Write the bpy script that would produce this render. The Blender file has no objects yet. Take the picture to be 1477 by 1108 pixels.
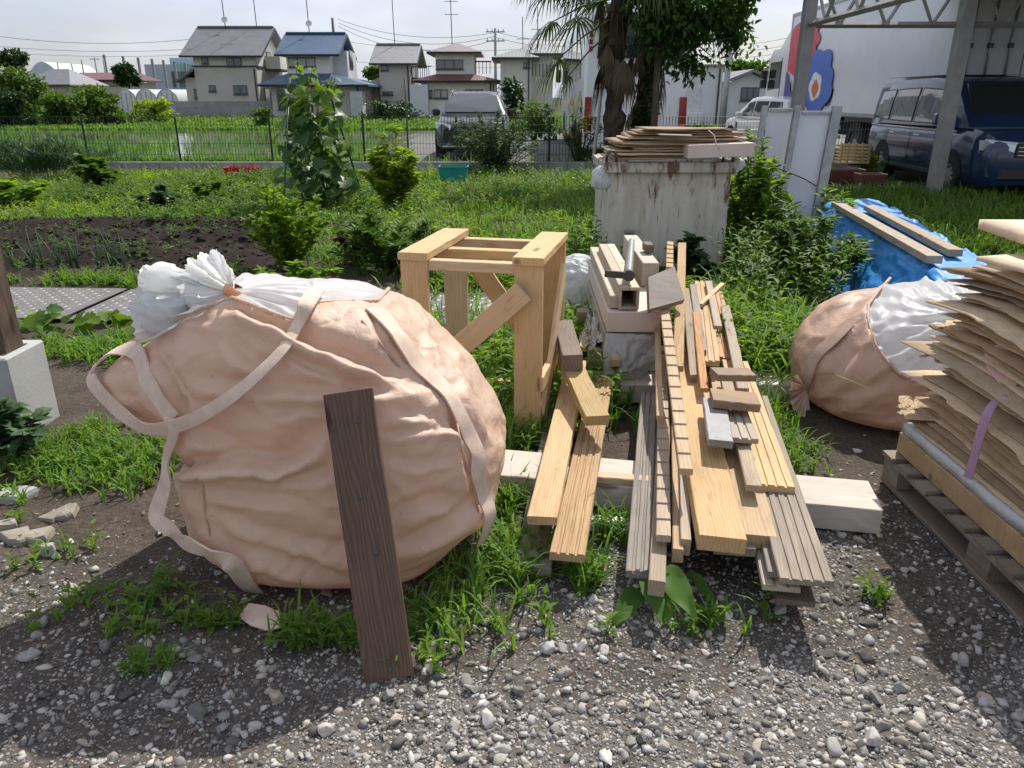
import bpy, bmesh, math, random, zlib, base64
import numpy as np
from mathutils import Vector, Matrix
R = math.radians
SC = bpy.context.scene
COL = SC.collection
random.seed(7)
RNG = np.random.default_rng(11)

# ---------------------------------------------------------------- camera
F = 1107.0; W0 = 1477.0; H0 = 1108.0; PITCH = R(20.5); CAMZ = 1.5
cam_d = bpy.data.cameras.new('camera'); cam = bpy.data.objects.new('camera', cam_d); COL.objects.link(cam)
cam.location = (0, 0, CAMZ); cam.rotation_euler = (R(90) - PITCH, 0, 0)
cam_d.sensor_width = 36; cam_d.lens = 36 * F / W0; cam_d.clip_start = 0.05; cam_d.clip_end = 3000
SC.camera = cam
# ---------------------------------------------------------------- sky and sun
SUN_DIR = Vector((0.42, 0.80, 1.06)).normalized()          # towards the sun: behind the yard, to the right
SUN_EL = math.asin(SUN_DIR.z); SUN_AZ = math.atan2(SUN_DIR.x, SUN_DIR.y)
world = bpy.data.worlds.new('World'); SC.world = world; world.use_nodes = True
wt = world.node_tree; wt.nodes.clear()
def wn(t, **k):
    n = wt.nodes.new(t)
    for a, b in k.items(): setattr(n, a, b)
    return n
wo = wn('ShaderNodeOutputWorld'); wb = wn('ShaderNodeBackground'); wb.inputs[1].default_value = 0.100
sky = wn('ShaderNodeTexSky', sky_type='NISHITA', sun_disc=False)
sky.sun_elevation = SUN_EL; sky.sun_rotation = SUN_AZ; sky.air_density = 1.0; sky.dust_density = 2.2; sky.ozone_density = 1.0
tc = wn('ShaderNodeTexCoord'); mp = wn('ShaderNodeMapping'); mp.inputs['Scale'].default_value = (1.0, 1.0, 3.0)
nz = wn('ShaderNodeTexNoise'); nz.inputs['Scale'].default_value = 1.9; nz.inputs['Detail'].default_value = 6; nz.inputs['Roughness'].default_value = 0.55
rp = wn('ShaderNodeValToRGB'); rp.color_ramp.elements[0].position = 0.36; rp.color_ramp.elements[1].position = 0.60
rp.color_ramp.elements[0].color = (0.38,)*3 + (1,); rp.color_ramp.elements[1].color = (0.97,)*3 + (1,)
nz2 = wn('ShaderNodeTexNoise'); nz2.inputs['Scale'].default_value = 4.0; nz2.inputs['Detail'].default_value = 5
rp2 = wn('ShaderNodeValToRGB'); rp2.color_ramp.elements[0].color = (5.6, 6.2, 7.6, 1); rp2.color_ramp.elements[1].color = (7.6, 8.0, 9.0, 1)
rp2.color_ramp.elements[0].position = .35; rp2.color_ramp.elements[1].position = .65
mx = wn('ShaderNodeMix', data_type='RGBA')
L = wt.links.new
L(tc.outputs['Generated'], mp.inputs[0]); L(mp.outputs[0], nz.inputs[0]); L(mp.outputs[0], nz2.inputs[0])
L(nz.outputs[0], rp.inputs[0]); L(nz2.outputs[0], rp2.inputs[0])
L(rp.outputs[0], mx.inputs[0]); L(sky.outputs[0], mx.inputs[6]); L(rp2.outputs[0], mx.inputs[7])
L(mx.outputs[2], wb.inputs[0]); L(wb.outputs[0], wo.inputs[0])
sun_d = bpy.data.lights.new('sun', 'SUN'); sun_d.energy = 5.0; sun_d.angle = R(0.6); sun_d.color = (1.0, 0.955, 0.88)
sun = bpy.data.objects.new('sun', sun_d); COL.objects.link(sun); sun.location = SUN_DIR * 60
sun.rotation_euler = SUN_DIR.to_track_quat('Z', 'Y').to_euler()
SC.view_settings.view_transform = 'Standard'; SC.view_settings.look = 'None'
SC.view_settings.exposure = 0.20; SC.view_settings.gamma = 1.0; SC.view_settings.use_curve_mapping = False
SC.cycles.max_bounces = 6; SC.cycles.transparent_max_bounces = 12; SC.cycles.use_denoising = True

# ---------------------------------------------------------------- pixel of the photograph -> point of the place
_c, _s = math.cos(PITCH), math.sin(PITCH)
def ray(px, py):
    u = (px - W0/2) / F; v = (H0/2 - py) / F
    return u, _c + v*_s, -_s + v*_c
def G(px, py, z=0.0):
    u, y, w = ray(px, py); t = (z - CAMZ) / w
    return Vector((u*t, y*t, z))
def P(px, py, Y):
    u, y, w = ray(px, py); t = Y / y
    return Vector((u*t, Y, CAMZ + w*t))

# ---------------------------------------------------------------- noise (numpy)
def _hash(ix, iy, iz, seed):
    h = (ix*374761393 + iy*668265263 + iz*2147483647 + seed*974634777) & 0xffffffff
    h = ((h ^ (h >> 13)) * 1274126177) & 0xffffffff
    h = ((h ^ (h >> 16)) * 2246822519) & 0xffffffff
    return ((h ^ (h >> 15)) & 0xffffff) / float(0xffffff)
def vnoise(x, y, z=0.0, seed=0):
    x, y, z = np.broadcast_arrays(np.asarray(x, float), np.asarray(y, float), np.asarray(z, float))
    ix = np.floor(x).astype(np.int64); iy = np.floor(y).astype(np.int64); iz = np.floor(z).astype(np.int64)
    fx, fy, fz = x-ix, y-iy, z-iz
    fx, fy, fz = [f*f*f*(f*(f*6-15)+10) for f in (fx, fy, fz)]
    def h(a, b, c): return _hash(ix+a, iy+b, iz+c, seed)
    l = lambda a, b, t: a + (b-a)*t
    return l(l(l(h(0,0,0), h(1,0,0), fx), l(h(0,1,0), h(1,1,0), fx), fy),
             l(l(h(0,0,1), h(1,0,1), fx), l(h(0,1,1), h(1,1,1), fx), fy), fz)*2-1
def fbm(x, y, z=0.0, seed=0, oct=4, gain=.5):
    a = 1.0; r = 0.0; t = 0.0
    for o in range(oct):
        r = r + a*vnoise(np.asarray(x)*2**o+o*17.3, np.asarray(y)*2**o-o*9.1, np.asarray(z)*2**o, seed+o); t += a; a *= gain
    return r/t
def sstep(a, b, x):
    t = np.clip((np.asarray(x, float)-a)/(b-a), 0, 1); return t*t*(3-2*t)

# ---------------------------------------------------------------- object helpers
def link(o, parent=None, label=None, cat=None, group=None, kind=None):
    COL.objects.link(o)
    if parent: o.parent = parent
    if label: o['label'] = label
    if cat: o['category'] = cat
    if group: o['group'] = group
    if kind: o['kind'] = kind
    return o
def thing(name, label, cat, loc=(0,0,0), rz=0, group=None):
    o = bpy.data.objects.new(name, None); o.empty_display_size = .1
    o.location = loc; o.rotation_euler = (0, 0, rz)
    return link(o, None, label, cat, group)
def mesh_np(name, V, faces, mat, smooth=False, rnd=None, col=None):
    """faces: list of int arrays, each (n,k)."""
    me = bpy.data.meshes.new(name)
    V = np.asarray(V, np.float32)
    me.vertices.add(len(V)); me.vertices.foreach_set('co', V.ravel())
    fl = [np.asarray(f, np.int32) for f in faces if len(f)]
    nl = sum(f.size for f in fl); nf = sum(len(f) for f in fl)
    me.loops.add(nl); me.polygons.add(nf)
    me.loops.foreach_set('vertex_index', np.concatenate([f.ravel() for f in fl]))
    st = []; k = 0
    for f in fl:
        st.append(k + np.arange(len(f))*f.shape[1]); k += f.size
    me.polygons.foreach_set('loop_start', np.concatenate(st).astype(np.int32))
    if smooth: me.polygons.foreach_set('use_smooth', np.ones(nf, bool))
    if rnd is not None:
        at = me.attributes.new('rnd', 'FLOAT', 'POINT'); at.data.foreach_set('value', np.asarray(rnd, np.float32))
    if col is not None:
        at = me.attributes.new('zone', 'FLOAT_COLOR', 'POINT'); at.data.foreach_set('color', np.asarray(col, np.float32).ravel())
    me.update(calc_edges=True); me.validate()
    if mat: me.materials.append(mat)
    return me
def obj(name, me, parent=None, label=None, cat=None, group=None, kind=None, loc=None, rot=None):
    o = bpy.data.objects.new(name, me)
    if loc is not None: o.location = loc
    if rot is not None: o.rotation_euler = rot
    return link(o, parent, label, cat, group, kind)
def copy_tree(o, parent=None):
    c = o.copy(); COL.objects.link(c); c.parent = parent
    for ch in [x for x in o.children]: copy_tree(ch, c)
    return c

class MB:
    """collects shapes; build() links them as one mesh object"""
    def __init__(s): s.v = []; s.f = []
    def add(s, vs, fs):
        k = len(s.v); s.v += [tuple(v) for v in vs]; s.f += [tuple(i+k for i in f) for f in fs]; return s
    def box(s, a, b, M=None, bev=0.0):
        x0,y0,z0 = a; x1,y1,z1 = b
        if bev <= 0:
            vs = [(x0,y0,z0),(x1,y0,z0),(x1,y1,z0),(x0,y1,z0),(x0,y0,z1),(x1,y0,z1),(x1,y1,z1),(x0,y1,z1)]
            fs = [(0,3,2,1),(4,5,6,7),(0,1,5,4),(1,2,6,5),(2,3,7,6),(3,0,4,7)]
        else:
            e = bev; vs = []; fs = []
            for (z, q) in ((z0, e), (z0+e, 0), (z1-e, 0), (z1, e)):
                p = [(x0+q+e*(q==0),y0+q),(x1-q-e*(q==0),y0+q),(x1-q,y0+q+e*(q==0)),(x1-q,y1-q-e*(q==0)),(x1-q-e*(q==0),y1-q),(x0+q+e*(q==0),y1-q),(x0+q,y1-q-e*(q==0)),(x0+q,y0+q+e*(q==0))]
                vs += [(a_,b_,z) for a_,b_ in p]
            for k in range(3):
                for i in range(8):
                    j = (i+1) % 8; fs.append((k*8+i, k*8+j, k*8+8+j, k*8+8+i))
            fs.append(tuple(range(7,-1,-1))); fs.append(tuple(range(24,32)))
        if M is not None: vs = [M @ Vector(v) for v in vs]
        return s.add(vs, fs)
    def tube(s, pts, r, n=8, cap=True, flat=None):
        pts = [Vector(p) for p in pts]; m = len(pts)
        rs = r if isinstance(r, (list, tuple)) else [r]*m
        ring = []; up = None
        for i, p in enumerate(pts):
            t = (pts[min(i+1,m-1)] - pts[max(i-1,0)]).normalized()
            if up is None:
                up = Vector((0,0,1)) if abs(t.z) < .9 else Vector((1,0,0))
            a = t.cross(up); a = a.normalized() if a.length > 1e-6 else t.orthogonal().normalized()
            b = a.cross(t).normalized(); up = b
            ring.append([p + (a*math.cos(2*math.pi*k/n) + b*math.sin(2*math.pi*k/n)*(flat or 1))*rs[i] for k in range(n)])
        vs = [q for rg in ring for q in rg]
        fs = [(i*n+k, i*n+(k+1)%n, (i+1)*n+(k+1)%n, (i+1)*n+k) for i in range(m-1) for k in range(n)]
        if cap: fs += [tuple(range(n-1,-1,-1)), tuple(range((m-1)*n, m*n))]
        return s.add(vs, fs)
    def prism(s, poly, d0, d1, fn):
        """poly 2-D points extruded from d0 to d1; fn(a,b,d)->xyz"""
        n = len(poly); vs = [fn(a,b,d0) for a,b in poly] + [fn(a,b,d1) for a,b in poly]
        fs = [tuple(range(n-1,-1,-1)), tuple(range(n,2*n))] + [(i,(i+1)%n,n+(i+1)%n,n+i) for i in range(n)]
        return s.add(vs, fs)
    def lathe(s, prof, n=24, M=None):
        """prof: (r, z) pairs about z"""
        vs = [(r*math.cos(2*math.pi*k/n), r*math.sin(2*math.pi*k/n), z) for r, z in prof for k in range(n)]
        fs = [(i*n+k, i*n+(k+1)%n, (i+1)*n+(k+1)%n, (i+1)*n+k) for i in range(len(prof)-1) for k in range(n)]
        if M is not None: vs = [M @ Vector(v) for v in vs]
        return s.add(vs, fs)
    def loft(s, rings, closed=True, caps=True):
        n = len(rings[0]); vs = [p for r in rings for p in r]
        kk = n if closed else n-1
        fs = [(i*n+k, i*n+(k+1)%n, (i+1)*n+(k+1)%n, (i+1)*n+k) for i in range(len(rings)-1) for k in range(kk)]
        if caps: fs += [tuple(range(n-1,-1,-1)), tuple(range((len(rings)-1)*n, len(rings)*n))]
        return s.add(vs, fs)
    def mesh(s, name, mat, smooth=False, angle=None):
        me = bpy.data.meshes.new(name); me.from_pydata(s.v, [], s.f)
        bm = bmesh.new(); bm.from_mesh(me); bmesh.ops.recalc_face_normals(bm, faces=bm.faces)
        if angle is not None:
            for e in bm.edges:
                e.smooth = not (len(e.link_faces) == 2 and e.calc_face_angle(0) > R(angle))
            for f in bm.faces: f.smooth = True
        bm.to_mesh(me); bm.free()
        if smooth: me.polygons.foreach_set('use_smooth', [True]*len(me.polygons))
        if mat: me.materials.append(mat)
        return me
    def build(s, name, mat, parent=None, smooth=False, angle=None, **k):
        return obj(name, s.mesh(name, mat, smooth, angle), parent, **k)

# ---------------------------------------------------------------- materials
def lin(r, g, b):
    f = lambda c: (c/255/12.92) if c/255 <= .04045 else ((c/255+.055)/1.055)**2.4
    return (f(r), f(g), f(b))
class NT:
    def __init__(s, name):
        s.m = bpy.data.materials.new(name); s.m.use_nodes = True; s.t = s.m.node_tree; s.t.nodes.clear()
        s.out = s.n('ShaderNodeOutputMaterial'); s.b = s.n('ShaderNodeBsdfPrincipled'); s.l(s.b.outputs[0], s.out.inputs[0])
    def n(s, t, ins=None, **k):
        nd = s.t.nodes.new(t)
        for a, b in k.items(): setattr(nd, a, b)
        for a, b in (ins or {}).items():
            if hasattr(b, 'is_output'): s.l(b, nd.inputs[a])
            else: nd.inputs[a].default_value = b
        return nd
    def l(s, a, b): s.t.links.new(a, b)
    def coord(s, scale=(1,1,1), kind='Object', randomise=False):
        tc = s.n('ShaderNodeTexCoord'); o = tc.outputs[kind]
        if randomise:
            oi = s.n('ShaderNodeObjectInfo'); m = s.n('ShaderNodeMath', {0: oi.outputs['Random'], 1: 37.0}, operation='MULTIPLY')
            v = s.n('ShaderNodeVectorMath', {0: o, 1: m.outputs[0]}, operation='ADD'); o = v.outputs[0]
        mp = s.n('ShaderNodeMapping', {'Vector': o, 'Scale': scale}); return mp.outputs[0]
    def noise(s, vec, scale, detail=4, rough=.55, dist=0.0):
        return s.n('ShaderNodeTexNoise', {'Vector': vec, 'Scale': scale, 'Detail': detail, 'Roughness': rough, 'Distortion': dist}).outputs[0]
    def ramp(s, fac, *stops):
        r = s.n('ShaderNodeValToRGB'); el = r.color_ramp.elements
        while len(el) < len(stops): el.new(.5)
        for e, (p, c) in zip(el, stops):
            e.position = p; e.color = (c if isinstance(c, (tuple, list)) else (c,)*3)[:3] + (1,) if not isinstance(c, (int, float)) else (c, c, c, 1)
        s.l(fac, r.inputs[0]); return r.outputs[0]
    def mix(s, fac, a, b, blend='MIX'):
        m = s.n('ShaderNodeMix', data_type='RGBA', blend_type=blend)
        for i, x in ((0, fac), (6, a), (7, b)):
            if hasattr(x, 'is_output'): s.l(x, m.inputs[i])
            else: m.inputs[i].default_value = x if i == 0 else tuple(x[:3]) + (1,)
        return m.outputs[2]
    def math(s, op, a, b=0.0):
        m = s.n('ShaderNodeMath', operation=op)
        for i, x in ((0, a), (1, b)):
            if hasattr(x, 'is_output'): s.l(x, m.inputs[i])
            else: m.inputs[i].default_value = x
        return m.outputs[0]
    def bump(s, h, strength=.3, dist=.01, nrm=None):
        b = s.n('ShaderNodeBump', {'Height': h, 'Strength': strength, 'Distance': dist})
        if nrm: s.l(nrm, b.inputs['Normal'])
        return b.outputs[0]
    def set(s, **k):
        for a, x in k.items():
            i = s.b.inputs[{'color':'Base Color','rough':'Roughness','metal':'Metallic','spec':'Specular IOR Level','nrm':'Normal','coat':'Coat Weight','alpha':'Alpha','trans':'Transmission Weight','sheen':'Sheen Weight','sss':'Subsurface Weight'}[a]]
            if hasattr(x, 'is_output'): s.l(x, i)
            else: i.default_value = (tuple(x)+(1,))[:4] if isinstance(x, (tuple, list)) else x
        return s
    def translucent(s, col, fac):
        tr = s.n('ShaderNodeBsdfTranslucent'); 
        if hasattr(col, 'is_output'): s.l(col, tr.inputs[0])
        else: tr.inputs[0].default_value = tuple(col[:3]) + (1,)
        mx = s.n('ShaderNodeMixShader', {0: fac, 1: s.b.outputs[0], 2: tr.outputs[0]}); s.l(mx.outputs[0], s.out.inputs[0]); return s
    def clear(s, fac):
        """see-through share on top of whatever is wired"""
        src = s.out.inputs[0].links[0].from_socket; tp = s.n('ShaderNodeBsdfTransparent')
        mx = s.n('ShaderNodeMixShader', {1: src, 2: tp.outputs[0]})
        if hasattr(fac, 'is_output'): s.l(fac, mx.inputs[0])
        else: mx.inputs[0].default_value = fac
        s.l(mx.outputs[0], s.out.inputs[0]); return s
_mc = {}
def M(name, c1, c2=None, scale=6, rough=.6, bump=.15, bscale=None, metal=0.0, spec=.4, stretch=(1,1,1), rand=.0, dirt=None, dscale=2.5, dlo=.5, dhi=.75, coat=0.0, bdist=.004):
    if name in _mc: return _mc[name]
    t = NT(name); v = t.coord(stretch, randomise=True)
    c2 = c2 or tuple(x*.75 for x in c1)
    col = t.mix(t.ramp(t.noise(v, scale), (.3, 0.0), (.7, 1.0)), c1, c2)
    if dirt: col = t.mix(t.ramp(t.noise(v, dscale, 8, .65), (dlo, 0.0), (dhi, 1.0)), col, dirt)
    if rand:
        oi = t.n('ShaderNodeObjectInfo'); k = t.n('ShaderNodeMapRange', {0: oi.outputs['Random'], 3: 1-rand, 4: 1+rand*.6})
        hs = t.n('ShaderNodeHueSaturation', {'Color': col, 'Value': k.outputs[0]}); col = hs.outputs[0]
    t.set(color=col, rough=rough, metal=metal, spec=spec, coat=coat)
    if bump: t.set(nrm=t.bump(t.noise(v, bscale or scale*8, 5), bump, bdist))
    _mc[name] = t.m; return t.m
def wood(name, light, dark, grain=1.0, grey=0.0, rough=.72, rand=.20, knots=True):
    """long axis = local x"""
    if name in _mc: return _mc[name]
    t = NT(name); v = t.coord((1.2, 16, 16), randomise=True); v2 = t.coord((1,1,1), randomise=True)
    warp = t.noise(t.coord((1.0, 5, 5), randomise=True), 1.6, 2)
    wv = t.n('ShaderNodeTexWave', {'Vector': t.n('ShaderNodeVectorMath', {0: t.coord((.5, 24, 24), randomise=True), 1: t.n('ShaderNodeVectorMath', {0: warp, 1: (2.6,2.6,2.6)}, operation='MULTIPLY').outputs[0]}, operation='ADD').outputs[0], 'Scale': 1.1, 'Distortion': 2.2, 'Detail': 3, 'Detail Scale': 1.2}, wave_type='BANDS', bands_direction='Y').outputs['Fac']
    fine = t.noise(t.coord((6, 130, 130), randomise=True), 1.0, 4, .6)
    f = t.math('ADD', t.math('MULTIPLY', wv, .34*grain), t.math('MULTIPLY', fine, .5))
    col = t.mix(t.ramp(f, (.15, 0.0), (.80, 1.0)), light, dark)
    stain = t.ramp(t.noise(t.coord((3, 12, 12), randomise=True), 2.5, 8, .7), (.54, 0.0), (.74, .55))
    col = t.mix(stain, col, (dark[0]*.45, dark[1]*.42, dark[2]*.42))
    blotch = t.ramp(t.noise(t.coord((1.5, 4, 4), randomise=True), 2.2, 5, .6), (.35, 0.0), (.75, 1.0))
    col = t.mix(t.math('MULTIPLY', blotch, .35), col, tuple(x*.62 for x in dark))
    if knots:
        vo = t.n('ShaderNodeTexVoronoi', {'Vector': t.coord((2.2, 7, 7), randomise=True), 'Scale': 1.0, 'Randomness': 1.0}).outputs['Distance']
        col = t.mix(t.ramp(vo, (.0, .85), (.075, .75), (.13, 0.0)), col, (dark[0]*.38, dark[1]*.3, dark[2]*.25))
    if grey:
        g = t.ramp(t.noise(t.coord((2, 9, 9), randomise=True), 2.0, 6, .65), (.3, 0.0), (.7, 1.0))
        col = t.mix(t.math('MULTIPLY', g, grey), col, (.19, .17, .15))
    oi = t.n('ShaderNodeObjectInfo'); k = t.n('ShaderNodeMapRange', {0: oi.outputs['Random'], 3: 1-rand, 4: 1+rand})
    k2 = t.n('ShaderNodeMapRange', {0: t.math('FRACT', t.math('MULTIPLY', oi.outputs['Random'], 7.3)), 3: .80, 4: 1.10})
    col = t.n('ShaderNodeHueSaturation', {'Color': col, 'Value': k.outputs[0], 'Saturation': k2.outputs[0]}).outputs[0]
    t.set(color=col, rough=rough, spec=.25, nrm=t.bump(f, .35, .0015))
    _mc[name] = t.m; return t.m
def leafmat(name, a, b, trans=.35, rough=.58, spec=.22, tip=None):
    if name in _mc: return _mc[name]
    t = NT(name); at = t.n('ShaderNodeAttribute', attribute_name='rnd').outputs['Fac']
    oi = t.n('ShaderNodeObjectInfo').outputs['Random']
    f = t.math('FRACT', t.math('ADD', at, t.math('MULTIPLY', oi, .15)))
    if tip: col = t.ramp(f, (0.0, a), (.55, b), (.9, b), (1.0, tip))
    else: col = t.ramp(f, (0.0, a), (1.0, b))
    nz = t.noise(t.coord(), 3.0, 3)
    col = t.mix(t.ramp(nz, (.3, 0.0), (.7, .35)), col, tuple(x*.55 for x in a))
    t.set(color=col, rough=rough, spec=spec)
    tcol = t.n('ShaderNodeHueSaturation', {'Color': col, 'Saturation': 1.15, 'Value': 1.5, 'Hue': .488}).outputs[0]
    t.translucent(tcol, trans); _mc[name] = t.m; return t.m
def glass(name, tint=(.03,.04,.045), rough=.06):
    if name in _mc: return _mc[name]
    t = NT(name); t.set(color=tint, rough=rough, spec=.9, coat=.6); _mc[name] = t.m; return t.m
def flat(name, c, rough=.5, metal=0.0, spec=.5, coat=0.0):
    if name in _mc: return _mc[name]
    t = NT(name); v = t.coord(randomise=True)
    col = t.mix(t.ramp(t.noise(v, 5, 5), (.35, 0.0), (.8, .5)), c, tuple(x*.8 for x in c))
    t.set(color=col, rough=rough, metal=metal, spec=spec, coat=coat); _mc[name] = t.m; return t.m
# ================================================================ the ground
def inband(x, a, b, w): return sstep(a-w, a+w, x) * (1 - sstep(b-w, b+w, x))
def bed(x, y):      # dug vegetable bed
    n = fbm(np.asarray(x)*.9, np.asarray(y)*.9, 3)*.5
    return inband(x, -7.5, -2.15, .35) * inband(y+n*.8, 6.55, 9.9, .35)
def gh(x, y):
    x = np.asarray(x, float); y = np.asarray(y, float)
    near = 1 - sstep(16.2, 17, y)
    h = near*(.018*fbm(x*1.1, y*1.1, 0, 1) + .008*fbm(x*7, y*7, 0, 2))
    b = bed(x, y)
    h = h + b*(.055*np.sin((y + .12*np.sin(x*1.7))*2*math.pi/1.05) + .05*fbm(x*5, y*5, 0, 5, 5) + .035*np.abs(fbm(x*13, y*13, 0, 6)) + .03)
    h = h - .02*inband(y, 4.85, 6.15, .15)*inband(x, -4.4, -.2, .2)
    return h
def gz(x, y): return float(gh(np.array([x]), np.array([y]))[0])
def lawn(x, y):
    n = fbm(np.asarray(x)*.7, np.asarray(y)*.7, 0, 8)*.8
    m = sstep(6.0, 6.9, y + n*.6 + .25*np.asarray(x))*(1 - sstep(16.3, 16.7, y))
    m = np.maximum(m, inband(x, -.75, .9, .3)*sstep(3.35, 3.7, y+n*.3)*(1-sstep(16, 16.5, y)))
    m = np.maximum(m, inband(x+n*.3, .95, 2.6, .2)*sstep(3.6, 4.2, y)*(1-sstep(16, 16.5, y)))
    return m*(1-bed(x, y))
def gravel_d(x, y):
    n = fbm(np.asarray(x)*1.7, np.asarray(y)*1.7, 0, 21, 4)
    front = 1 - sstep(1.85, 2.75, y + .35*n)
    mid = sstep(-.75, -.25, x + .25*n)
    right = sstep(.7, 1.0, x)*(1 - sstep(2.5, 3.3, y+.3*n))
    d = front*(.42 + .58*mid) + .30*right
    worn = sstep(.10, .42, fbm(np.asarray(x)*1.1+5, np.asarray(y)*1.5, 0, 33, 4))     # trodden soil showing through
    soil_r = inband(np.asarray(x)-.25*(np.asarray(y)-1.8), 1.02, 1.45, .15)
    d = d*(1-.6*worn)*(1-.55*soil_r*sstep(1.45, 1.7, y))
    return np.clip(d, 0, 1)
def build_ground():
    xs = np.concatenate([-np.geomspace(900, 7.2, 26), np.arange(-7, -2.6, .09), np.arange(-2.6, 2.6, .045), np.arange(2.6, 7, .11), np.geomspace(7.2, 900, 26)])
    ys = np.concatenate([-np.geomspace(200, .9, 10), np.arange(-.8, .9, .2), np.arange(.9, 3.6, .045), np.arange(3.6, 10.4, .07), np.arange(10.4, 17.2, .16), np.geomspace(17.4, 1500, 34)])
    X, Y = np.meshgrid(xs, ys); Z = gh(X, Y)
    V = np.stack([X, Y, Z], -1).reshape(-1, 3); nx, ny = len(xs), len(ys)
    i = (np.arange(ny-1)[:, None]*nx + np.arange(nx-1)[None]).ravel()
    faces = np.stack([i, i+1, i+nx+1, i+nx], -1)
    x, y = V[:, 0], V[:, 1]
    soil = np.array([.074, .058, .045]); grit = np.array([.20, .185, .165]); dug = np.array([.024, .0175, .0135]); turf = np.array([.045, .055, .02]); park = np.array([.17, .168, .165])
    col = np.tile(soil, (len(V), 1))
    def over(m, c):
        nonlocal col
        col = col*(1-m[:, None]) + c*m[:, None]
    over(gravel_d(x, y)*.6, grit); over(lawn(x, y)*.9, turf); over(bed(x, y), dug)
    far = sstep(16.9, 17.1, y)
    over(far, turf*1.15); over(far*sstep(-2.4, -2.2, x + .12*(y-17))*(1-sstep(33, 36, y)), park)
    over(inband(x, 4.5, 14, .6)*inband(y, 3.0, 12.8, .8)*sstep(.55, .75, .7+.5*fbm(x*1.2, y*1.2, 0, 41))*.0, soil)
    over(sstep(4.6, 5.2, x - .0*y)*inband(y, 3.5, 11.4, .8)*.9, soil*.8)
    t = NT('ground_surface'); za = t.n('ShaderNodeAttribute', attribute_name='zone'); z = za.outputs['Color']; v = t.coord()
    sp = t.noise(v, 55, 7, .7); big = t.noise(v, 4.5, 6, .6); pb = t.n('ShaderNodeTexVoronoi', {'Vector': v, 'Scale': 105.0}); pebble = pb.outputs['Color']; pdist = pb.outputs['Distance']
    m = t.n('ShaderNodeMix', data_type='RGBA', blend_type='MULTIPLY'); m.inputs[0].default_value = 1
    t.l(z, m.inputs[6]); t.l(t.ramp(sp, (.28, .5), (.72, 1.5)), m.inputs[7])
    m2 = t.n('ShaderNodeMix', data_type='RGBA', blend_type='MULTIPLY'); m2.inputs[0].default_value = 1
    t.l(m.outputs[2], m2.inputs[6]); t.l(t.ramp(big, (.3, .65), (.7, 1.25)), m2.inputs[7])
    pv = t.n('ShaderNodeSeparateColor', {0: pebble}).outputs[0]
    pm = t.math('MULTIPLY', t.math('MULTIPLY', t.ramp(pv, (.42, 0.0), (.48, 1.0)), t.ramp(pdist, (.38, 1.0), (.52, 0.0))), za.outputs['Alpha'])
    c = t.mix(t.math('MULTIPLY', pm, .85), m2.outputs[2], t.ramp(pv, (.45, (.15,.14,.13)), (.75, (.32,.305,.285)), (1.0, (.50,.48,.45))))
    nr = t.bump(sp, .7, .012); nr = t.bump(t.noise(v, 240, 3), .5, .003, nr); nr = t.bump(t.math('MULTIPLY', pm, t.math('SUBTRACT', 1.0, pdist)), .8, .006, nr)
    t.set(color=c, rough=.95, spec=.15, nrm=nr)
    obj('ground', mesh_np('ground', V, [faces], t.m, True, col=np.concatenate([col, (np.clip(gravel_d(x, y)*1.3+.12, 0, 1)*(1-far)*(1-bed(x, y)))[:, None]], 1)), kind='structure')
build_ground()

# ---------------------------------------------------------------- stones
def ico(sub):
    bm = bmesh.new(); bmesh.ops.create_icosphere(bm, subdivisions=sub, radius=1.0)
    V = np.array([v.co[:] for v in bm.verts]); Fc = np.array([[v.index for v in f.verts] for f in bm.faces]); bm.free(); return V, Fc
def rotmats(n, rng, tilt=None):
    q = rng.normal(size=(n, 4)); q /= np.linalg.norm(q, axis=1)[:, None]
    w, x, y, z = q.T
    return np.stack([1-2*(y*y+z*z), 2*(x*y-z*w), 2*(x*z+y*w), 2*(x*y+z*w), 1-2*(x*x+z*z), 2*(y*z-x*w), 2*(x*z-y*w), 2*(y*z+x*w), 1-2*(x*x+y*y)], -1).reshape(n, 3, 3)
def rotz(a):
    c, s = np.cos(a), np.sin(a); o = np.zeros_like(a); i = np.ones_like(a)
    return np.stack([c, -s, o, s, c, o, o, o, i], -1).reshape(-1, 3, 3)
def stones(name, pos, size, sub, mat, rng, **k):
    n = len(pos); B, Fc = ico(sub); nb = len(B)
    V = np.repeat(B[None], n, 0)
    V = V*(1 + rng.normal(0, .10 if sub > 1 else .16, (n, nb, 1)))
    for _ in range(5):                                   # broken faces: cut the ball with planes
        d = rng.normal(size=(n, 1, 3)); d /= np.linalg.norm(d, axis=2, keepdims=True); cut = rng.uniform(.22, .72, (n, 1))
        dd = (V*d).sum(2) - cut; V = V - np.maximum(dd, 0)[:, :, None]*d
    V = V*rng.uniform(.7, 1.6, (n, 1, 3))*np.array([1, 1, .72])
    V = np.einsum('nij,nkj->nki', rotz(rng.uniform(0, 6.28, n)), V)*size[:, None, None]
    V = V + pos[:, None, :]
    Fa = (Fc[None] + (np.arange(n)*nb)[:, None, None]).reshape(-1, 3)
    rnd = np.repeat(rng.random(n), nb)
    return obj(name, mesh_np(name, V.reshape(-1, 3), [Fa], mat, sub > 2, rnd=rnd), **k)
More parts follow.
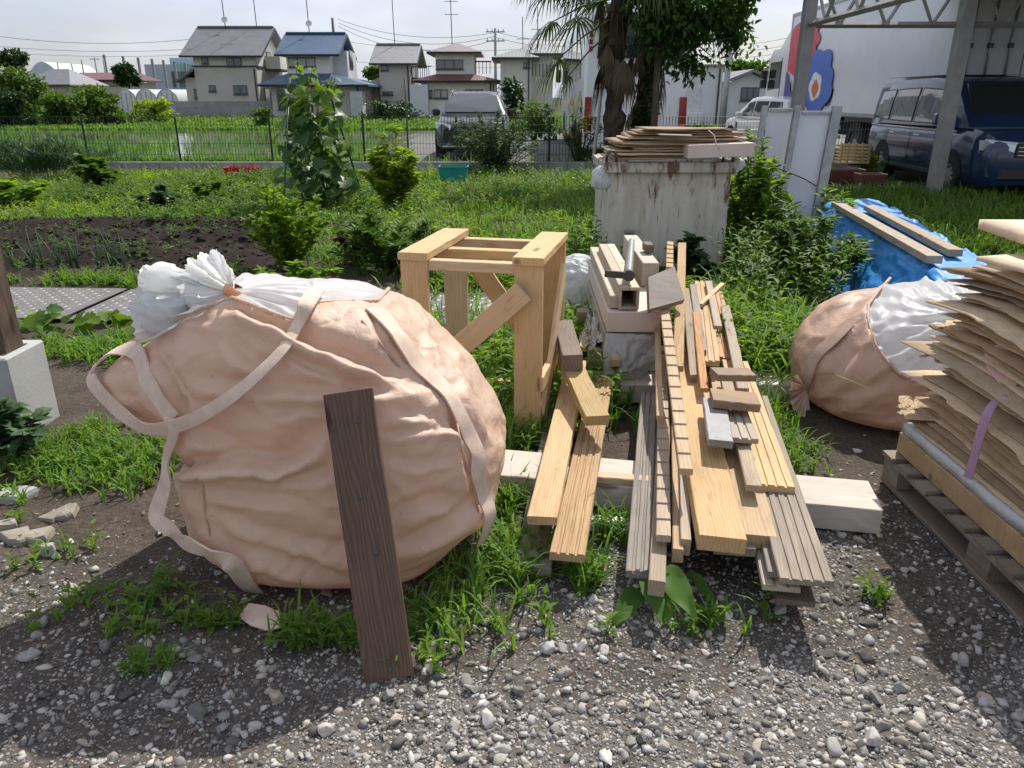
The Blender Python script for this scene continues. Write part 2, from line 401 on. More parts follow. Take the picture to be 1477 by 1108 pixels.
def stone_mat():
    t = NT('gravel_stone'); at = t.n('ShaderNodeAttribute', attribute_name='rnd').outputs['Fac']; v = t.coord()
    c = t.ramp(at, (0, (.10, .095, .09)), (.2, (.23, .22, .20)), (.5, (.39, .37, .345)), (.78, (.53, .51, .48)), (.92, (.46, .395, .31)), (1, (.70, .68, .64)))
    c = t.mix(t.ramp(t.noise(v, 90, 5, .7), (.35, 0.0), (.75, .55)), c, (.10, .09, .08))
    t.set(color=c, rough=.9, spec=.2, nrm=t.bump(t.noise(v, 260, 4), .5, .002)); return t.m
STONE = stone_mat()
def sample(n, x0, x1, y0, y1, dens, rng):
    x = rng.uniform(x0, x1, n); y = rng.uniform(y0, y1, n)
    k = rng.random(n) < dens(x, y); return x[k], y[k]
def ordinal(n): return '%d%s' % (n, 'th' if 10 <= n % 100 <= 20 else {1:'st',2:'nd',3:'rd'}.get(n % 10, 'th'))
def build_gravel():
    rng = np.random.default_rng(5)
    x, y = sample(88000, -2.2, 2.3, 1.15, 3.7, gravel_d, rng)
    s = rng.lognormal(math.log(.0047), .52, len(x)); s = np.clip(s, .0026, .017)
    p = np.stack([x, y, gh(x, y) + s*.12], -1)
    stones('gravel', p, s, 1, STONE, rng, label='grey crushed gravel spread over the trodden soil in the foreground', cat='gravel', kind='stuff')
    x, y = sample(2600, -2.0, 2.2, 1.2, 3.6, lambda a, b: .06+.94*gravel_d(a, b), rng)
    s = np.clip(rng.lognormal(math.log(.0118), .30, len(x)), .009, .024)
    stones('coarse_gravel', np.stack([x, y, gh(x, y) + s*.18], -1), s, 2, STONE, rng, label='coarser pale pebbles among the grey foreground gravel', cat='gravel', kind='stuff')
    # single larger stones that can be picked out of the gravel
    px = [(183,1003),(232,770),(608,1000),(620,962),(745,1003),(682,1000),(812,975),(838,935),(790,938),(1125,880),(1250,945),(1262,1010),(1315,1015),(1260,1072),(1090,1095),(1000,1008),(875,1100),(1420,1010),(1300,990),(1240,970),(1190,940),(1340,880),(925,1070),(700,1040),(560,1010),(470,1055),(285,1030),(150,935),(60,900),(395,1010)]
    for i, q in enumerate(px):
        g = G(*q); r = rng.uniform(.016, .026)*(1.0 if q[1] > 900 else .9)
        o = stones('stone', np.array([[0, 0, 0.]]), np.array([r]), 3, None, rng, loc=(g.x, g.y, gz(g.x, g.y)+r*.35), label='loose pale stone in the gravel, %s from the left of the larger ones' % ordinal(sorted(a for a, _ in px).index(q[0])+1), cat='stone', group='larger stones in the gravel')
        o.data.materials.append(STONE)
build_gravel()
def build_clods():
    rng = np.random.default_rng(6); x, y = sample(3200, -7.2, -2.1, 6.4, 10.1, bed, rng); s = np.clip(rng.lognormal(math.log(.016), .5, len(x)), .006, .05)
    stones('soil_clods', np.stack([x, y, gh(x, y)+s*.1], -1), s, 1, M('dug_soil', (.030,.022,.017), (.018,.013,.010), 30, .95, .5, 120), rng, label='crumbly dark clods of the freshly dug vegetable bed', cat='soil', kind='stuff')
build_clods()
# ================================================================ foreground things
PINE = wood('pine_fresh', (.58, .385, .195), (.40, .24, .105))
PINE2 = wood('pine_pale', (.58, .415, .24), (.43, .28, .145))
CRATEW = wood('crate_pine', (.66, .46, .25), (.52, .335, .155), rand=.06)
OLDW = wood('pine_weathered', (.48, .385, .275), (.31, .235, .16), grey=.55)
GREYW = wood('board_greyed', (.40, .34, .28), (.24, .195, .15), grey=.9)
TREAT = wood('board_treated', (.42, .31, .15), (.28, .185, .075))
DARKW = wood('board_dark_stained', (.165, .105, .072), (.08, .05, .036), grain=1.15, rough=.62, rand=.05)
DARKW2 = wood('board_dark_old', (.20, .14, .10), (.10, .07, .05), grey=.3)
REDW = wood('board_reddish', (.56, .33, .17), (.36, .17, .075))
CHALK = wood('whitewashed_timber', (.66, .60, .53), (.52, .455, .385), rough=.85, rand=.06)
WHITEP = M('white_painted_board', (.70, .69, .66), (.60, .585, .55), 5, .55, .1, dirt=(.35, .3, .24), dlo=.6, dhi=.85)
PINKFOAM = M('pale_pink_foam_board', (.66, .54, .47), (.60, .475, .41), 5, .7, .12, 90, dirt=(.42, .33, .27), dlo=.58, dhi=.85)
STEEL = M('galvanised_steel', (.38, .40, .39), (.27, .285, .28), 14, .42, .1, metal=.75, spec=.5, dirt=(.2, .17, .14), dlo=.6, dhi=.8)
DARKSTEEL = M('dark_steel', (.11, .105, .10), (.07, .066, .062), 14, .5, .15, metal=.5)
RUST = M('rust_flaked_paint', (.55, .52, .46), (.46, .42, .36), 3, .7, .2, 40, dirt=(.17, .075, .035), dscale=2.2, dlo=.58, dhi=.68)

def film_mat(name, c, trans=.35, rough=.38, bumps=.5, clear=0.0):
    if name in _mc: return _mc[name]
    t = NT(name); v = t.coord()
    h = t.noise(v, 22, 5, .6, 1.2); w = t.n('ShaderNodeTexVoronoi', {'Vector': v, 'Scale': 16.0}, feature='DISTANCE_TO_EDGE').outputs[0]
    hh = t.math('ADD', h, t.math('MULTIPLY', w, .5))
    t.set(color=t.mix(t.ramp(h, (.3, 0.0), (.75, 1.0)), c, tuple(x*.9 for x in c)), rough=rough, spec=.5, nrm=t.bump(hh, bumps, .012))
    t.translucent(c, trans)
    if clear: t.clear(clear)
    _mc[name] = t.m; return t.m
def sack_mat(name, a, b, tint=.20):
    """woven polypropylene: tight weave, flattened wrinkles, grime"""
    t = NT(name); v = t.coord()
    ck = t.n('ShaderNodeTexWave', {'Vector': v, 'Scale': 120.0, 'Distortion': 1.0}, bands_direction='X').outputs['Fac']
    ck2 = t.n('ShaderNodeTexWave', {'Vector': v, 'Scale': 120.0, 'Distortion': 1.0}, bands_direction='Z').outputs['Fac']
    weave = t.math('ADD', ck, ck2)
    wr = t.noise(t.coord((1, 1, 2.1)), 7.0, 6, .62, .9); wr2 = t.noise(t.coord((1.3, 1.3, .8)), 15.0, 4, .6, .6)
    col = t.mix(t.ramp(t.noise(v, 3.5, 6, .6), (.3, 0.0), (.72, 1.0)), a, b)
    col = t.mix(t.ramp(t.noise(v, 9, 8, .7), (.56, 0.0), (.82, .45)), col, tuple(x*.45 for x in b))
    col = t.mix(t.ramp(t.noise(t.coord((1, 1, 1)), 55, 3), (.66, 0.0), (.74, .5)), col, tuple(x*.5 for x in b))
    wv = t.n('ShaderNodeVectorMath', {0: v, 1: t.n('ShaderNodeVectorMath', {0: t.n('ShaderNodeTexNoise', {'Vector': v, 'Scale': 3.0, 'Detail': 3.0}).outputs['Color'], 1: (.35,.35,.35)}, operation='MULTIPLY').outputs[0]}, operation='ADD').outputs[0]
    cr = t.n('ShaderNodeTexVoronoi', {'Vector': wv, 'Scale': 6.5}, feature='DISTANCE_TO_EDGE').outputs[0]; cr2 = t.n('ShaderNodeTexVoronoi', {'Vector': wv, 'Scale': 17.0}, feature='DISTANCE_TO_EDGE').outputs[0]
    crease = t.math('ADD', t.ramp(cr, (.0, 0.0), (.10, 1.0)), t.math('MULTIPLY', t.ramp(cr2, (.0, 0.0), (.14, 1.0)), .35))
    n0 = t.bump(crease, .16, .008); n1 = t.bump(wr, .20, .030, n0); n2 = t.bump(wr2, .16, .010, n1); n3 = t.bump(weave, .22, .0016, n2)
    t.set(color=col, rough=.44, spec=.4, nrm=n3); t.translucent((a[0]*1.1, a[1]*.95, a[2]*.85), tint); return t.m
SACK = sack_mat('woven_sack_peach', (.70, .512, .388), (.59, .418, .308))
SACK2 = sack_mat('woven_sack_brown', (.60, .405, .305), (.49, .315, .23))
WEB = M('sack_webbing', (.72, .56, .45), (.60, .45, .35), 26, .8, .7, 260, stretch=(1, 1, 1), dirt=(.42,.31,.24), dscale=9, dlo=.55, dhi=.8, bdist=.003)
LINER2 = film_mat('thin_liner_film', (.93, .93, .92), .72, .4, .25)
LINER = film_mat('white_liner_film', (.90, .90, .90), .55, .40, .14)

def smooth1(a, k=7):
    return np.convolve(np.pad(a, k//2, mode='edge'), np.ones(k)/k, 'valid')
def profile(pts, n):
    p = np.array(pts, float); d = np.r_[0, np.cumsum(np.hypot(*np.diff(p, axis=0).T))]; d /= d[-1]
    s = np.linspace(0, 1, n); w = max(3, n//14 | 1)
    return smooth1(np.interp(s, d, p[:, 0]), w), smooth1(np.interp(s, d, p[:, 1]), w)
def to_px(V):
    y = V[..., 1]; z = V[..., 2]-CAMZ; f = y*_c - z*_s; up = y*_s + z*_c
    return W0/2 + F*V[..., 0]/f, H0/2 - F*up/f, f
def grid_normals(Q):
    """Q (nv,nu,3) wrapped in u"""
    du = np.roll(Q, -1, 1) - np.roll(Q, 1, 1); dv = np.gradient(Q, axis=0)
    n = np.cross(du, dv); n /= np.maximum(np.linalg.norm(n, axis=2, keepdims=True), 1e-9); return n
def stroke_disp(px, py, pts, width, amp, kind):
    """crease along a polyline: 'v' valley with a ridge below, 'r' ridge, 'c' crease"""
    best = np.full(px.shape, 1e9); sd = np.zeros(px.shape); tt = np.zeros(px.shape)
    p = np.array(pts, float); L = np.r_[0, np.cumsum(np.hypot(*np.diff(p, axis=0).T))]
    for i in range(len(p)-1):
        a, b = p[i], p[i+1]; d = b-a; l2 = (d*d).sum()
        t = np.clip(((px-a[0])*d[0] + (py-a[1])*d[1])/l2, 0, 1)
        ex, ey = px-(a[0]+t*d[0]), py-(a[1]+t*d[1]); q = np.hypot(ex, ey)
        m = q < best; best = np.where(m, q, best)
        sd = np.where(m, np.sign(d[0]*ey - d[1]*ex)*q, sd); tt = np.where(m, (L[i] + t*(L[i+1]-L[i]))/L[-1], tt)
    env = np.clip(np.sin(np.pi*np.clip(tt, .0, 1))*1.6 + .05, 0, 1)
    x = sd/width
    if kind == 'v': f = -np.exp(-x*x) + .75*np.exp(-((x-1.5)/.9)**2)
    elif kind == 'r': f = np.exp(-x*x)
    else: f = -np.exp(-np.abs(x)*1.6)
    return amp*f*env
def wrap_faces(nu, nv):
    i = np.arange(nv-1)[:, None]*nu; k = np.arange(nu)[None]; k2 = (k+1) % nu
    return np.stack([i+k, i+k2, i+nu+k2, i+nu+k], -1).reshape(-1, 4)
def submesh(name, V, faces, mask, mat):
    f = faces[mask]; u, inv = np.unique(f, return_inverse=True)
    return mesh_np(name, V[u], [inv.reshape(f.shape)], mat, True)
def ribbon(mb, pts, widths, nrm, thick=.004, sub=6):
    """flat webbing along pts; nrm: facing direction per point"""
    P_ = [Vector(p) for p in pts]; n = len(P_); out = []; N_ = []; W_ = []
    for i in range(n-1):
        p0, p1, p2, p3 = P_[max(i-1,0)], P_[i], P_[i+1], P_[min(i+2,n-1)]
        for k in range(sub):
            t = k/sub
            out.append(.5*((2*p1) + (p2-p0)*t + (2*p0-5*p1+4*p2-p3)*t*t + (3*p1-p0-3*p2+p3)*t**3))
            N_.append(Vector(nrm[i]).lerp(Vector(nrm[i+1]), t)); W_.append(widths[i]*(1-t)+widths[i+1]*t)
    out.append(P_[-1]); N_.append(Vector(nrm[-1])); W_.append(widths[-1])
    rings = []
    for i, p in enumerate(out):
        tg = (out[min(i+1,len(out)-1)] - out[max(i-1,0)]).normalized(); sd = tg.cross(N_[i]).normalized(); up = sd.cross(tg).normalized()
        w = W_[i]/2; rings.append([p - sd*w - up*thick*.5, p + up*(-thick*.5+.002), p + sd*w - up*thick*.5, p + sd*w + up*thick*.5, p + up*(thick*.5+.002), p - sd*w + up*thick*.5])
    mb.loft(rings); return mb

def build_big_bag():
    NU, NV = 390, 250
    r, z = profile([(0,0),(.55,0),(.80,.01),(.93,.07),(1.0,.2),(1.03,.38),(1.0,.55),(.95,.68),(.86,.79),(.70,.865),(.45,.91),(.2,.93),(0,.935)], NV)
    r[0] = r[-1] = .004
    u = np.linspace(0, 2*np.pi, NU, endpoint=False); c, s = np.cos(u), np.sin(u); e = 2.7
    rad = 1/(np.abs(c)**e + np.abs(s)**e)**(1/e)
    Z = np.repeat(z[:, None], NU, 1); U = np.repeat(u[None], NV, 0)
    X = r[:, None]*(rad*c)[None]*.535; Y = r[:, None]*(rad*s)[None]*.47
    ang = (U - R(200) + np.pi) % (2*np.pi) - np.pi
    ear = np.exp(-(ang/.30)**2)*np.exp(-((Z-.66)/.12)**2)
    X = X - .20*ear; Z2 = Z - .02*ear
    X = X + .055*np.exp(-(ang/.5)**2)*np.exp(-((Z-.42)/.07)**2)
    X = X - .585 - .075*sstep(.35, .95, Z); Y = Y + 2.46 + .03*Z
    t = sstep(.6, .93, Z); Z2 = Z2 + t*(-.12*(X+.66) - .06*(Y-2.46)) - t*.07*sstep(-.9, -1.2, X)
    X = X - .11*sstep(.45, .85, Z)*sstep(-.45, -.1, X); X = X - .05*(1-sstep(.0, .28, Z))*sstep(-.5, -.1, X)
    Z2 = Z2 + .05*(1-sstep(.02,.25,Z))*sstep(-.35,-.1,X) + .035*np.exp(-((X+.82)/.13)**2-((Y-2.22)/.16)**2)*t                       # peak under the tied neck
    Q = np.stack([X, Y, Z2], -1); N = grid_normals(Q)
    if N[NV//2, :, :2].ravel() @ (Q[NV//2, :, :2]-Q[NV//2, :, :2].mean(0)).ravel() < 0: N = -N
    px, py, _ = to_px(Q); toC = (np.array([0, 0, CAMZ])-Q); front = ((N*toC).sum(2) > 0)
    side = sstep(.02, .12, Z)
    D = .022*fbm(X*3.2, Y*3.2, Z*5.5, 3, 3) + .005*fbm(X*8, Y*8, Z*13, 4, 3)
    w1 = fbm(X*2.5, Y*2.5, Z*2.5, 9, 2)
    rg = 1-np.abs(fbm(X*2.6+w1, Y*2.6, Z*8+1.2*w1, 12, 3)*1.7); D += .009*np.clip(rg-.55, 0, 1)**1.2*1.6
    rg = 1-np.abs(fbm(X*6+w1*2, Y*6, Z*11+2*w1+X*5, 17, 3)*1.7); D += .004*np.clip(rg-.6, 0, 1)
    D = D*side
    ST = [([(300,452),(345,436),(430,478),(529,519),(612,548)], 15, .030, 'v'), ([(280,540),(350,552),(430,557),(500,560),(615,552)], 14, .018, 'v'),
      ([(262,612),(330,640),(400,650),(485,606)], 18, .020, 'v'), ([(235,672),(275,668),(330,660),(400,664),(465,640)], 13, .034, 'v'),
      ([(540,628),(600,620),(668,618)], 9, .014, 'v'), ([(560,590),(640,600),(700,640)], 14, .012, 'v'), ([(297,667),(292,700),(295,745)], 6, .008, 'c'),
      ([(300,735),(390,774),(502,790),(560,782)], 16, .016, 'v'), ([(272,745),(350,790),(430,812),(510,835)], 15, .018, 'v'),
      ([(340,830),(400,848),(470,862),(560,850),(640,815),(700,775)], 10, .018, 'v'), ([(560,745),(615,718),(665,722)], 14, .018, 'v'),
      ([(570,790),(640,755),(702,708)], 13, .018, 'v'), ([(655,580),(668,650),(690,730)], 9, .012, 'v'), ([(684,535),(700,580),(722,640)], 14, .016, 'v'),
      ([(222,518),(245,560),(266,600)], 9, .018, 'v'), ([(236,508),(262,550),(282,590)], 9, .012, 'c'), ([(170,560),(200,600),(250,640)], 12, .016, 'v'),
      ([(380,600),(440,585),(480,590)], 10, .010, 'v'), ([(400,690),(450,684),(490,680)], 10, .010, 'v'), ([(330,480),(365,520),(420,540)], 16, .014, 'v'),
      ([(400,500),(440,520),(520,560)], 10, .010, 'v'), ([(520,440),(560,500),(600,535)], 7, .012, 'c'), ([(560,660),(610,668),(655,660)], 9, .009, 'v'), ([(300,700),(370,715),(450,725)], 12, .012, 'v'), ([(620,470),(650,510),(690,548)], 9, .010, 'v')]
    wx, wy = 7*fbm(px/45, py/45, 0, 61, 3), 7*fbm(px/45, py/45, 5, 62, 3)
    for pts, w, a, k in ST: D = D + np.where(front, stroke_disp(px+wx, py+wy, pts, w*.85, a*1.45, k), 0)*side
    # sharp short creases pressed into the cloth
    rc = random.Random(12)
    for k in range(42):
        x0, y0 = rc.uniform(235, 705), rc.uniform(450, 860); a = rc.gauss(.12, .45) + (.7 if x0 > 600 else 0)*(1 if rc.random() < .6 else -1); l = rc.uniform(25, 90); b = rc.gauss(0, .25)
        pts = [(x0, y0), (x0+l*.5*math.cos(a), y0+l*.5*math.sin(a)), (x0+l*.5*(math.cos(a)+math.cos(a+b)), y0+l*.5*(math.sin(a)+math.sin(a+b)))]
        D = D + np.where(front, stroke_disp(px+wx*.6, py+wy*.6, pts, rc.uniform(3.5, 7), rc.uniform(.003, .0075), rc.choice('vvcr')), 0)*side
    # white film on top: pleats running out from the tied neck
    kx, ky = -.86, 2.24
    th = np.arctan2(Y-ky, X-kx); rr = np.hypot(X-kx, Y-ky)
    rimx = [60, 150, 185, 260, 335, 380, 428, 442, 500, 545, 566, 600, 640]; rimy = [300, 430, 497, 462, 431, 448, 466, 441, 437, 436, 404, 300, 200]
    white = (Z2 > .70) & (py < np.interp(px, rimx, rimy)) & (r[:, None] < .93) & (X > -1.16)
    ple = np.sin(th*13 + 3*fbm(th*2, rr*3, 0, 5)) + .6*np.sin(th*29 + 4*fbm(th*4, rr*4, 0, 6))
    Dw = .012*ple*np.exp(-rr/.5)*sstep(.03, .15, rr) + .02*fbm(X*6, Y*6, 0, 31, 3) - .006
    D = np.where(white, Dw, D)
    D[0] = D[-1] = 0
    Vd = Q + N*D[..., None]; Vd[..., 2] = np.maximum(Vd[..., 2], .006)
    V = Vd.reshape(-1, 3); faces = wrap_faces(NU, NV); wf = white.ravel()[faces].sum(1) >= 3
    root = thing('big_bag', 'stuffed peach woven bulk sack leaning left beside the wooden crate', 'bulk bag', (-.6, 2.46, 0))
    inv = Matrix.Translation((.6, -2.46, 0)); 
    def fix(o): o.matrix_parent_inverse = inv; return o
    fix(obj('sack_body', submesh('sack_body', V, faces, ~wf, SACK), root))
    fix(obj('liner', submesh('liner', V, faces, wf, LINER), root))
    # hem along the rim
    fx, fy, ff = to_px(Vd); F_ = front
    def surf(x, y, off=.012, default=None):
        d = np.where(F_, np.hypot(fx-x, fy-y), 1e9); i = np.unravel_index(np.argmin(d), d.shape)
        if d[i] > 14 and default is not None: return P(x, y, default), Vector((0, -1, .2))
        Yv = Vd[i][1]; n = Vector(N[i]); return P(x, y, Yv) + n*off, n
    hem = [(188,496),(222,478),(260,462),(300,445),(335,431),(360,440),(390,452),(430,466),(436,452),(444,441),(470,437),(500,436),(545,435),(560,418)]
    mb = MB(); pts = [surf(*q, off=.004)[0] for q in hem]; mb.tube(pts, .007, 6); fix(mb.build('hem', SACK, root, smooth=True))
    # lifting straps
    def strap(px_list, w, dflt=2.2, name='lifting_strap'):
        pp, nn = [], []; rs = random.Random(len(px_list))
        for q in px_list:
            p, n = surf(q[0], q[1], q[2] if len(q) > 2 else .012, q[3] if len(q) > 3 else dflt); pp.append(p); nn.append((n + Vector((rs.uniform(-.45,.45), 0, rs.uniform(-.45,.45)))).normalized())
        mb = MB(); ribbon(mb, pp, [w]*len(pp) if not isinstance(w, list) else w, nn, .006); return fix(mb.build(name, WEB, root, smooth=False, angle=50))
    strap([(455,428,.02),(443,450,.03),(430,478,.03),(408,512,.03),(350,564,.035),(290,602,.04),(236,612,.04),(190,590,.03,2.16),(150,560,.02,2.2),(141,543,.02,2.26),(152,527,.02,2.3),(175,512,.02,2.28),(203,511,.015),(216,545,.012),(238,580,.015),(258,602,.02)], [.055,.05,.035,.032,.036,.04,.045,.05,.05,.045,.05,.05,.055,.06,.055,.05])
    strap([(264,600,.035),(265,622,.035),(252,655,.03,2.1),(238,700,.02,2.1),(226,745,.02,2.08),(246,764,.02,2.04),(285,771,.045,2.0),(325,784,.055),(346,805,.035),(362,838,.02),(392,873,.012)], [.045,.03,.032,.045,.05,.055,.055,.055,.06,.065,.075])
    strap([(540,446,.006),(572,485,.008),(598,522,.008),(625,550,.010),(646,572,.010),(660,600,.012),(672,628,.014),(684,655,.016),(683,680,.018),(690,712,.02),(700,742,.02),(690,775,.018)], [.075,.075,.075,.07,.065,.06,.055,.05,.05,.05,.055,.06])
    # loose strap end lying on the gravel
    mb = MB(); a = [G(352,880,.03), G(372,888,.022), G(395,896,.02), G(414,896,.035)]
    ribbon(mb, a, [.05,.075,.07,.03], [Vector((0,-.3,1))]*4, .005); fix(mb.build('strap_end', WEB, root, angle=50))
    # stitched seams standing proud on the cloth
    for sl in ([(298,668),(292,700),(296,745),(312,800)], [(522,462),(548,495),(575,530)], [(655,588),(664,640),(680,690),(690,740)]):
        mb = MB(); mb.tube([surf(*q, off=.001)[0] for q in sl], .0035, 5); fix(mb.build('seam', SACK, root, smooth=True))
    # tied neck of the liner: crumpled flounces of film
    def flounce(base, tips, seed, spread=1.0):
        nu, nv = 64, 26; b0 = np.array(base); T = np.array(tips, float)
        uu = np.linspace(0, 1, nu); k = np.linspace(0, 1, len(T)); tip = np.stack([np.interp(uu, k, T[:, i]) for i in range(3)], -1)
        tip = np.stack([smooth1(tip[:, i], 5) for i in range(3)], -1)
        vv = np.linspace(0.02, 1, nv)[:, None, None]; Qf = b0 + (tip[None]-b0)*vv
        ph = uu[None, :, None]; amp = .028*np.sqrt(vv)
        fold = np.sin(ph*20 + 3*fbm(uu*5, vv[:, 0, 0, None]*2, 0, seed)[..., None]) + .5*np.sin(ph*47+seed)
        nrm = np.array([.15, -1.0, .25]); Qf = Qf + nrm*fold*amp*.8
        Qf = Qf + .025*np.stack([fbm(Qf[..., 0]*9, Qf[..., 2]*9, i*5., seed+i) for i in range(3)], -1)*vv
        Qf[-1] += .012*np.stack([fbm(uu*25, 0*uu, i*3., seed+9) for i in range(3)], -1)
        i = (np.arange(nv-1)[:, None]*nu + np.arange(nu-1)[None]).ravel()
        me = mesh_np('flounce', Qf.reshape(-1, 3), [np.stack([i, i+1, i+nu+1, i+nu], -1)], LINER2, True)
        fix(obj('liner_flounce', me, root))
    kn = P(338, 420, 2.26)
    def puff(c, rx, ry, rz, seed):
        B, Fc = ico(5); d = .25*fbm(B[:,0]*1.2, B[:,1]*1.2, B[:,2]*1.2, seed, 2); rg = 1-np.abs(fbm(B[:,0]*1.3, B[:,1]*1.3, B[:,2]*2.6, seed+3, 2)*1.8); d += .28*np.clip(rg-.55, 0, 1)
        fix(obj('liner_puff', mesh_np('liner_puff', np.array(c)+B*(1+d)[:,None]*np.array([rx,ry,rz]), [Fc], LINER2, True), root))
    puff(P(238,410,2.34), .072, .06, .058, 4); puff(P(246,448,2.30), .10, .09, .055, 9); puff(P(300,432,2.30), .08, .07, .04, 14)
    flounce(kn, [P(300,395,2.3), P(285,375,2.34), P(288,366,2.3), P(300,368,2.2), P(308,360,2.25), P(322,366,2.3), P(334,392,2.25), P(338,410,2.2)], 3)
    flounce(kn, [P(298,372,2.36), P(270,386,2.34), P(258,402,2.3), P(262,425,2.18), P(300,425,2.16)], 8)
    flounce(P(330,432,2.28), [P(262,410,2.3), P(240,388,2.34), P(222,376,2.36), P(205,392,2.34), P(197,420,2.3), P(204,440,2.25), P(240,452,2.2), P(300,440,2.18)], 5)
    flounce(P(300,440,2.26), [P(235,420,2.28), P(210,430,2.26), P(198,452,2.26), P(200,478,2.28), P(206,492,2.2), P(250,468,2.15), P(300,446,2.14)], 13)
    mb = MB(); mb.lathe([(.024,-.016),(.034,-.01),(.036,.01),(.022,.02)], 14, Matrix.Translation(kn + Vector((.0,0,-.005))) @ Matrix.Rotation(.6, 4, 'Y')); fix(mb.build('tie', M('orange_tie', (.75,.36,.16), None, 9), root, smooth=True))
build_big_bag()

# ---------------------------------------------------------------- boards and beams
def board_mesh(name, L, w, t, mat, prof='flat', seed=0, bow=0.0, chips=.0, seg=10):
    rng = np.random.default_rng(seed); b = min(.003, t*.18)
    if prof.startswith('groove'):
        n = int(prof[6:] or 3); g = .006; d = min(.006, t*.35); sec = [(-w/2, -t), (w/2, -t), (w/2, -b), (w/2-b, 0)]
        for i in range(n, 0, -1):
            c = -w/2 + w*i/(n+1); sec += [(c+g, 0), (c+g*.6, -d), (c-g*.6, -d), (c-g, 0)]
        sec += [(-w/2+b, 0), (-w/2, -b)]
    else:
        sec = [(-w/2+b, -t), (w/2-b, -t), (w/2, -t+b), (w/2, -b), (w/2-b, 0), (-w/2+b, 0), (-w/2, -b), (-w/2, -t+b)]
    mb = MB(); rings = []
    if prof == 'teeth':                                   # saw-tooth lath: wedge steps along the top
        n = max(4, int(L/.10)); xs = []
        for i in range(n): xs += [(i*L/n, .0), ((i+1)*L/n-.001, -.006)]
        for x, dz in xs: rings.append([(x, y, z + (dz if z > -t*.5 else 0)) for y, z in sec])
    else:
        for i in range(seg+1):
            x = L*i/seg; bz = bow*math.sin(math.pi*i/seg); q = rng.normal(0, .0006, len(sec))
            rings.append([(x + (rng.normal(0, chips) if i in (0, seg) else 0), y + q[j], z + bz) for j, (y, z) in enumerate(sec)])
    mb.loft(rings); return mb.mesh(name, mat)
def frame_from(a, b, roll=0.0):
    x = (Vector(b)-Vector(a)); L = x.length; x.normalize(); y = Vector((0, 0, 1)).cross(x).normalized(); z = x.cross(y)
    m = Matrix((x, y, z)).transposed().to_4x4() @ Matrix.Rotation(roll, 4, 'X'); m.translation = Vector(a); return m, L
_bs = [100]
def board(name, a, b, w, t, mat, label, cat='board', prof='flat', roll=0.0, bow=0.0, chips=.0012, group='loose boards of the timber pile'):
    """a, b: middle of the top face at the near and far end"""
    m, L = frame_from(a, b, roll); _bs[0] += 1
    o = obj(name, board_mesh(name, L, w, t, mat, prof, _bs[0], bow, chips), None, label, cat, group); o.matrix_world = m; return o
# dark plank leaning on the sack
b0 = G(561, 980, .006); t0 = P(501, 565, 1.985)
m, L_ = frame_from(b0, t0, 0)
xx = (t0-b0).normalized(); yy = Vector((1, .10, 0)); yy = (yy - xx*yy.dot(xx)).normalized(); zz = xx.cross(yy)
if zz.y > 0: yy = -yy; zz = -zz
m = Matrix((xx, yy, zz)).transposed().to_4x4(); m.translation = b0
o = obj('plank', board_mesh('plank', L_, .135, .036, DARKW, 'flat', 3, 0, .001), None, 'dark brown stained plank leaning against the front of the big sack', 'plank'); o.matrix_world = m
for s_ in (.02, .42, .62, .88):
    mb = MB(); mb.lathe([(0, .0005), (.006, .0012), (.0075, .0002), (.0078, -.004)], 12); k = mb.build('screw', DARKSTEEL, o, smooth=True); k.location = (L_*s_ + .01, random.uniform(-.02, .02), .0015)

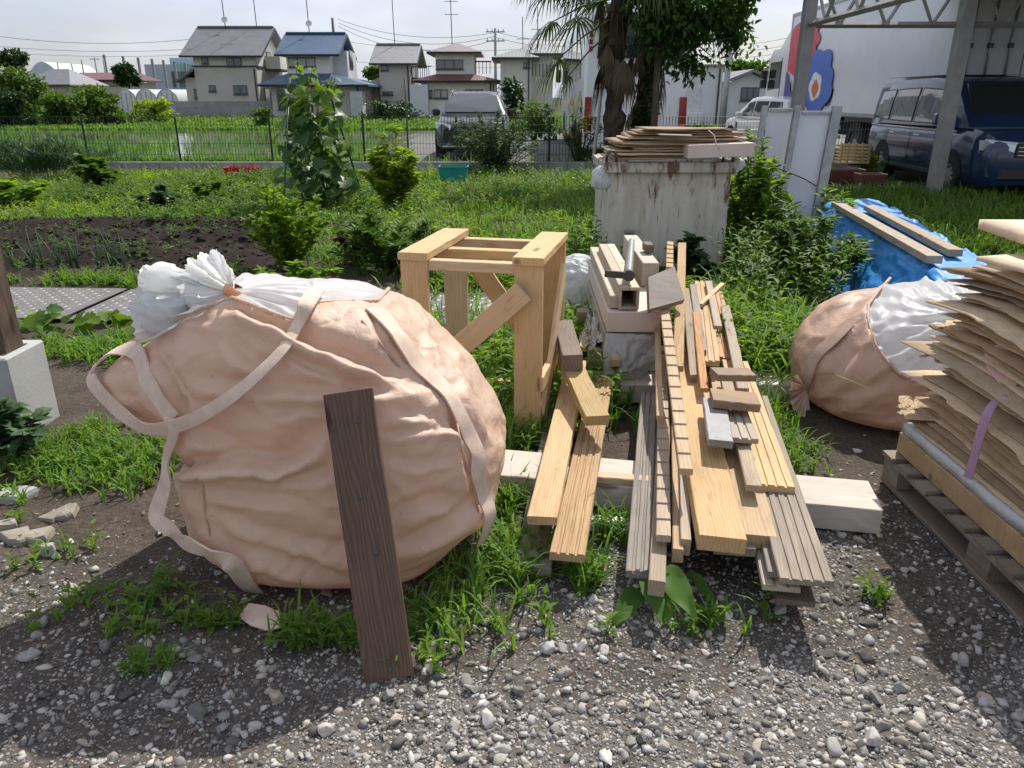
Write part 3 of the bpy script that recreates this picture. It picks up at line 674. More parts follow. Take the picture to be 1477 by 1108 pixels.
# ---------------------------------------------------------------- pine crate frame
def build_crate():
    fr = P(757, 640, 3.23); fr.z = 0; ztop = .86
    a = G(575, 363, ztop); b = G(783, 372, ztop); c = G(806, 331, ztop); d = G(632, 326, ztop)
    ex = (b-a).normalized(); wdt = (b-a).length; dep = .66
    ey = Vector((-ex.y, ex.x, 0))
    root = thing('wooden_crate', 'open pine crate frame with diagonal braces standing on the grass', 'crate', (a.x, a.y, 0), math.atan2(ex.y, ex.x))
    w, t = .125, .028; H_ = ztop - .035
    def up(x, y, tall=H_, wd=w):                # upright board, face along x
        o = obj('upright', board_mesh('upright', tall, wd, t, CRATEW, 'flat', int(x*91+y*37)), root); o.rotation_euler = (0, R(-90), 0); o.rotation_euler = (R(0), R(-90), 0)
        o.matrix_local = Matrix.Translation((x, y, 0)) @ Matrix(((0,1,0,0),(0,0,-1,0),(1,0,0,0),(0,0,0,1))) ; return o
    def bar(p, q, wd, th, nm='rail', roll=0.0, mat=CRATEW):
        m, L = frame_from(p, q, roll); o = obj(nm, board_mesh(nm, L, wd, th, mat, 'flat', int(L*999)), root); o.matrix_local = m; return o
    up(w/2+.004, 0); up(wdt-w/2, 0); up(w/2+.004, dep-.03); up(wdt-w/2, dep-.03)
    # side uprights edge on, behind the front ones
    # top boards running back and the rails between them
    bar((w/2+.004, -.012, ztop), (w/2+.004, dep+.01, ztop), w+.012, .034, 'top_board'); bar((wdt-w/2, -.012, ztop), (wdt-w/2, dep+.01, ztop), w+.012, .034, 'top_board')
    for yy_ in (.045, dep*.5, dep-.05):
        bar((w*.6, yy_, ztop-.036), (wdt-w*.6, yy_, ztop-.036), .06, .045, 'rail')
    # braces
    def brace(x0, z0, x1, z1, y, nm='brace'):
        p = Vector((x0, y, z0)); q = Vector((x1, y, z1)); x = (q-p).normalized(); n = Vector((0, -1, 0)); yv = n.cross(x)
        o = obj(nm, board_mesh(nm, (q-p).length, .10, .022, CRATEW, 'flat', int(x0*77+3)), root); mm = Matrix((x, yv, n)).transposed().to_4x4(); mm.translation = p; o.matrix_local = mm; return o
    brace(.10, .28, wdt-.075, .72, -.052)
    brace(.07, H_-.01, wdt-.10, .16, dep+.0)
    # right side: brace and inner board seen edge on
    p = Vector((wdt+.012, .06, .10)); q = Vector((wdt+.012, dep-.08, .70)); x = (q-p).normalized(); n = Vector((1, 0, 0)); yv = n.cross(x)
    o = obj('brace', board_mesh('brace', (q-p).length, .09, .022, CRATEW, 'flat', 8), root); mm = Matrix((x, yv, n)).transposed().to_4x4(); mm.translation = p; o.matrix_local = mm
    bar((w*.5, dep-.03, .06), (wdt-w*.5, dep-.03, .06), .06, .03, 'bottom_rail')
    for zq in (.42,): bar((wdt-.005, .0, zq-.1), (wdt-.005, dep, zq-.1), .03, .07, 'side_rail')
build_crate()

# ---------------------------------------------------------------- timber pile
def ub(px, z, Y=None): return G(px[0], px[1], z)
# sleepers under the pile
def beam(name, a, b, w, t, mat, label, group=None, cat='beam'): return board(name, a, b, w, t, mat, label, cat, group=group, chips=.002)
beam('timber_sleeper', G(1262, 714, .105), G(700, 664, .105), .235, .10, CHALK, 'whitewashed thick timber sleeper under the near ends of the board pile')
beam('timber_sleeper', G(1160, 545, .105), G(850, 545, .105), .22, .10, CHALK, 'whitewashed timber sleeper under the middle of the pile beside the second sack')
beam('timber_strip', G(940, 690, .135), G(845, 682, .135), .05, .03, PINE2, 'pale pine strip laid across between the two front board groups')
beam('white_strip', G(925, 752, .055), G(838, 745, .055), .045, .045, WHITEP, 'white painted strip lying on the gravel between the board groups')
B_ = [ # near px, near z, far px, far z, width, thick, mat, profile, bow, name, label
 # left group
 ((768,818),.045,(812,560),.05,.125,.032,GREYW,'flat',0,'plank','greyed plank at the bottom of the left board group, end on the gravel'),
 ((818,798),.15,(868,545),.155,.112,.03,PINE,'groove3',0,'grooved_board','grooved yellow board at the right of the left board group'),
 ((782,745),.185,(832,520),.20,.102,.032,PINE,'flat',.004,'plank','smooth yellow plank on top of the left board group'),
 ((862,600),.28,(820,512),.335,.10,.045,TREAT,'flat',0,'plank','short olive brown plank lying askew on the left board group'),
 ((826,512),.40,(812,462),.42,.092,.08,DARKW2,'flat',0,'timber_block','short weathered timber block on top of the askew plank'),
 ((843,500),.20,(866,400),.20,.06,.03,PINE2,'flat',0,'plank','narrow pale board end showing beside the crumpled sheeting'),
 ((862,480),.19,(888,385),.20,.07,.03,OLDW,'groove2',0,'grooved_board','narrow grooved board under the crumpled sheeting'),
 # middle group
 ((920,822),.13,(936,566),.15,.075,.03,GREYW,'groove2',0,'grooved_board','greyed grooved board with a splintered end, leftmost of the middle group'),
 ((941,790),.125,(950,560),.135,.035,.04,OLDW,'flat',0,'batten','thin greyed batten beside the splintered grooved board'),
 ((948,838),.155,(962,540),.19,.050,.055,OLDW,'flat',0,'batten','long pale batten reaching lowest of the middle group'),
 ((957,772),.205,(956,510),.25,.046,.025,OLDW,'teeth',0,'notched_lath','shorter notched lath lying on the long pale batten'),
 ((978,792),.17,(974,560),.21,.035,.05,PINE,'flat',0,'batten','narrow yellow batten between the notched lath and the thick beam'),
 ((990,778),.19,(982,560),.23,.032,.06,OLDW,'flat',0,'batten','narrow batten hugging the left side of the thick beam'),
 ((1043,775),.235,(986,500),.31,.145,.055,PINE2,'flat',0,'thick_plank','thick wide pine plank, the broadest at the front of the pile'),
 ((1096,772),.20,(1040,540),.25,.11,.05,PINE2,'flat',0,'plank','pine plank to the right of the broadest plank'),
 ((990,676),.325,(958,440),.49,.046,.026,PINE2,'teeth',0,'notched_lath','long notched lath slanting over the middle of the pile'),
 ((966,385),.585,(967,347),.625,.042,.024,PINE2,'teeth',0,'notched_lath','notched lath end sticking up at the far end beside the bin'),
 ((978,528),.36,(984,350),.64,.050,.03,PINE,'flat',.0,'lath','plain lath rising steeply towards the rusty bin'),
 ((968,520),.345,(962,430),.49,.032,.03,PINE2,'groove1',0,'lath','narrow grooved lath between the notched lath and the plain one'),
 ((1003,540),.33,(990,415),.47,.05,.025,OLDW,'flat',0,'lath','short worn lath with a ragged edge at the pile top'),
 ((1013,505),.36,(1000,410),.49,.04,.03,GREYW,'flat',0,'lath','greyed narrow lath behind the ragged one'),
 ((1025,520),.33,(1012,405),.44,.085,.03,PINE2,'groove2',0,'grooved_board','pale grooved board upper right of the pile'),
 ((1052,515),.27,(1030,420),.34,.10,.03,REDW,'groove3',0,'grooved_board','reddish grooved board along the weeds at the right edge'),
 ((1120,700),.235,(1060,520),.27,.128,.03,PINE2,'groove3',0,'grooved_board','yellow grooved board overlapping the long one at the right'),
 ((1164,836),.195,(1082,570),.235,.150,.022,OLDW,'groove4',0,'grooved_board','long four-ridged board at the right front corner'),
 ((1130,826),.165,(1072,600),.205,.09,.022,GREYW,'flat',0,'plank','grey plank directly beneath the four-ridged board'),
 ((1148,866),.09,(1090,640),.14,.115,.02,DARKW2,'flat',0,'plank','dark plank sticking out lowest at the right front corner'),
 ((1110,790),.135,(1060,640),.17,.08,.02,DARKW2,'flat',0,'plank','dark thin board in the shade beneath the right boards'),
 ((1128,845),.135,(1078,640),.175,.11,.022,OLDW,'groove2',0,'grooved_board','grooved board in the shade under the grey plank'),
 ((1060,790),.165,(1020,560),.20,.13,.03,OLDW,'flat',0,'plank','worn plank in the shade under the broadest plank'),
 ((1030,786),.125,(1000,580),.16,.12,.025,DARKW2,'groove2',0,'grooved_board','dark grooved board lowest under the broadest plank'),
 ((1088,700),.265,(1046,540),.30,.05,.025,OLDW,'flat',0,'batten','greyed batten lying along the seam of the two wide planks'),
 ((1000,690),.245,(988,560),.28,.03,.03,OLDW,'flat',0,'batten','thin strip tucked beside the long notched lath'),
 ((952,600),.27,(948,450),.40,.03,.02,PINE2,'flat',0,'lath','thin pale lath left of the long notched one'),
 ((1016,560),.335,(1004,450),.43,.035,.02,REDW,'flat',0,'lath','thin reddish lath between the worn laths at the pile top'),
 ((1036,470),.385,(1022,405),.46,.04,.02,OLDW,'flat',0,'lath','short grey lath end beside the pale grooved board'),
 ((888,520),.235,(893,480),.24,.05,.03,PINE2,'flat',0,'board_offcut','small pale offcut by the film at the left of the packages'),
 ((1072,560),.30,(1046,440),.36,.05,.025,OLDW,'flat',0,'lath','grey lath across the reddish grooved board'),
 ((1040,635),.335,(1030,575),.345,.09,.03,M('offcut_grey_paint', (.30,.30,.295), (.22,.22,.215), 7, .5, .2, dirt=(.12,.10,.08), dlo=.45, dhi=.7),'flat',0,'board_offcut','white painted offcut with a dark edge on the pile'),
 ((1075,632),.31,(1060,590),.32,.10,.022,OLDW,'groove2',0,'board_offcut','short grooved offcut lying below the two brown blocks'),
]
for k, (a, za, b, zb, w, t, mat, pf, bow, nm, lab) in enumerate(B_):
    cat = {'grooved_board':'board','notched_lath':'lath','thick_plank':'plank','timber_block':'block','board_offcut':'offcut'}.get(nm, nm)
    board(nm, G(a[0], a[1], za), G(b[0], b[1], zb), w, t, mat, lab, cat, pf, roll=random.uniform(-.05, .05), bow=bow, chips=.004 if 'splinter' in lab or 'ragged' in lab else .0012)
board('board_offcut', G(1094, 575, .375), G(1027, 568, .385), .135, .035, DARKW2 if False else wood('offcut_brown', (.40,.28,.18), (.25,.16,.10), grey=.35), 'squarish brown offcut laid across the right side of the pile', 'offcut')
board('board_offcut', G(1085, 536, .39), G(1030, 535, .40), .10, .03, _mc['offcut_brown'], 'longer brown offcut behind the squarish one', 'offcut')
# tilted short wide board facing the camera
q = [P(935,400,3.95), P(973,384,4.1), P(988,432,3.85), P(937,446,3.72)]
nn_ = (q[1]-q[0]).cross(q[3]-q[0]).normalized(); nn_ = nn_ if nn_.z > 0 else -nn_
mb = MB(); off = nn_*.03
mb.add([*q, *[p-off for p in q]], [(0,1,2,3),(7,6,5,4),(0,4,5,1),(1,5,6,2),(2,6,7,3),(3,7,4,0)])
o = mb.build('wide_offcut', GREYW, None, label='wide weathered offcut tilted on top of the pile next to the boxes', cat='offcut')
# broken sticks at the right back
for i, (a, b, lab) in enumerate([((1010,438,.42),(1042,408,.46),'pale split stick poking out to the right behind the grooved boards')]):
    board('stick', G(*a), G(*b), .03, .02, PINE2, lab, 'stick')

# long packages lying on the pile
CREAMB = wood('cream_batten', (.62,.54,.42), (.50,.42,.31), grain=.5, knots=False)
def build_packages():
    Y0, Y1 = 3.86, 5.25
    def pk(name, xl, xr, z0, z1, y0, y1, mat, label, cat, skew=.0, **k):
        """box between photo columns xl..xr at its near end"""
        a = P(xl, 470, y0); b = P(xr, 470, y0); w = b.x-a.x; L = y1-y0
        root = obj(name, MB().box((-w/2, 0, 0), (w/2, L, z1-z0), bev=.004).mesh(name, mat), None, label, cat, **k)
        root.location = ((a.x+b.x)/2, y0, z0); root.rotation_euler = (0, 0, skew); return root
    pk('timber_box', 873, 953, .215, .335, Y0+.01, Y1-.1, M('film_wrapped_timber', (.40,.34,.27), (.30,.25,.19), 6, .4, .2, dirt=(.2,.16,.12)), 'film-wrapped timber package at the bottom of the stacked packages', 'package', -.02)
    pk('foam_box', 876, 952, .345, .455, Y0, Y1, PINKFOAM, 'long pale pink foam package in the middle of the pile', 'package', -.02)
    pk('foam_strip', 878, 894, .462, .53, Y0+.05, Y1+.05, CREAMB, 'white strip lying left of the steel tube on the packages', 'strip', -.02)
    # hollow box section with an open dark end
    a = P(893, 430, Y0+.02); w = .105; h = .10; L = 1.25; t_ = .014
    root = thing('hollow_timber', 'open-ended hollow timber channel lying on the foam package', 'timber', (a.x+w/2, Y0+.02, .462), -.02)
    mt = wood('channel_wood', (.58,.47,.34), (.44,.33,.21))
    for nm, p0, p1 in (('side', (-w/2,0,0), (-w/2+t_,L,h)), ('side', (w/2-t_,0,0), (w/2,L,h)), ('base', (-w/2+t_,.0,0), (w/2-t_,L,t_))): MB().box(p0, p1, bev=.002).build(nm, mt, root)
    for k in range(2):
        o = MB().box((-w/2+ (k*.5)*w+.001, .0, h+.001), (-w/2+(k*.5+.5)*w-.001, L, h+.02), bev=.002).build('lid_board', mt, root)
    pk('white_board', 922, 945, .46, .60, Y0+.55, Y1+.12, CREAMB, 'white board on edge right of the hollow channel', 'board', -.02)
    pk('dark_block', 924, 936, .61, .66, Y0+.80, Y0+.92, DARKW2, 'small dark block on the white board at the far end', 'block', 0)
    # steel tube with a flat lug
    p0 = P(906, 412, Y0+.08); p1 = P(911, 348, Y1-.1)
    p0.z = max(p0.z, .63); root = thing('steel_tube', 'grey steel tube with a flat lug lying along the packages', 'tube', p0)
    MB().tube([(0,0,0), p1-p0], .021, 14).build('pipe', STEEL, root, angle=40)
    lug = MB(); lug.box((-.13, -.012, -.018), (.012, .004, .018), bev=.003); o = lug.build('lug', DARKSTEEL, root); o.rotation_euler = (0, .12, .15)
    o = MB().lathe([(.012, -.03), (.030, -.03), (.030, .012), (.012, .012)], 16, Matrix.Rotation(R(90), 4, 'X')).build('collar', DARKSTEEL, root, smooth=False, angle=40)
    # lug at the far side
    # film hanging from the packages
    rng = np.random.default_rng(2); nu, nv = 40, 24
    u = np.linspace(0, 1, nu); v = np.linspace(0, 1, nv)[:, None]
    xl = P(870,500,Y0-.02).x; xr = P(952,500,Y0-.02).x
    X = xl + (xr-xl)*u[None]*(1-.06*v) + .02*fbm(u*4, v*3, 0, 3); Zt = .335 - v*(.27 - .10*u[None]**2) ; Yv = Y0-.012 - .10*np.sin(v*2.4)*(.7+.3*np.sin(u[None]*5)) + .03*fbm(u*6, v*6, 1, 4)
    Q = np.stack([X+0*v, Yv, Zt+.015*fbm(u*5, v*5, 2, 8)], -1); i = (np.arange(nv-1)[:, None]*nu+np.arange(nu-1)[None]).ravel()
    me = mesh_np('film', Q.reshape(-1,3), [np.stack([i,i+1,i+nu+1,i+nu],-1)], film_mat('clear_film', (.62,.62,.60), .2, .22, .7, .30), True)
    obj('plastic_film', me, None, 'crinkled translucent plastic film hanging below the foam package', 'plastic film')
    # crumpled grey sheeting on the left flank
    nu, nv = 70, 60; u = np.linspace(0, 1, nu)[None]; v = np.linspace(0, 1, nv)[:, None]
    A, Bq, C, D = P(868,540,3.95), P(832,500,4.15), P(866,395,5.3), P(884,398,5.2)
    A.z, Bq.z, C.z, D.z = .26, .10, .30, .47
    lerp = lambda p, q, t: np.array(p)[None, None]*(1-t[..., None]) + np.array(q)[None, None]*t[..., None]
    U, V_ = np.broadcast_arrays(u, v); Q = (np.array(A)*(1-U[..., None]) + np.array(Bq)*U[..., None])*(1-V_[..., None]) + (np.array(D)*(1-U[..., None]) + np.array(C)*U[..., None])*V_[..., None]
    rg = (1-np.abs(fbm(U*5, V_*11, 0, 6, 4)*1.8)); Q[..., 2] += .05*np.clip(rg, 0, 1)**2 + .03*fbm(U*3, V_*6, 0, 7); Q[..., 0] -= .04*fbm(U*6, V_*14, 3, 9)
    i = (np.arange(nv-1)[:, None]*nu+np.arange(nu-1)[None]).ravel()
    obj('crumpled_sheeting', mesh_np('crumpled_sheeting', Q.reshape(-1,3), [np.stack([i,i+1,i+nu+1,i+nu],-1)], M('grey_sheeting', (.48,.46,.43), (.36,.34,.31), 9, .6, .4, 40), True), None, 'crumpled grey sheeting along the left flank of the packages', 'sheeting')
    # two supports so that the packages rest on the sleeper and the ground
    for yy_ in (Y0+.15, Y1-.45):
        board('bearer', Vector((.42, yy_, .214)), Vector((.86, yy_-.01, .214)), .09, .106, OLDW, 'rough timber bearer under the packages, %s one' % ('nearer' if yy_ < 4.5 else 'farther'), 'bearer', group=None)
        board('bearer_block', Vector((.46, yy_+.001, .107)), Vector((.82, yy_-.009, .107)), .08, .105, DARKW2, 'dark timber under the %s bearer' % ('nearer' if yy_ < 4.5 else 'farther'), 'block', group=None)
build_packages()
# ================================================================ right-hand stack on its pallet
PLY = wood('plywood_face', (.70, .55, .37), (.60, .45, .28), grain=.5, knots=False, rand=.06)
def card_mat(name, a, b):
    t = NT(name); v = t.coord((1,1,1), randomise=True)
    f = t.noise(t.coord((3, 3, 3), randomise=True), 4, 7, .65); fib = t.noise(t.coord((60, 8, 60), randomise=True), 3, 4)
    col = t.mix(t.ramp(f, (.3, 0.0), (.72, 1.0)), a, b); col = t.mix(t.ramp(fib, (.45, 0.0), (.8, .5)), col, tuple(x*.5 for x in b))
    oi = t.n('ShaderNodeObjectInfo'); k = t.n('ShaderNodeMapRange', {0: oi.outputs['Random'], 3: .68, 4: 1.25}); col = t.n('ShaderNodeHueSaturation', {'Color': col, 'Value': k.outputs[0]}).outputs[0]
    t.set(color=col, rough=.85, spec=.15, nrm=t.bump(f, .4, .006)); return t.m
CARD = [card_mat('board_tan', (.55,.42,.285), (.41,.30,.195)), card_mat('board_brown', (.47,.335,.215), (.33,.225,.14)), card_mat('board_pale', (.66,.52,.35), (.52,.39,.24))]
def sheet(name, x0, x1, y0, y1, zfun, th, mat, seed, ragged=.02, nu=10, nv=48, rot=0.0, **k):
    rng = np.random.default_rng(seed)
    u = np.linspace(0, 1, nu); v = np.linspace(0, 1, nv); U, V_ = np.meshgrid(u, v)
    wob = lambda s, q: ragged*(fbm(s*7+seed, 0*s, q, seed, 3) + .22*fbm(s*34+seed, 0*s, q+7, seed, 2))
    xa = x0 + wob(v, 1)[:, None]; xb = x1; yb = y1 + wob(u, 2)[None]; ya = y0
    X = xa + (xb-xa)*U; Y = ya + (yb-ya)*V_
    cx, cy = (x0+x1)/2, (y0+y1)/2; c, s = math.cos(rot), math.sin(rot); X, Y = cx+(X-cx)*c-(Y-cy)*s, cy+(X-cx)*s+(Y-cy)*c
    Z = zfun(X, Y); T = np.stack([X, Y, Z], -1).reshape(-1, 3); Bt = T - np.array([0, 0, th]); n = nu*nv
    i = (np.arange(nv-1)[:, None]*nu+np.arange(nu-1)[None]).ravel(); top = np.stack([i, i+1, i+nu+1, i+nu], -1); bot = top[:, ::-1] + n
    b = np.concatenate([np.arange(nu-1), (np.arange(nv-1)+1)*nu-1, (nv*nu-1-np.arange(nu-1)), (nv-1-np.arange(nv-1))*nu])
    b2 = np.roll(b, -1); sidef = np.stack([b2, b, b+n, b2+n], -1)
    o = obj(name, mesh_np(name, np.concatenate([T, Bt]) - np.array([cx, cy, 0]), [top, bot, sidef], mat, False), **k); o.location = (cx, cy, 0); return o
def build_stack():
    X0 = 1.535; YA, YB = 1.45, 2.86
    pw = wood('pallet_wood', (.30,.235,.175), (.17,.125,.09), grey=.55); root = thing('pallet', 'weathered timber pallet under the stack of boards at the right edge', 'pallet', (X0, YA, 0))
    def pb(nm, x0, y0, z0, x1, y1, z1):
        L = max(x1-x0, y1-y0); alongx = (x1-x0) > (y1-y0)
        o = obj(nm, board_mesh(nm, L, (y1-y0) if alongx else (x1-x0), z1-z0, pw, 'flat', int(y0*50+x0*9), 0, .001), root)
        o.location = (x0-X0, (y0+y1)/2-YA, z1) if alongx else ((x0+x1)/2-X0, y0-YA, z1)
        if not alongx: o.rotation_euler = (0, 0, R(90))
    for xx_ in (X0, X0+.48, X0+.96): pb('runner', xx_, YA, .004, xx_+.10, YB, .024); pb('stringer', xx_, YA, .102, xx_+.10, YB, .122)
    for xx_ in (X0, X0+.48, X0+.96):
        for yy_ in (YB-.13, (YA+YB)/2-.05, YA): pb('block', xx_+.002, yy_+.002, .025, xx_+.098, yy_+.128, .101)
    for i in range(11):
        y = YB - .085 - i*.132
        if y > YA-.02: pb('deck_board', X0-.012, y, .123, X0+1.08, y+.085, .142)
    zb = .144
    mb = MB(); mb.box((0,0,0), (1.0,1.42,.085), bev=.004); o = mb.build('laminated_slab', wood('panel_edge', (.50,.36,.20), (.36,.235,.115), grey=.3), None, label='thick yellow laminated slab lying directly on the pallet', cat='slab'); o.matrix_world = Matrix.Translation((1.565+.01, 2.86, zb)) @ Matrix.Rotation(R(-90), 4, 'Z') @ Matrix.Translation((0,0,0))
    o.matrix_world = Matrix.Translation((1.572, 1.43, zb))
    sheet('foam_sheet', 1.575, 2.55, 1.42, 2.83, lambda X, Y: zb+.088+.042 + .006*fbm(X*6, Y*6, 0, 4), .042, film_mat('grey_foam_film', (.58,.59,.60), .15, .3, .5), 41, .015, label='grey film-covered foam sheet on the thick panel', cat='foam sheet')
    rng = random.Random(4); n = 40; z = zb+.135; sheets = []
    for i in range(n):
        f = i/(n-1); gap = .012 + .0095*rng.random(); z += gap; s = 60+i
        x0 = 1.605 + .05*f + rng.uniform(-.03, .035); y1 = 2.80 + rng.uniform(-.10, .09); th = rng.choice([.003, .005, .007, .010])
        if i in (12, 19, 25, 31): x0 -= .06
        am = .04 + .07*f
        def zf(X, Y, z=z, s=s, am=am, f=f):
            e = np.clip((1.95-X)/.4, 0, 1)**2
            droop = -am*np.clip((2.55-Y)/1.0, 0, 1)**1.6*np.clip((2.1-X)/.5, 0, 1) - .03*f*np.clip((Y-2.45)/.4, 0, 1)**2
            return z + droop + .0045*e*fbm(X*3, Y*4, z*4, s, 3) + .008*f*fbm(X*2, Y*2.4, 0, 77, 2)
        lab = 'torn brown fibreboard sheet, %s from the bottom of the pallet stack' % ordinal(i+1)
        sheet('board_sheet', x0, 2.6+rng.uniform(-.05, .05), 1.40+rng.uniform(-.03, .05), y1, zf, th, CARD[rng.choice([0,0,1,1,2])], s, rng.choice([.006,.012,.028]), rot=rng.uniform(-.035, .035), label=lab, cat='board sheet', group='sheets in the pallet stack')
    zt = z + .03
    sheet('plywood_sheet', 1.66, 2.6, 1.4, 2.66, lambda X, Y: zt + .02 + .0*X + .03*(X-1.77), .014, PLY, 5, .004, rot=.14, label='thin pale plywood sheet under the topmost one, corner turned outwards', cat='plywood')
    sheet('plywood_sheet', 1.70, 2.9, 1.5, 2.84, lambda X, Y: zt + .085 + .02*(Y-2.2), .034, PLY, 6, .002, rot=-.03, label='thick pale plywood sheet lying on the very top of the stack', cat='plywood')
    board('batten', Vector((1.98, 1.7, zt+.040)), Vector((2.0, 2.75, zt+.060)), .05, .032, PINE2, 'batten near the left edge between the two top plywood sheets', 'batten', group=None)
    board('batten', Vector((2.4, 1.7, zt+.040)), Vector((2.4, 2.75, zt+.060)), .05, .012, PINE2, 'batten further right between the two top plywood sheets', 'batten', group=None)
    # corrugated scrap and small torn pieces
    for i, (px, py, Y, sx, sy, lab) in enumerate([(1318,592,2.80,.10,.09,'ribbed corrugated cardboard scrap poking out low on the stack'), (1352,556,2.70,.10,.08,'torn yellow scrap sticking out of the stack side'), (1365,512,2.72,.12,.07,'pale yellow torn flap in the middle of the stack side'), (1372,470,2.80,.08,.06,'thin dark splinter scrap near the upper stack')]):
        c0 = P(px, py, Y); 
        if i == 0: zf = lambda X, Y_, c0=c0: c0.z + .004*np.sin((X*.3+Y_)*2*math.pi/.016) + .1*(X-c0.x) + .1*(Y_-c0.y)
        else: zf = lambda X, Y_, c0=c0, i=i: c0.z + .12*(X-c0.x) + .012*fbm(X*9, Y_*9, 0, i)
        sheet('cardboard_scrap', c0.x-sx*.4, c0.x+sx*1.6, c0.y-sy, c0.y+sy, zf, .004, CARD[2], 90+i, .03, 40, 40, rot=.3*i-.3, label=lab, cat='scrap')
    # purple strap
    mb = MB(); pts = [P(1452,572,2.28), P(1436,580,2.30), P(1424,598,2.29), P(1413,630,2.285), P(1405,660,2.28), P(1396,690,2.28)]
    for p in pts: p.x -= .0
    ribbon(mb, pts, [.022,.024,.03,.028,.026,.03], [Vector((-.8,-.5,.3))]*6, .003); mb.build('purple_strap', film_mat('mauve_tape', (.48,.30,.44), .25, .35, .3), None, angle=50, label='mauve plastic strap hanging over the side of the stack', cat='strap')
    mb = MB(); pts = [P(1433,500,2.5), P(1440,520,2.45), P(1455,540,2.38), P(1470,552,2.33)]
    ribbon(mb, pts, [.06,.085,.08,.04], [Vector((-.9,-.4,.4))]*4, .004); mb.build('foam_scrap', flat('pink_foam', (.55,.36,.31), .7), None, angle=50, label='flesh pink foam scrap in the side of the stack', cat='foam scrap')
build_stack()

# ---------------------------------------------------------------- second sack
def build_bag2():
    NU, NV = 260, 170
    r, z = profile([(0,0),(.6,0),(.86,.02),(.98,.11),(1.0,.27),(.97,.40),(.86,.50),(.62,.575),(.3,.61),(0,.62)], NV); r[0] = r[-1] = .004
    u = np.linspace(0, 2*np.pi, NU, endpoint=False); c, s = np.cos(u), np.sin(u); e = 2.35; rad = 1/(np.abs(c)**e+np.abs(s)**e)**(1/e)
    Z = np.repeat(z[:, None], NU, 1); X = r[:, None]*(rad*c)[None]*.60; Y = r[:, None]*(rad*s)[None]*.50
    X = X + 2.06 + .14*sstep(.2, .6, Z); Y = Y + 3.70 + .08*Z
    Z = Z + .05*sstep(.4, .7, Z)*(X-1.9)
    Q = np.stack([X, Y, Z], -1); N = grid_normals(Q)
    if N[NV//2, :, :2].ravel() @ (Q[NV//2, :, :2]-Q[NV//2, :, :2].mean(0)).ravel() < 0: N = -N
    px, py, _ = to_px(Q); side = sstep(.02, .1, Z)
    bx = np.interp(py, [370, 403, 440, 475, 500, 540, 560, 600, 660], [1295, 1283, 1252, 1255, 1264, 1295, 1342, 1420, 1520]); white = (px > bx) & (Z > .16)
    th = np.arctan2(py-455, px-1420); w1 = fbm(X*3, Y*3, Z*3, 4, 2)
    D = .02*fbm(X*3.5, Y*3.5, Z*5, 5, 3)
    rg = 1-np.abs(fbm(X*3.2+w1, Y*3.2, Z*9+w1*1.5-X*4, 7, 3)*1.7); D += .03*np.clip(rg-.5, 0, 1)
    for pts, w, a, k in [([(1175,575),(1220,520),(1250,455)], 10, .02, 'v'), ([(1170,600),(1240,560),(1290,545)], 10, .016, 'v'), ([(1180,620),(1260,600),(1330,600)], 10, .014, 'v'), ([(1200,470),(1240,430),(1283,405)], 9, .014, 'v'), ([(1215,520),(1240,500),(1255,480)], 6, .012, 'c')]: D = D + stroke_disp(px, py, pts, w, a, k)
    Dw = .011*np.sin(th*21 + 6*fbm(px/50, py/50, 0, 3)) + .006*np.sin(th*47+5*w1) + .012*fbm(X*6, Y*6, Z*6, 11, 3)
    D = np.where(white, Dw - .005, D)*side; Vd = Q + N*D[..., None]; Vd[..., 2] = np.maximum(Vd[..., 2], .006); V = Vd.reshape(-1, 3); faces = wrap_faces(NU, NV); wf = white.ravel()[faces].sum(1) >= 3
    root = thing('big_bag', 'brownish bulk sack with white top behind the stack at the right', 'bulk bag', (2.05, 3.7, 0)); inv = Matrix.Translation((-2.05, -3.7, 0))
    def fix(o): o.matrix_parent_inverse = inv; return o
    fix(obj('sack_body', submesh('sack_body', V, faces, ~wf, SACK2), root)); fix(obj('liner', submesh('liner', V, faces, wf, LINER), root))
    front = ((N*(np.array([0,0,CAMZ])-Q)).sum(2) > 0)
    def surf(x, y, off=.01):
        d = np.where(front, np.hypot(px-x, py-y), 1e9); i = np.unravel_index(np.argmin(d), d.shape); n = Vector(N[i]); return P(x, y, Vd[i][1]) + n*off, n
    hem = [(1284,402),(1268,420),(1253,440),(1252,458),(1256,478),(1264,500),(1278,520),(1296,540),(1320,552),(1345,562)]
    mb = MB(); mb.tube([surf(*q, off=.003)[0] for q in hem], .008, 6); fix(mb.build('hem', SACK2, root, smooth=True))
    mb = MB(); pp = [surf(*q, off=.015) for q in [(1228,470),(1205,492),(1180,515),(1168,545),(1160,575),(1150,600)]]; ribbon(mb, [p for p, _ in pp], [.06,.07,.08,.07,.06,.08], [n for _, n in pp], .006); fix(mb.build('lifting_strap', M('webbing_brown', (.52,.36,.28), (.42,.28,.21), 18, .75, .5, 320), root, angle=50))
    mb = MB(); q0 = P(1163,560,3.55); tip = [P(1150,540,3.5), P(1140,556,3.5), P(1138,575,3.48), P(1146,592,3.46), P(1156,604,3.44), P(1166,590,3.46)]
    vs = []; fs = []; k = 24; 
    for j in range(k):
        f = j/(k-1)*(len(tip)-1); i = min(int(f), len(tip)-2); t = tip[i].lerp(tip[i+1], f-i); t = t + Vector((0, .02*math.sin(j*2.1), .008*math.sin(j*3.3))); vs += [q0 + (t-q0)*.1, q0.lerp(t, .55) + Vector((0, .015*math.sin(j*2.1+1), 0)), t]
    for j in range(k-1):
        for i in range(2): fs.append((j*3+i, j*3+i+1, j*3+4+i, j*3+3+i))
    mb.add(vs, fs); fix(mb.build('tied_corner', SACK2, root, smooth=True))
build_bag2()

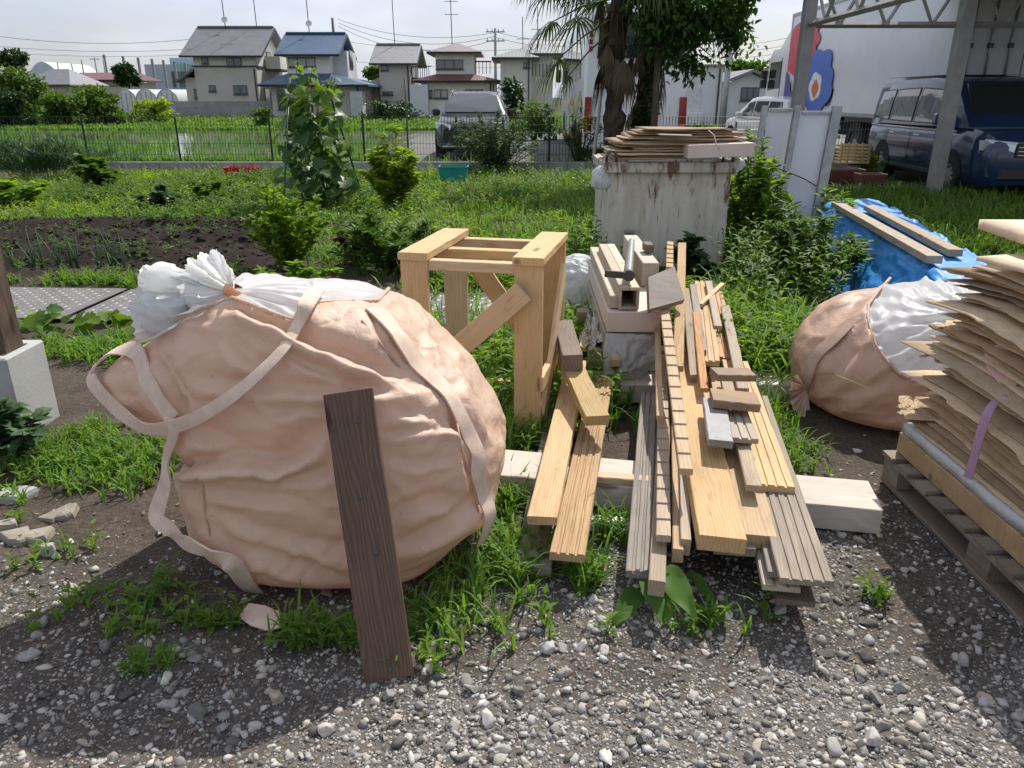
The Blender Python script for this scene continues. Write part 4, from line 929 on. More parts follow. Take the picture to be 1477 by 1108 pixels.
# ---------------------------------------------------------------- tarpaulin and its timbers
def build_tarp():
    zt = .52
    LA, LB = G(1196,293,zt), G(1392,415,zt); RA, RB = G(1264,287,zt), G(1450,398,zt)
    nv, nu = 110, 120; Q = np.zeros((nv, nu, 3)); ts = np.linspace(-.03, 1.0, nv)
    for i, t in enumerate(ts):
        l = np.array(LA)*(1-t)+np.array(LB)*t; r_ = np.array(RA)*(1-t)+np.array(RB)*t; ac = (r_-l); ac /= np.linalg.norm(ac)
        end = 1 - sstep(0.0, .03, t + .03)
        pts = np.array([l - ac*.55 + [0,0,-zt+.01], l - ac*.34 + [0,0,-.42], l - ac*.12 + [0,0,-.14], l - ac*.02 + [0,0,-.01], l+ac*.06, (l+r_)/2 + [0,0,.012], r_-ac*.04, r_ + ac*.03 + [0,0,-.03], r_ + ac*.12 + [0,0,-.22], r_ + ac*.25 + [0,0,-zt+.01]])
        k = np.linspace(0, len(pts)-1, nu); row = np.stack([np.interp(k, np.arange(len(pts)), pts[:, j]) for j in range(3)], -1)
        row = np.stack([smooth1(row[:, j], 7) for j in range(3)], -1); row[:, 2] *= (1-end*.97); Q[i] = row
    n = np.cross(np.gradient(Q, axis=1), np.gradient(Q, axis=0)); n /= np.maximum(np.linalg.norm(n, axis=2, keepdims=True), 1e-9); n *= np.sign(n[..., 2:3].mean())
    x, y, z = Q[..., 0], Q[..., 1], Q[..., 2]; w = fbm(x*3, y*3, z*3, 2, 2)
    rg = 1-np.abs(fbm(x*4+w, y*3+w*2, z*6, 6, 4)*1.8); D = .05*np.clip(rg-.35, 0, 1)**1.4 + .02*fbm(x*4, y*4, z*4, 8); rg2 = 1-np.abs(fbm(x*9, y*8+w, z*9, 16, 3)*1.8); D += .018*np.clip(rg2-.4, 0, 1)
    flatness = sstep(.9, .99, n[..., 2]); Q = Q + n*(D*(1-.72*flatness))[..., None]; Q[..., 2] = np.maximum(Q[..., 2], .005)
    i = (np.arange(nv-1)[:, None]*nu+np.arange(nu-1)[None]).ravel()
    t = NT('blue_tarpaulin'); v = t.coord(); h = t.noise(v, 16, 6, .6, .8)
    ck = t.n('ShaderNodeTexChecker', {'Vector': v, 'Scale': 160.0}).outputs[1]
    t.set(color=t.mix(t.ramp(h, (.3, 0.0), (.7, 1.0)), (.035,.24,.62), (.055,.31,.72)), rough=.42, spec=.45, nrm=t.bump(h, .5, .015)); t.translucent((.05,.3,.75), .15)
    o = obj('blue_tarpaulin', mesh_np('blue_tarpaulin', Q.reshape(-1,3), [np.stack([i,i+1,i+nu+1,i+nu],-1)], t.m, True), None, 'wrinkled blue tarpaulin covering a long pile behind the second sack', 'tarpaulin')
    m = o.modifiers.new('thick', 'SOLIDIFY'); m.thickness = .002
    zb = zt+.075
    board('timber', G(1349,369,zb), G(1207,291,zb), .095, .048, OLDW, 'grey timber on the tarpaulin, the one nearer the weeds', 'timber', group='timbers on the tarpaulin')
    board('timber', G(1379,360,zb), G(1254,296,zb), .090, .045, OLDW, 'grey timber on the tarpaulin, the one nearer the parked minivan', 'timber', group='timbers on the tarpaulin')
    # the covered load
    c = (LA+RA)/2; d = (LB+RB)/2; mb = MB(); m, L = frame_from(c.lerp(d, .04)+Vector((0,0,-.03)), d+Vector((0,0,-.03))); 
    MB().box((0,-.16,-.48), (L,.16,-.01), m).build('covered_lumber', OLDW, None, label='lumber pile hidden under the blue tarpaulin', cat='lumber')
build_tarp()

# ---------------------------------------------------------------- rusty steel bin and the boards on it
def build_bin():
    t = NT('bin_paint'); v = t.coord(); st = t.coord((5, 5, .45)); n1 = t.noise(st, 2.2, 6, .65); n2 = t.noise(v, 3, 7, .65); n3 = t.noise(t.coord((3.2,3.2,.9)), 2.6, 8, .7)
    sep = t.n('ShaderNodeSeparateXYZ', {0: v}).outputs[2]
    col = t.mix(t.ramp(n1, (.35, 0.0), (.75, 1.0)), (.60,.56,.49), (.43,.385,.31)); col = t.mix(t.ramp(n2, (.48, 0.0), (.72, .6)), col, (.30,.235,.165))
    rust = t.math('ADD', n3, t.math('MULTIPLY', t.math('SUBTRACT', sep, .6), .22)); col = t.mix(t.ramp(rust, (.575, 0.0), (.66, .95)), col, (.12,.052,.028)); col = t.mix(t.ramp(t.noise(st, 9, 3), (.60, 0.0), (.70, .7)), col, (.15,.085,.05))
    t.set(color=col, rough=.62, spec=.35, nrm=t.bump(n2, .25, .01))
    a = P(871,402,6.55); b = P(1040,402,6.55); w = b.x-a.x; h = 1.0
    root = thing('steel_bin', 'rust-streaked off-white steel bin heaped with boards', 'bin', (a.x, 6.55, 0))
    mb = MB(); d = .95
    for (p, q) in (((0,0,.03),(w,.02,h)), ((0,d,.03),(w,d+.02,h)), ((0,.02,.03),(.02,d,h)), ((w-.02,.02,.03),(w,d,h)), ((.02,.02,.03),(w-.02,d,.06))): mb.box(p, q)
    mb.build('body', t.m, root)
    MB().box((-.035,-.04,h-.085), (w+.05,.0-.002,h), bev=.006).build('rim', t.m, root); MB().box((-.04,-.002,h-.08), (-.002,d,h-.003), bev=.006).build('rim', t.m, root); MB().box((w+.002,-.002,h-.08), (w+.05,d,h-.003), bev=.006).build('rim', t.m, root)
    for xx_ in (.03, w-.03): MB().tube([(xx_-.05,-.015,h-.01), (xx_-.05,-.015,h+.05), (xx_-.03,-.015,h+.085), (xx_+.01,-.015,h+.085), (xx_+.03,-.015,h+.05), (xx_+.03,-.015,h-.01)], .012, 8).build('lifting_eye', DARKSTEEL, root, smooth=True)
    for zz_ in (.30,): MB().box((.16,-.03,.42), (.24,-.001,.45), bev=.004).build('bracket', STEEL, root)
    rng = random.Random(9); z = h+.012; names = []
    specs = [(880,1015,.0,.35,1),(890,1012,.0,.4,1),(875,995,.02,.5,2),(872,1000,-.03,.6,2),(905,1035,.02,.6,0),(885,1050,.03,.6,1),(890,1058,-.02,.6,1),(878,1045,.035,.55,1),(893,1062,.02,.55,0),(900,1055,-.02,.55,1),(905,1060,.03,.5,1),(912,1040,.0,.5,0),(920,1040,.05,.45,1)]
    for i, (xl, xr, rot, dd, mi) in enumerate(specs):
        th = rng.choice([.010,.014,.018]); z += th + .006; y0 = 6.50 + rng.uniform(-.03, .12); A = P(xl, 220, y0+.3).x; Bx = P(xr, 220, y0+.3).x; tl = rng.uniform(-.025, .03)
        sheet('board_sheet', A, Bx, y0, y0+dd, lambda X, Y, z=z, tl=tl, A=A, i=i: z + tl*(X-A-.4)*.6 + .008*fbm(X*3, Y*3, 0, i), th, CARD[mi] if i != 4 else PLY, 200+i, .012, 16, 10, rot=rot, label='warped brown board, %s from the bottom of the heap on the bin' % ordinal(i+1), cat='board sheet', group='boards heaped on the bin')
    MB().box((0,0,0), (.54,.35,.105), Matrix.Translation((P(990,240,6.45).x, 6.42, h+.035)) @ Matrix.Rotation(-.03, 4, 'Y') @ Matrix.Rotation(.05, 4, 'Z'), bev=.004).build('foam_slab', PINKFOAM, None, label='thick pale pink foam slab at the right end of the bin heap', cat='foam slab')
    MB().box((0,0,0), (.26,.2,.008), Matrix.Translation((P(950,205,6.47).x, 6.44, h+.215)) @ Matrix.Rotation(.03,4,'Y')).build('white_sheet', WHITEP, None, label='small white sheet edge in the bin heap', cat='sheet')
    MB().box((0,0,0), (.75,.6,.006), Matrix.Translation((P(905,242,6.5).x, 6.46, h+.012)) @ Matrix.Rotation(-.025,4,'Y') @ Matrix.Rotation(.06, 4, 'Z')).build('metal_sheet', STEEL, None, label='thin grey metal sheet lying lowest on the bin', cat='metal sheet')
    # string over the heap
    mb = MB(); mb.tube([P(1022,188,6.52), P(1030,195,6.46), P(1033,207,6.44), P(1038,216,6.43)], .004, 5); mb.build('string', flat('cream_string', (.6,.5,.36)), None, label='cream string hanging over the boards on the bin', cat='string', smooth=True)
    def plastic_bag(c, r, seed, name, label, squash=.85, mat=None):
        B, Fc = ico(5); nn = B.copy(); d = .16*fbm(nn[:,0]*2, nn[:,1]*2, nn[:,2]*2, seed, 3); rg = 1-np.abs(fbm(nn[:,0]*4, nn[:,1]*4, nn[:,2]*3, seed+3, 4)*1.8); d += .13*np.clip(rg-.3, 0, 1)
        V = nn*(1+d)[:, None]*np.array([r, r*.9, r*squash]); V[:,2] = np.maximum(V[:,2], -r*squash*.8)
        return obj(name, mesh_np(name, V, [Fc], mat or film_mat('thin_white_bag', (.70,.72,.73), .35, .28, .7, .12), True), None, label, 'plastic bag', loc=c)
    plastic_bag(P(868,258,6.6), .085, 3, 'plastic_bag', 'small torn plastic bag hanging at the left corner of the bin', 1.2)
    plastic_bag(P(1062,238,6.75), .07, 5, 'plastic_bag', 'crumpled clear bag wedged behind the foam slab', .8)
    c = G(832, 452); plastic_bag(Vector((c.x, c.y+.15, .19)), .21, 8, 'plastic_bag', 'white half-clear rubbish bag on the grass behind the crate', .95)
build_bin()

# ---------------------------------------------------------------- leaning white panels on their posts
def build_panels():
    Y = 7.4
    a, b, c, d = P(1106,156,Y), P(1147,156,Y), P(1150,158,Y-.02), P(1205,160,Y-.05)
    PW = M('white_sheet_panel', (.66,.67,.70), (.60,.61,.64), 3, .35, .05, dirt=(.42,.42,.40), dlo=.6, dhi=.9)
    root = thing('panel_rack', 'two white panels leaning upright between grey steel posts among the weeds', 'panel rack', (a.x, Y, 0))
    o = Vector((a.x, Y, 0))
    def slab(nm, x0, x1, y, z0, z1, th, mat, lean=.06): 
        mb = MB(); k0, k1 = z0/a.z-1, z1/a.z-1; mb.add([Vector(p)-o for p in [(x0+.10*k0,y+lean*k0,z0),(x1+.10*k0,y+lean*k0,z0),(x1+.10*k1,y+lean*k1,z1),(x0+.10*k1,y+lean*k1,z1),(x0+.10*k0,y+th+lean*k0,z0),(x1+.10*k0,y+th+lean*k0,z0),(x1+.10*k1,y+th+lean*k1,z1),(x0+.10*k1,y+th+lean*k1,z1)]], [(0,1,2,3),(7,6,5,4),(0,4,5,1),(1,5,6,2),(2,6,7,3),(3,7,4,0)]); return mb.build(nm, mat, root)
    slab('panel', a.x+.03, b.x-.01, Y+.02, .05, a.z, .012, PW); slab('panel', c.x+.03, d.x-.01, Y-.02, .05, d.z, .012, PW)
    for x, w_, y in ((a.x-.02, .05, Y-.03), (b.x+.005, .05, Y-.07), (d.x+.015, .085, Y-.06)): slab('post', x-w_/2, x+w_/2, y, -.05, a.z+.02, .04, STEEL)
    slab('rail', a.x+.04, b.x-.02, Y-.0, a.z-.03, a.z-.005, .02, STEEL); slab('rail', c.x+.05, d.x-.03, Y-.04, d.z-.03, d.z-.005, .02, STEEL)
    MB().tube([P(1120,242,Y-.1)-o, P(1140,250,Y-.1)-o, P(1160,258,Y-.12)-o, P(1183,272,Y-.13)-o], .006, 6).build('wire', DARKSTEEL, root, smooth=True)
    q = G(1147, 345); MB().tube([(q.x,q.y-.1,0), (q.x+.02,q.y-.1,.28)], .035, 10).build('pipe_stub', STEEL, None, label='short grey pipe stub standing in front of the white panels', cat='pipe', angle=40)
build_panels()

# ---------------------------------------------------------------- post, plates, stones on the left
def build_left():
    CONC = M('cast_concrete', (.43,.43,.42), (.35,.35,.335), 5, .88, .25, 70, dirt=(.24,.23,.21), dlo=.58, dhi=.85)
    root = thing('timber_post', 'dark brown timber post on a concrete footing at the left edge', 'post', (-2.42, 3.40, 0))
    MB().box((-.16,-.14,-.05), (.15,.16,.40), bev=.008).build('footing', CONC, root)
    o = obj('post', board_mesh('post', 2.3, .13, .13, DARKW, 'flat', 77), root); o.matrix_local = Matrix.Translation((.045,.065,.402)) @ Matrix(((0,1,0,0),(0,0,-1,0),(1,0,0,0),(0,0,0,1))) @ Matrix.Translation((0,0,.13))
    for zz_ in (.05,): MB().box((-.05,-.09,.40), (.115,.085,.404)).build('base_plate', DARKSTEEL, root)
    # checker plates
    CP = NT('checker_plate'); v = CP.coord((1,1,1)); 
    n = CP.noise(v, 5, 6, .6); CP.set(color=CP.mix(CP.ramp(n, (.35, 0.0), (.7, 1.0)), (.20,.19,.185), (.13,.12,.112)), rough=.55, metal=.35, spec=.4, nrm=CP.bump(CP.noise(v, 60, 4), .2, .003))
    STUD = M('checker_stud', (.33,.32,.31), (.24,.23,.22), 20, .5, .1, metal=.4)
    st = MB(); st.add([(-.026,0,0),(0,-.008,0),(.026,0,0),(0,.008,0),(-.016,0,.004),(0,-.004,.005),(.016,0,.004),(0,.004,.005)], [(0,1,5,4),(1,2,6,5),(2,3,7,6),(3,0,4,7),(4,5,6,7)])
    sm = np.array(st.v); sf = np.array(st.f[:4]); 
    names = ['rusty checker plate at the far left of the plate path', 'checker plate left of the big sack', 'checker plate behind the big sack', 'checker plate seen through the pine crate']
    for i in range(4):
        L = 1.1; Wd = .92; cx = -3.75 + i*1.13; cy = 5.78 - .05*i; root = thing('checker_plate', names[i], 'steel plate', (cx, cy, gz(cx, cy)+.035), -.05, 'steel plates laid as a path')
        MB().box((-L/2,-Wd/2,-.006), (L/2,Wd/2,0)).build('plate', CP.m, root)
        V = []; Fq = []; k = 0
        for a_ in np.arange(-L/2+.05, L/2-.03, .068):
            for b_ in np.arange(-Wd/2+.045, Wd/2-.03, .068):
                ii = int(round((a_+L/2)/.068)) + int(round((b_+Wd/2)/.068)); s_ = sm.copy()
                ang = R(45) if ii % 2 else R(-45); c, s = math.cos(ang), math.sin(ang)
                s_ = np.stack([a_ + s_[:,0]*c - s_[:,1]*s, b_ + s_[:,0]*s + s_[:,1]*c, s_[:,2]], -1); V.append(s_); Fq.append(np.array([f for f in st.f]) + k); k += 8
        o = obj('stud_pattern', mesh_np('stud_pattern', np.concatenate(V), [np.concatenate(Fq)], STUD), root); o['kind'] = 'stuff'
    # flat broken stones
    rng = np.random.default_rng(3); FS = M('slab_stone', (.33,.29,.235), (.25,.225,.19), 14, .9, .5, 60, dirt=(.16,.13,.10), dlo=.55, dhi=.8, rand=.2)
    for (px, py, w_, lab, m_) in [(25,715,.105,'grey flat stone at the edge of the left weeds',0), (88,742,.085,'tan flat stone right of the grey one',1), (28,776,.085,'brown flat stone at the left edge of the picture',1), (55,776,.07,'tan broken slab beside the brown flat stone',1), (8,762,.05,'small stone half out of the picture at the left',1), (70,797,.04,'thin grey shard below the tan slabs',0)]:
        g = G(px, py); n = 9; a_ = np.sort(rng.uniform(0, 2*math.pi, n)); rr = w_*rng.uniform(.75, 1.1, n); mb = MB()
        poly = [(rr[i]*math.cos(a_[i]), rr[i]*.62*math.sin(a_[i])) for i in range(n)]; h = rng.uniform(.02, .035)
        rings = [[(x*k, y*k, z_ + rng.normal(0, .002)) for x, y in poly] for k, z_ in ((1.02,-.01),(1.0,h*.6),(.9,h),(.45,h*1.05))]; mb.loft(rings)
        mb.build('flat_stone', FS if m_ else M('slab_stone_grey', (.36,.36,.35), (.27,.27,.26), 14, .9, .5, 60, dirt=(.15,.17,.11), dlo=.55, dhi=.8), None, label=lab, cat='stone', loc=(g.x, g.y, gz(g.x, g.y)), rot=(rng.normal(0,.08), rng.normal(0,.08), rng.uniform(-.5,.5)))
build_left()
# ================================================================ fence, kerb, field
YF = 17.3
def build_fence():
    BL = M('kerb_block', (.34,.34,.33), (.27,.27,.26), 6, .9, .25, 60, dirt=(.18,.19,.15), dlo=.55, dhi=.8, rand=.12)
    root = thing('kerb_wall', 'low grey concrete block kerb below the wire fence', 'kerb wall', (0, YF-.1, 0)); bm_ = MB().box((0,-.06,0), (.392,.06,.19), bev=.006).mesh('block', BL)
    for i in range(42):
        o = obj('block', bm_, root); o.location = (-9.6 + i*.4, random.uniform(-.004,.004), 0)
    WIRE = M('fence_wire_green', (.035,.055,.045), (.02,.03,.026), 20, .5, 0, metal=.2); WIRE2 = M('fence_wire_grey', (.33,.34,.34), (.24,.25,.25), 20, .45, 0, metal=.6)
    H = .98; Lp = 2.0
    def panel_mesh(mat, nm):
        V = []; Fq = []; k = 0
        def rod(p, q, r):
            nonlocal k
            p, q = np.array(p, float), np.array(q, float); a = np.array([0,1,0.]); t = q-p; b = np.cross(t/np.linalg.norm(t), a)
            for e in (p, q):
                for s1, s2 in ((1,0),(0,1),(-1,0),(0,-1)): V.append(e + a*s1*r + b*s2*r)
            for i in range(4): Fq.append([k+i, k+(i+1)%4, k+4+(i+1)%4, k+4+i])
            k += 8
        for x in np.arange(0.03, Lp, .0665): rod((x,0,.03), (x,0,H), .0035)
        for z in (.05, .20, .42, .64, .80, .965): rod((0,0,z), (Lp,0,z), .004); 
        return mesh_np(nm, V, [np.array(Fq)], mat)
    mg, ms = panel_mesh(WIRE, 'mesh_panel'), panel_mesh(WIRE2, 'mesh_panel'); post = MB().tube([(0,0,0),(0,0,1.06)], .022, 8).mesh('post', WIRE, angle=40)
    post2 = MB().tube([(0,0,0),(0,0,1.06)], .022, 8).mesh('post', WIRE2, angle=40)
    for nm, x0, n, me, po, lab in (('wire_fence', -13.2, 9, mg, post, 'dark green wire mesh fence along the paddy field'), ('wire_fence', 4.8, 4, ms, post2, 'grey wire mesh fence in front of the white wagon')):
        root = thing(nm, lab, 'fence', (x0, YF, .14 if x0 < 0 else .05))
        for i in range(n):
            o = obj('mesh_panel', me, root); o.location = (i*Lp, 0, 0)
            o = obj('post', po, root); o.location = (i*Lp, .03, -.1)
    root = thing('wire_fence', 'green wire mesh fence between the parked car and the bus', 'fence', (-.2, YF+.02, .14))
    for i in range(2):
        o = obj('mesh_panel', mg, root); o.location = (i*Lp, 0, 0); o = obj('post', post, root); o.location = (i*Lp, .03, -.1)
build_fence()
def build_field():
    # flooded paddy beyond the fence
    t = NT('paddy_water'); v = t.coord((1,.4,1)); t.set(color=(.10,.11,.085), rough=.06, spec=.6, nrm=t.bump(t.noise(v, 2.0, 4), .08, .05))
    for nm, x0, x1, y0, y1 in (('paddy_water', -42, -2.75, 18.2, 39.0),):
        mb = MB(); mb.add([(x0,y0,.02),(x1,y0,.02),(x1-3.0,y1,.02),(x0,y1,.02)], [(0,1,2,3)]); mb.build(nm, t.m, kind='structure')
    rng = np.random.default_rng(8)
    RICE = leafmat('rice_leaf', (.085,.18,.035), (.17,.31,.065), .4)
    # rice planted in rows
    rows = []
    for y in np.concatenate([np.arange(18.5, 27, .27), np.arange(27, 39, .5)]):
        x = np.arange(-3.0 - (y-18)*.14 - 34, -3.0 - (y-18)*.14, .20 if y < 27 else .34); x = x + rng.normal(0, .03, len(x)); k = rng.random(len(x)) < (.12 + .55*sstep(-.15, .3, fbm(x*.25, y*.25+0*x, 0, 3)))
        k &= np.abs(x/(y)) < .78; x = x[k]; rows.append(np.stack([x, np.full(len(x), y)+rng.normal(0,.03,len(x)), 0*x+.02], -1))
    p = np.concatenate(rows)
    V, Fq, rd = blades(p, rng, 5, .22, .07, .010, .35)
    obj('rice_plants', mesh_np('rice_plants', V, Fq, RICE, True, rd), None, 'young rice planted in rows in the flooded paddy', 'rice', kind='stuff')
    # grass banks between the paddies and up to the houses
    x = np.concatenate([rng.uniform(-40, 0, 6500), rng.uniform(-60, 40, 19000)]); y = np.concatenate([rng.uniform(38.5, 41, 6500), 41 + 31*rng.random(19000)**1.2])
    k = np.abs(x/y) < .8; x, y = x[k], y[k]; V, Fq, rd = blades(np.stack([x,y,0*x],-1), rng, 2, .17, .06, .05, .5)
    obj('meadow_grass', mesh_np('meadow_grass', V, Fq, leafmat('meadow_leaf', (.10,.20,.035), (.19,.33,.06), .4), True, rd), None, 'bright green grass strip in front of the houses', 'grass', kind='stuff')
    x = rng.uniform(-16, 2, 3000); y = 17.55 + np.abs(rng.normal(0, .35, 3000)); k = (x < -2.6) | (rng.random(3000) < .1); V, Fq, rd = blades(np.stack([x[k],y[k],0*x[k]],-1), rng, 5, .22, .1, .012, .5)
    obj('bank_grass', mesh_np('bank_grass', V, Fq, RICE, True, rd), None, 'grass growing along the foot of the wire fence', 'grass', kind='stuff')
# ---------------------------------------------------------------- vehicles
PAINTS = {}
def paint(name, c, rough=.25):
    if name in _mc: return _mc[name]
    t = NT(name); t.set(color=c, rough=rough, spec=.45, coat=.45); t.b.inputs['Coat Roughness'].default_value = .05; _mc[name] = t.m; return t.m
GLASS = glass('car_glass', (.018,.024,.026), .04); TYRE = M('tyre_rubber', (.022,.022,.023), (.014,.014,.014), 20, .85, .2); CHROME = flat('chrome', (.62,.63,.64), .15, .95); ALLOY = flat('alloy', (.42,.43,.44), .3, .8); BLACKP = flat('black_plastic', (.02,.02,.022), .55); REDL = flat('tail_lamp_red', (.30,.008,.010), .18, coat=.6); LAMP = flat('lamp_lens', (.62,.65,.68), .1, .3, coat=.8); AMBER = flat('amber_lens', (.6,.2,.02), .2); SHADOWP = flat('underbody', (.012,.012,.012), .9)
def wheel(parent, x, y, r, w, side, spokes=5, rimmat=None):
    M_ = Matrix.Rotation(R(90)*(-side), 4, 'X')        # axis to the outside
    root = MB().lathe([(r*.60,-w/2),(r*.93,-w/2),(r,-w*.32),(r,w*.32),(r*.94,w/2),(r*.64,w/2),(r*.60,w*.42)], 28, M_).build('wheel', TYRE, parent, angle=35)
    root.location = (x, y, r)
    rim = MB(); rim.lathe([(r*.62,w*.40),(r*.60,w*.46),(r*.55,w*.40),(r*.52,w*.1),(.01,w*.1)], 28, M_)
    rim.build('rim', BLACKP if spokes else (rimmat or ALLOY), root, angle=35)
    sp = MB()
    for k in range(max(spokes, 0)):
        a = 2*math.pi*k/spokes
        sp.box((-r*.075,.03*r,w*.30), (r*.075,r*.58,w*.44), M_ @ Matrix.Rotation(a, 4, 'Z'))
    sp.lathe([(r*.16,w*.3),(r*.16,w*.45),(.005,w*.46)], 16, M_); sp.build('spokes', rimmat or ALLOY, root, angle=35); return root
def car(name, label, loc, rz, st, cab, windows, col, L, W, wheels, cat='car', extra=None):
    """st: (x, z_bottom, z_top, half width) stations of the lower body; cab: (x, z_belt, z_roof, hw_belt, hw_roof)"""
    root = thing(name, label, cat, loc, rz, None)
    rings = []
    for x, zb, zt, hw in st:
        rings.append([(x, y*hw*k, z) for y, k, z in ((-1,.86,zb),(-1,.97,zb+.10),(-1,1.0,zb+.32*(zt-zb)),(-1,1.0,zb+.62*(zt-zb)),(-1,.985,zb+.86*(zt-zb)),(-1,.90,zt),(-1,.45,zt+.012),(1,.45,zt+.012),(1,.90,zt),(1,.985,zb+.86*(zt-zb)),(1,1.0,zb+.62*(zt-zb)),(1,1.0,zb+.32*(zt-zb)),(1,.97,zb+.10),(1,.86,zb))])
    mb = MB(); mb.loft(rings); b = mb.build('body', col, root, smooth=False, angle=38)
    rings = []
    for x, z0, z1, h0, h1 in cab:
        rings.append([(x,-h0,z0),(x,-(h0*.6+h1*.4),z0+.45*(z1-z0)),(x,-h1*1.01,z0+.86*(z1-z0)),(x,-h1*.93,z0+.965*(z1-z0)),(x,-h1*.6,z1),(x,h1*.6,z1),(x,h1*.93,z0+.965*(z1-z0)),(x,h1*1.01,z0+.86*(z1-z0)),(x,h0*.6+h1*.4,z0+.45*(z1-z0)),(x,h0,z0)])
    mb = MB(); mb.loft(rings); mb.build('cabin', col, root, smooth=False, angle=38)
    # the cabin's side as a surface: y at (x, z)
    xs = [c[0] for c in cab]
    def side_y(x, z):
        o_ = sorted(range(len(xs)), key=lambda i: xs[i]); X_ = [xs[i] for i in o_]
        g = lambda j: float(np.interp(x, X_, [cab[i][j] for i in o_])); z0, z1, h0, h1 = g(1), g(2), g(3), g(4); t = (z-z0)/(z1-z0)
        return float(np.interp(t, [0,.45,.86,1], [h0, h0*.6+h1*.4, h1*1.01, h1*.9]))
    for poly in windows:
        for sd in (-1, 1):
            n = 6; ring = []
            for i in range(len(poly)):
                p, q = poly[i], poly[(i+1) % len(poly)]
                for k in range(n): ring.append((p[0]+(q[0]-p[0])*k/n, p[1]+(q[1]-p[1])*k/n))
            cx = sum(p[0] for p in ring)/len(ring); cz = sum(p[1] for p in ring)/len(ring)
            for nm, sc, off, mt in (('window_frame', 1.0, .006, BLACKP), ('window', .93, .010, GLASS)):
                vs = [(cx+(x-cx)*sc, sd*(side_y(cx+(x-cx)*sc, cz+(z-cz)*sc)+off), cz+(z-cz)*sc) for x, z in ring]
                inner = [(cx+(x-cx)*.5, sd*(side_y(cx+(x-cx)*.5, cz+(z-cz)*.5)+off), cz+(z-cz)*.5) for x, z in ring]; m = len(ring)
                mb = MB(); mb.add(vs+inner, [(i, (i+1)%m, m+(i+1)%m, m+i) for i in range(m)] + [tuple(range(m, 2*m))]); mb.build(nm, mt, root)
    for (x, r, w_, sp) in wheels:
        for sd in (-1, 1):
            wheel(root, x, sd*(W/2-w_*.48), r, w_, sd, sp)
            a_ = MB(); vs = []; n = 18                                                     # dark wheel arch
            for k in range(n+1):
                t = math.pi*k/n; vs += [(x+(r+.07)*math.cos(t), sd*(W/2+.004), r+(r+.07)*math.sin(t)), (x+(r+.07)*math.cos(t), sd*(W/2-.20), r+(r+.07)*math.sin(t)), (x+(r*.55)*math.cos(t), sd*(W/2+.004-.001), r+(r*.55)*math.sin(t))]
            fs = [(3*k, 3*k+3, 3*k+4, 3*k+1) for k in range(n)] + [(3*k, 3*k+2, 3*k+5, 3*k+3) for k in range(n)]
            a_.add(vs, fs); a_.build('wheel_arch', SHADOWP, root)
    if extra: extra(root, side_y)
    return root
def quad(parent, nm, pts, mat, th=.004):
    """thin plate over the given corner points (in order)"""
    p = [Vector(q) for q in pts]; n = Vector((0,0,0))
    for i in range(len(p)): n += (p[i]-p[0]).cross(p[(i+1)%len(p)]-p[0])
    n.normalize(); m = len(p); mb = MB(); mb.add([q+n*th for q in p]+[q-n*th for q in p], [tuple(range(m)), tuple(range(2*m-1,m-1,-1))]+[(i,m+i,m+(i+1)%m,(i+1)%m) for i in range(m)]); return mb.build(nm, mat, parent)
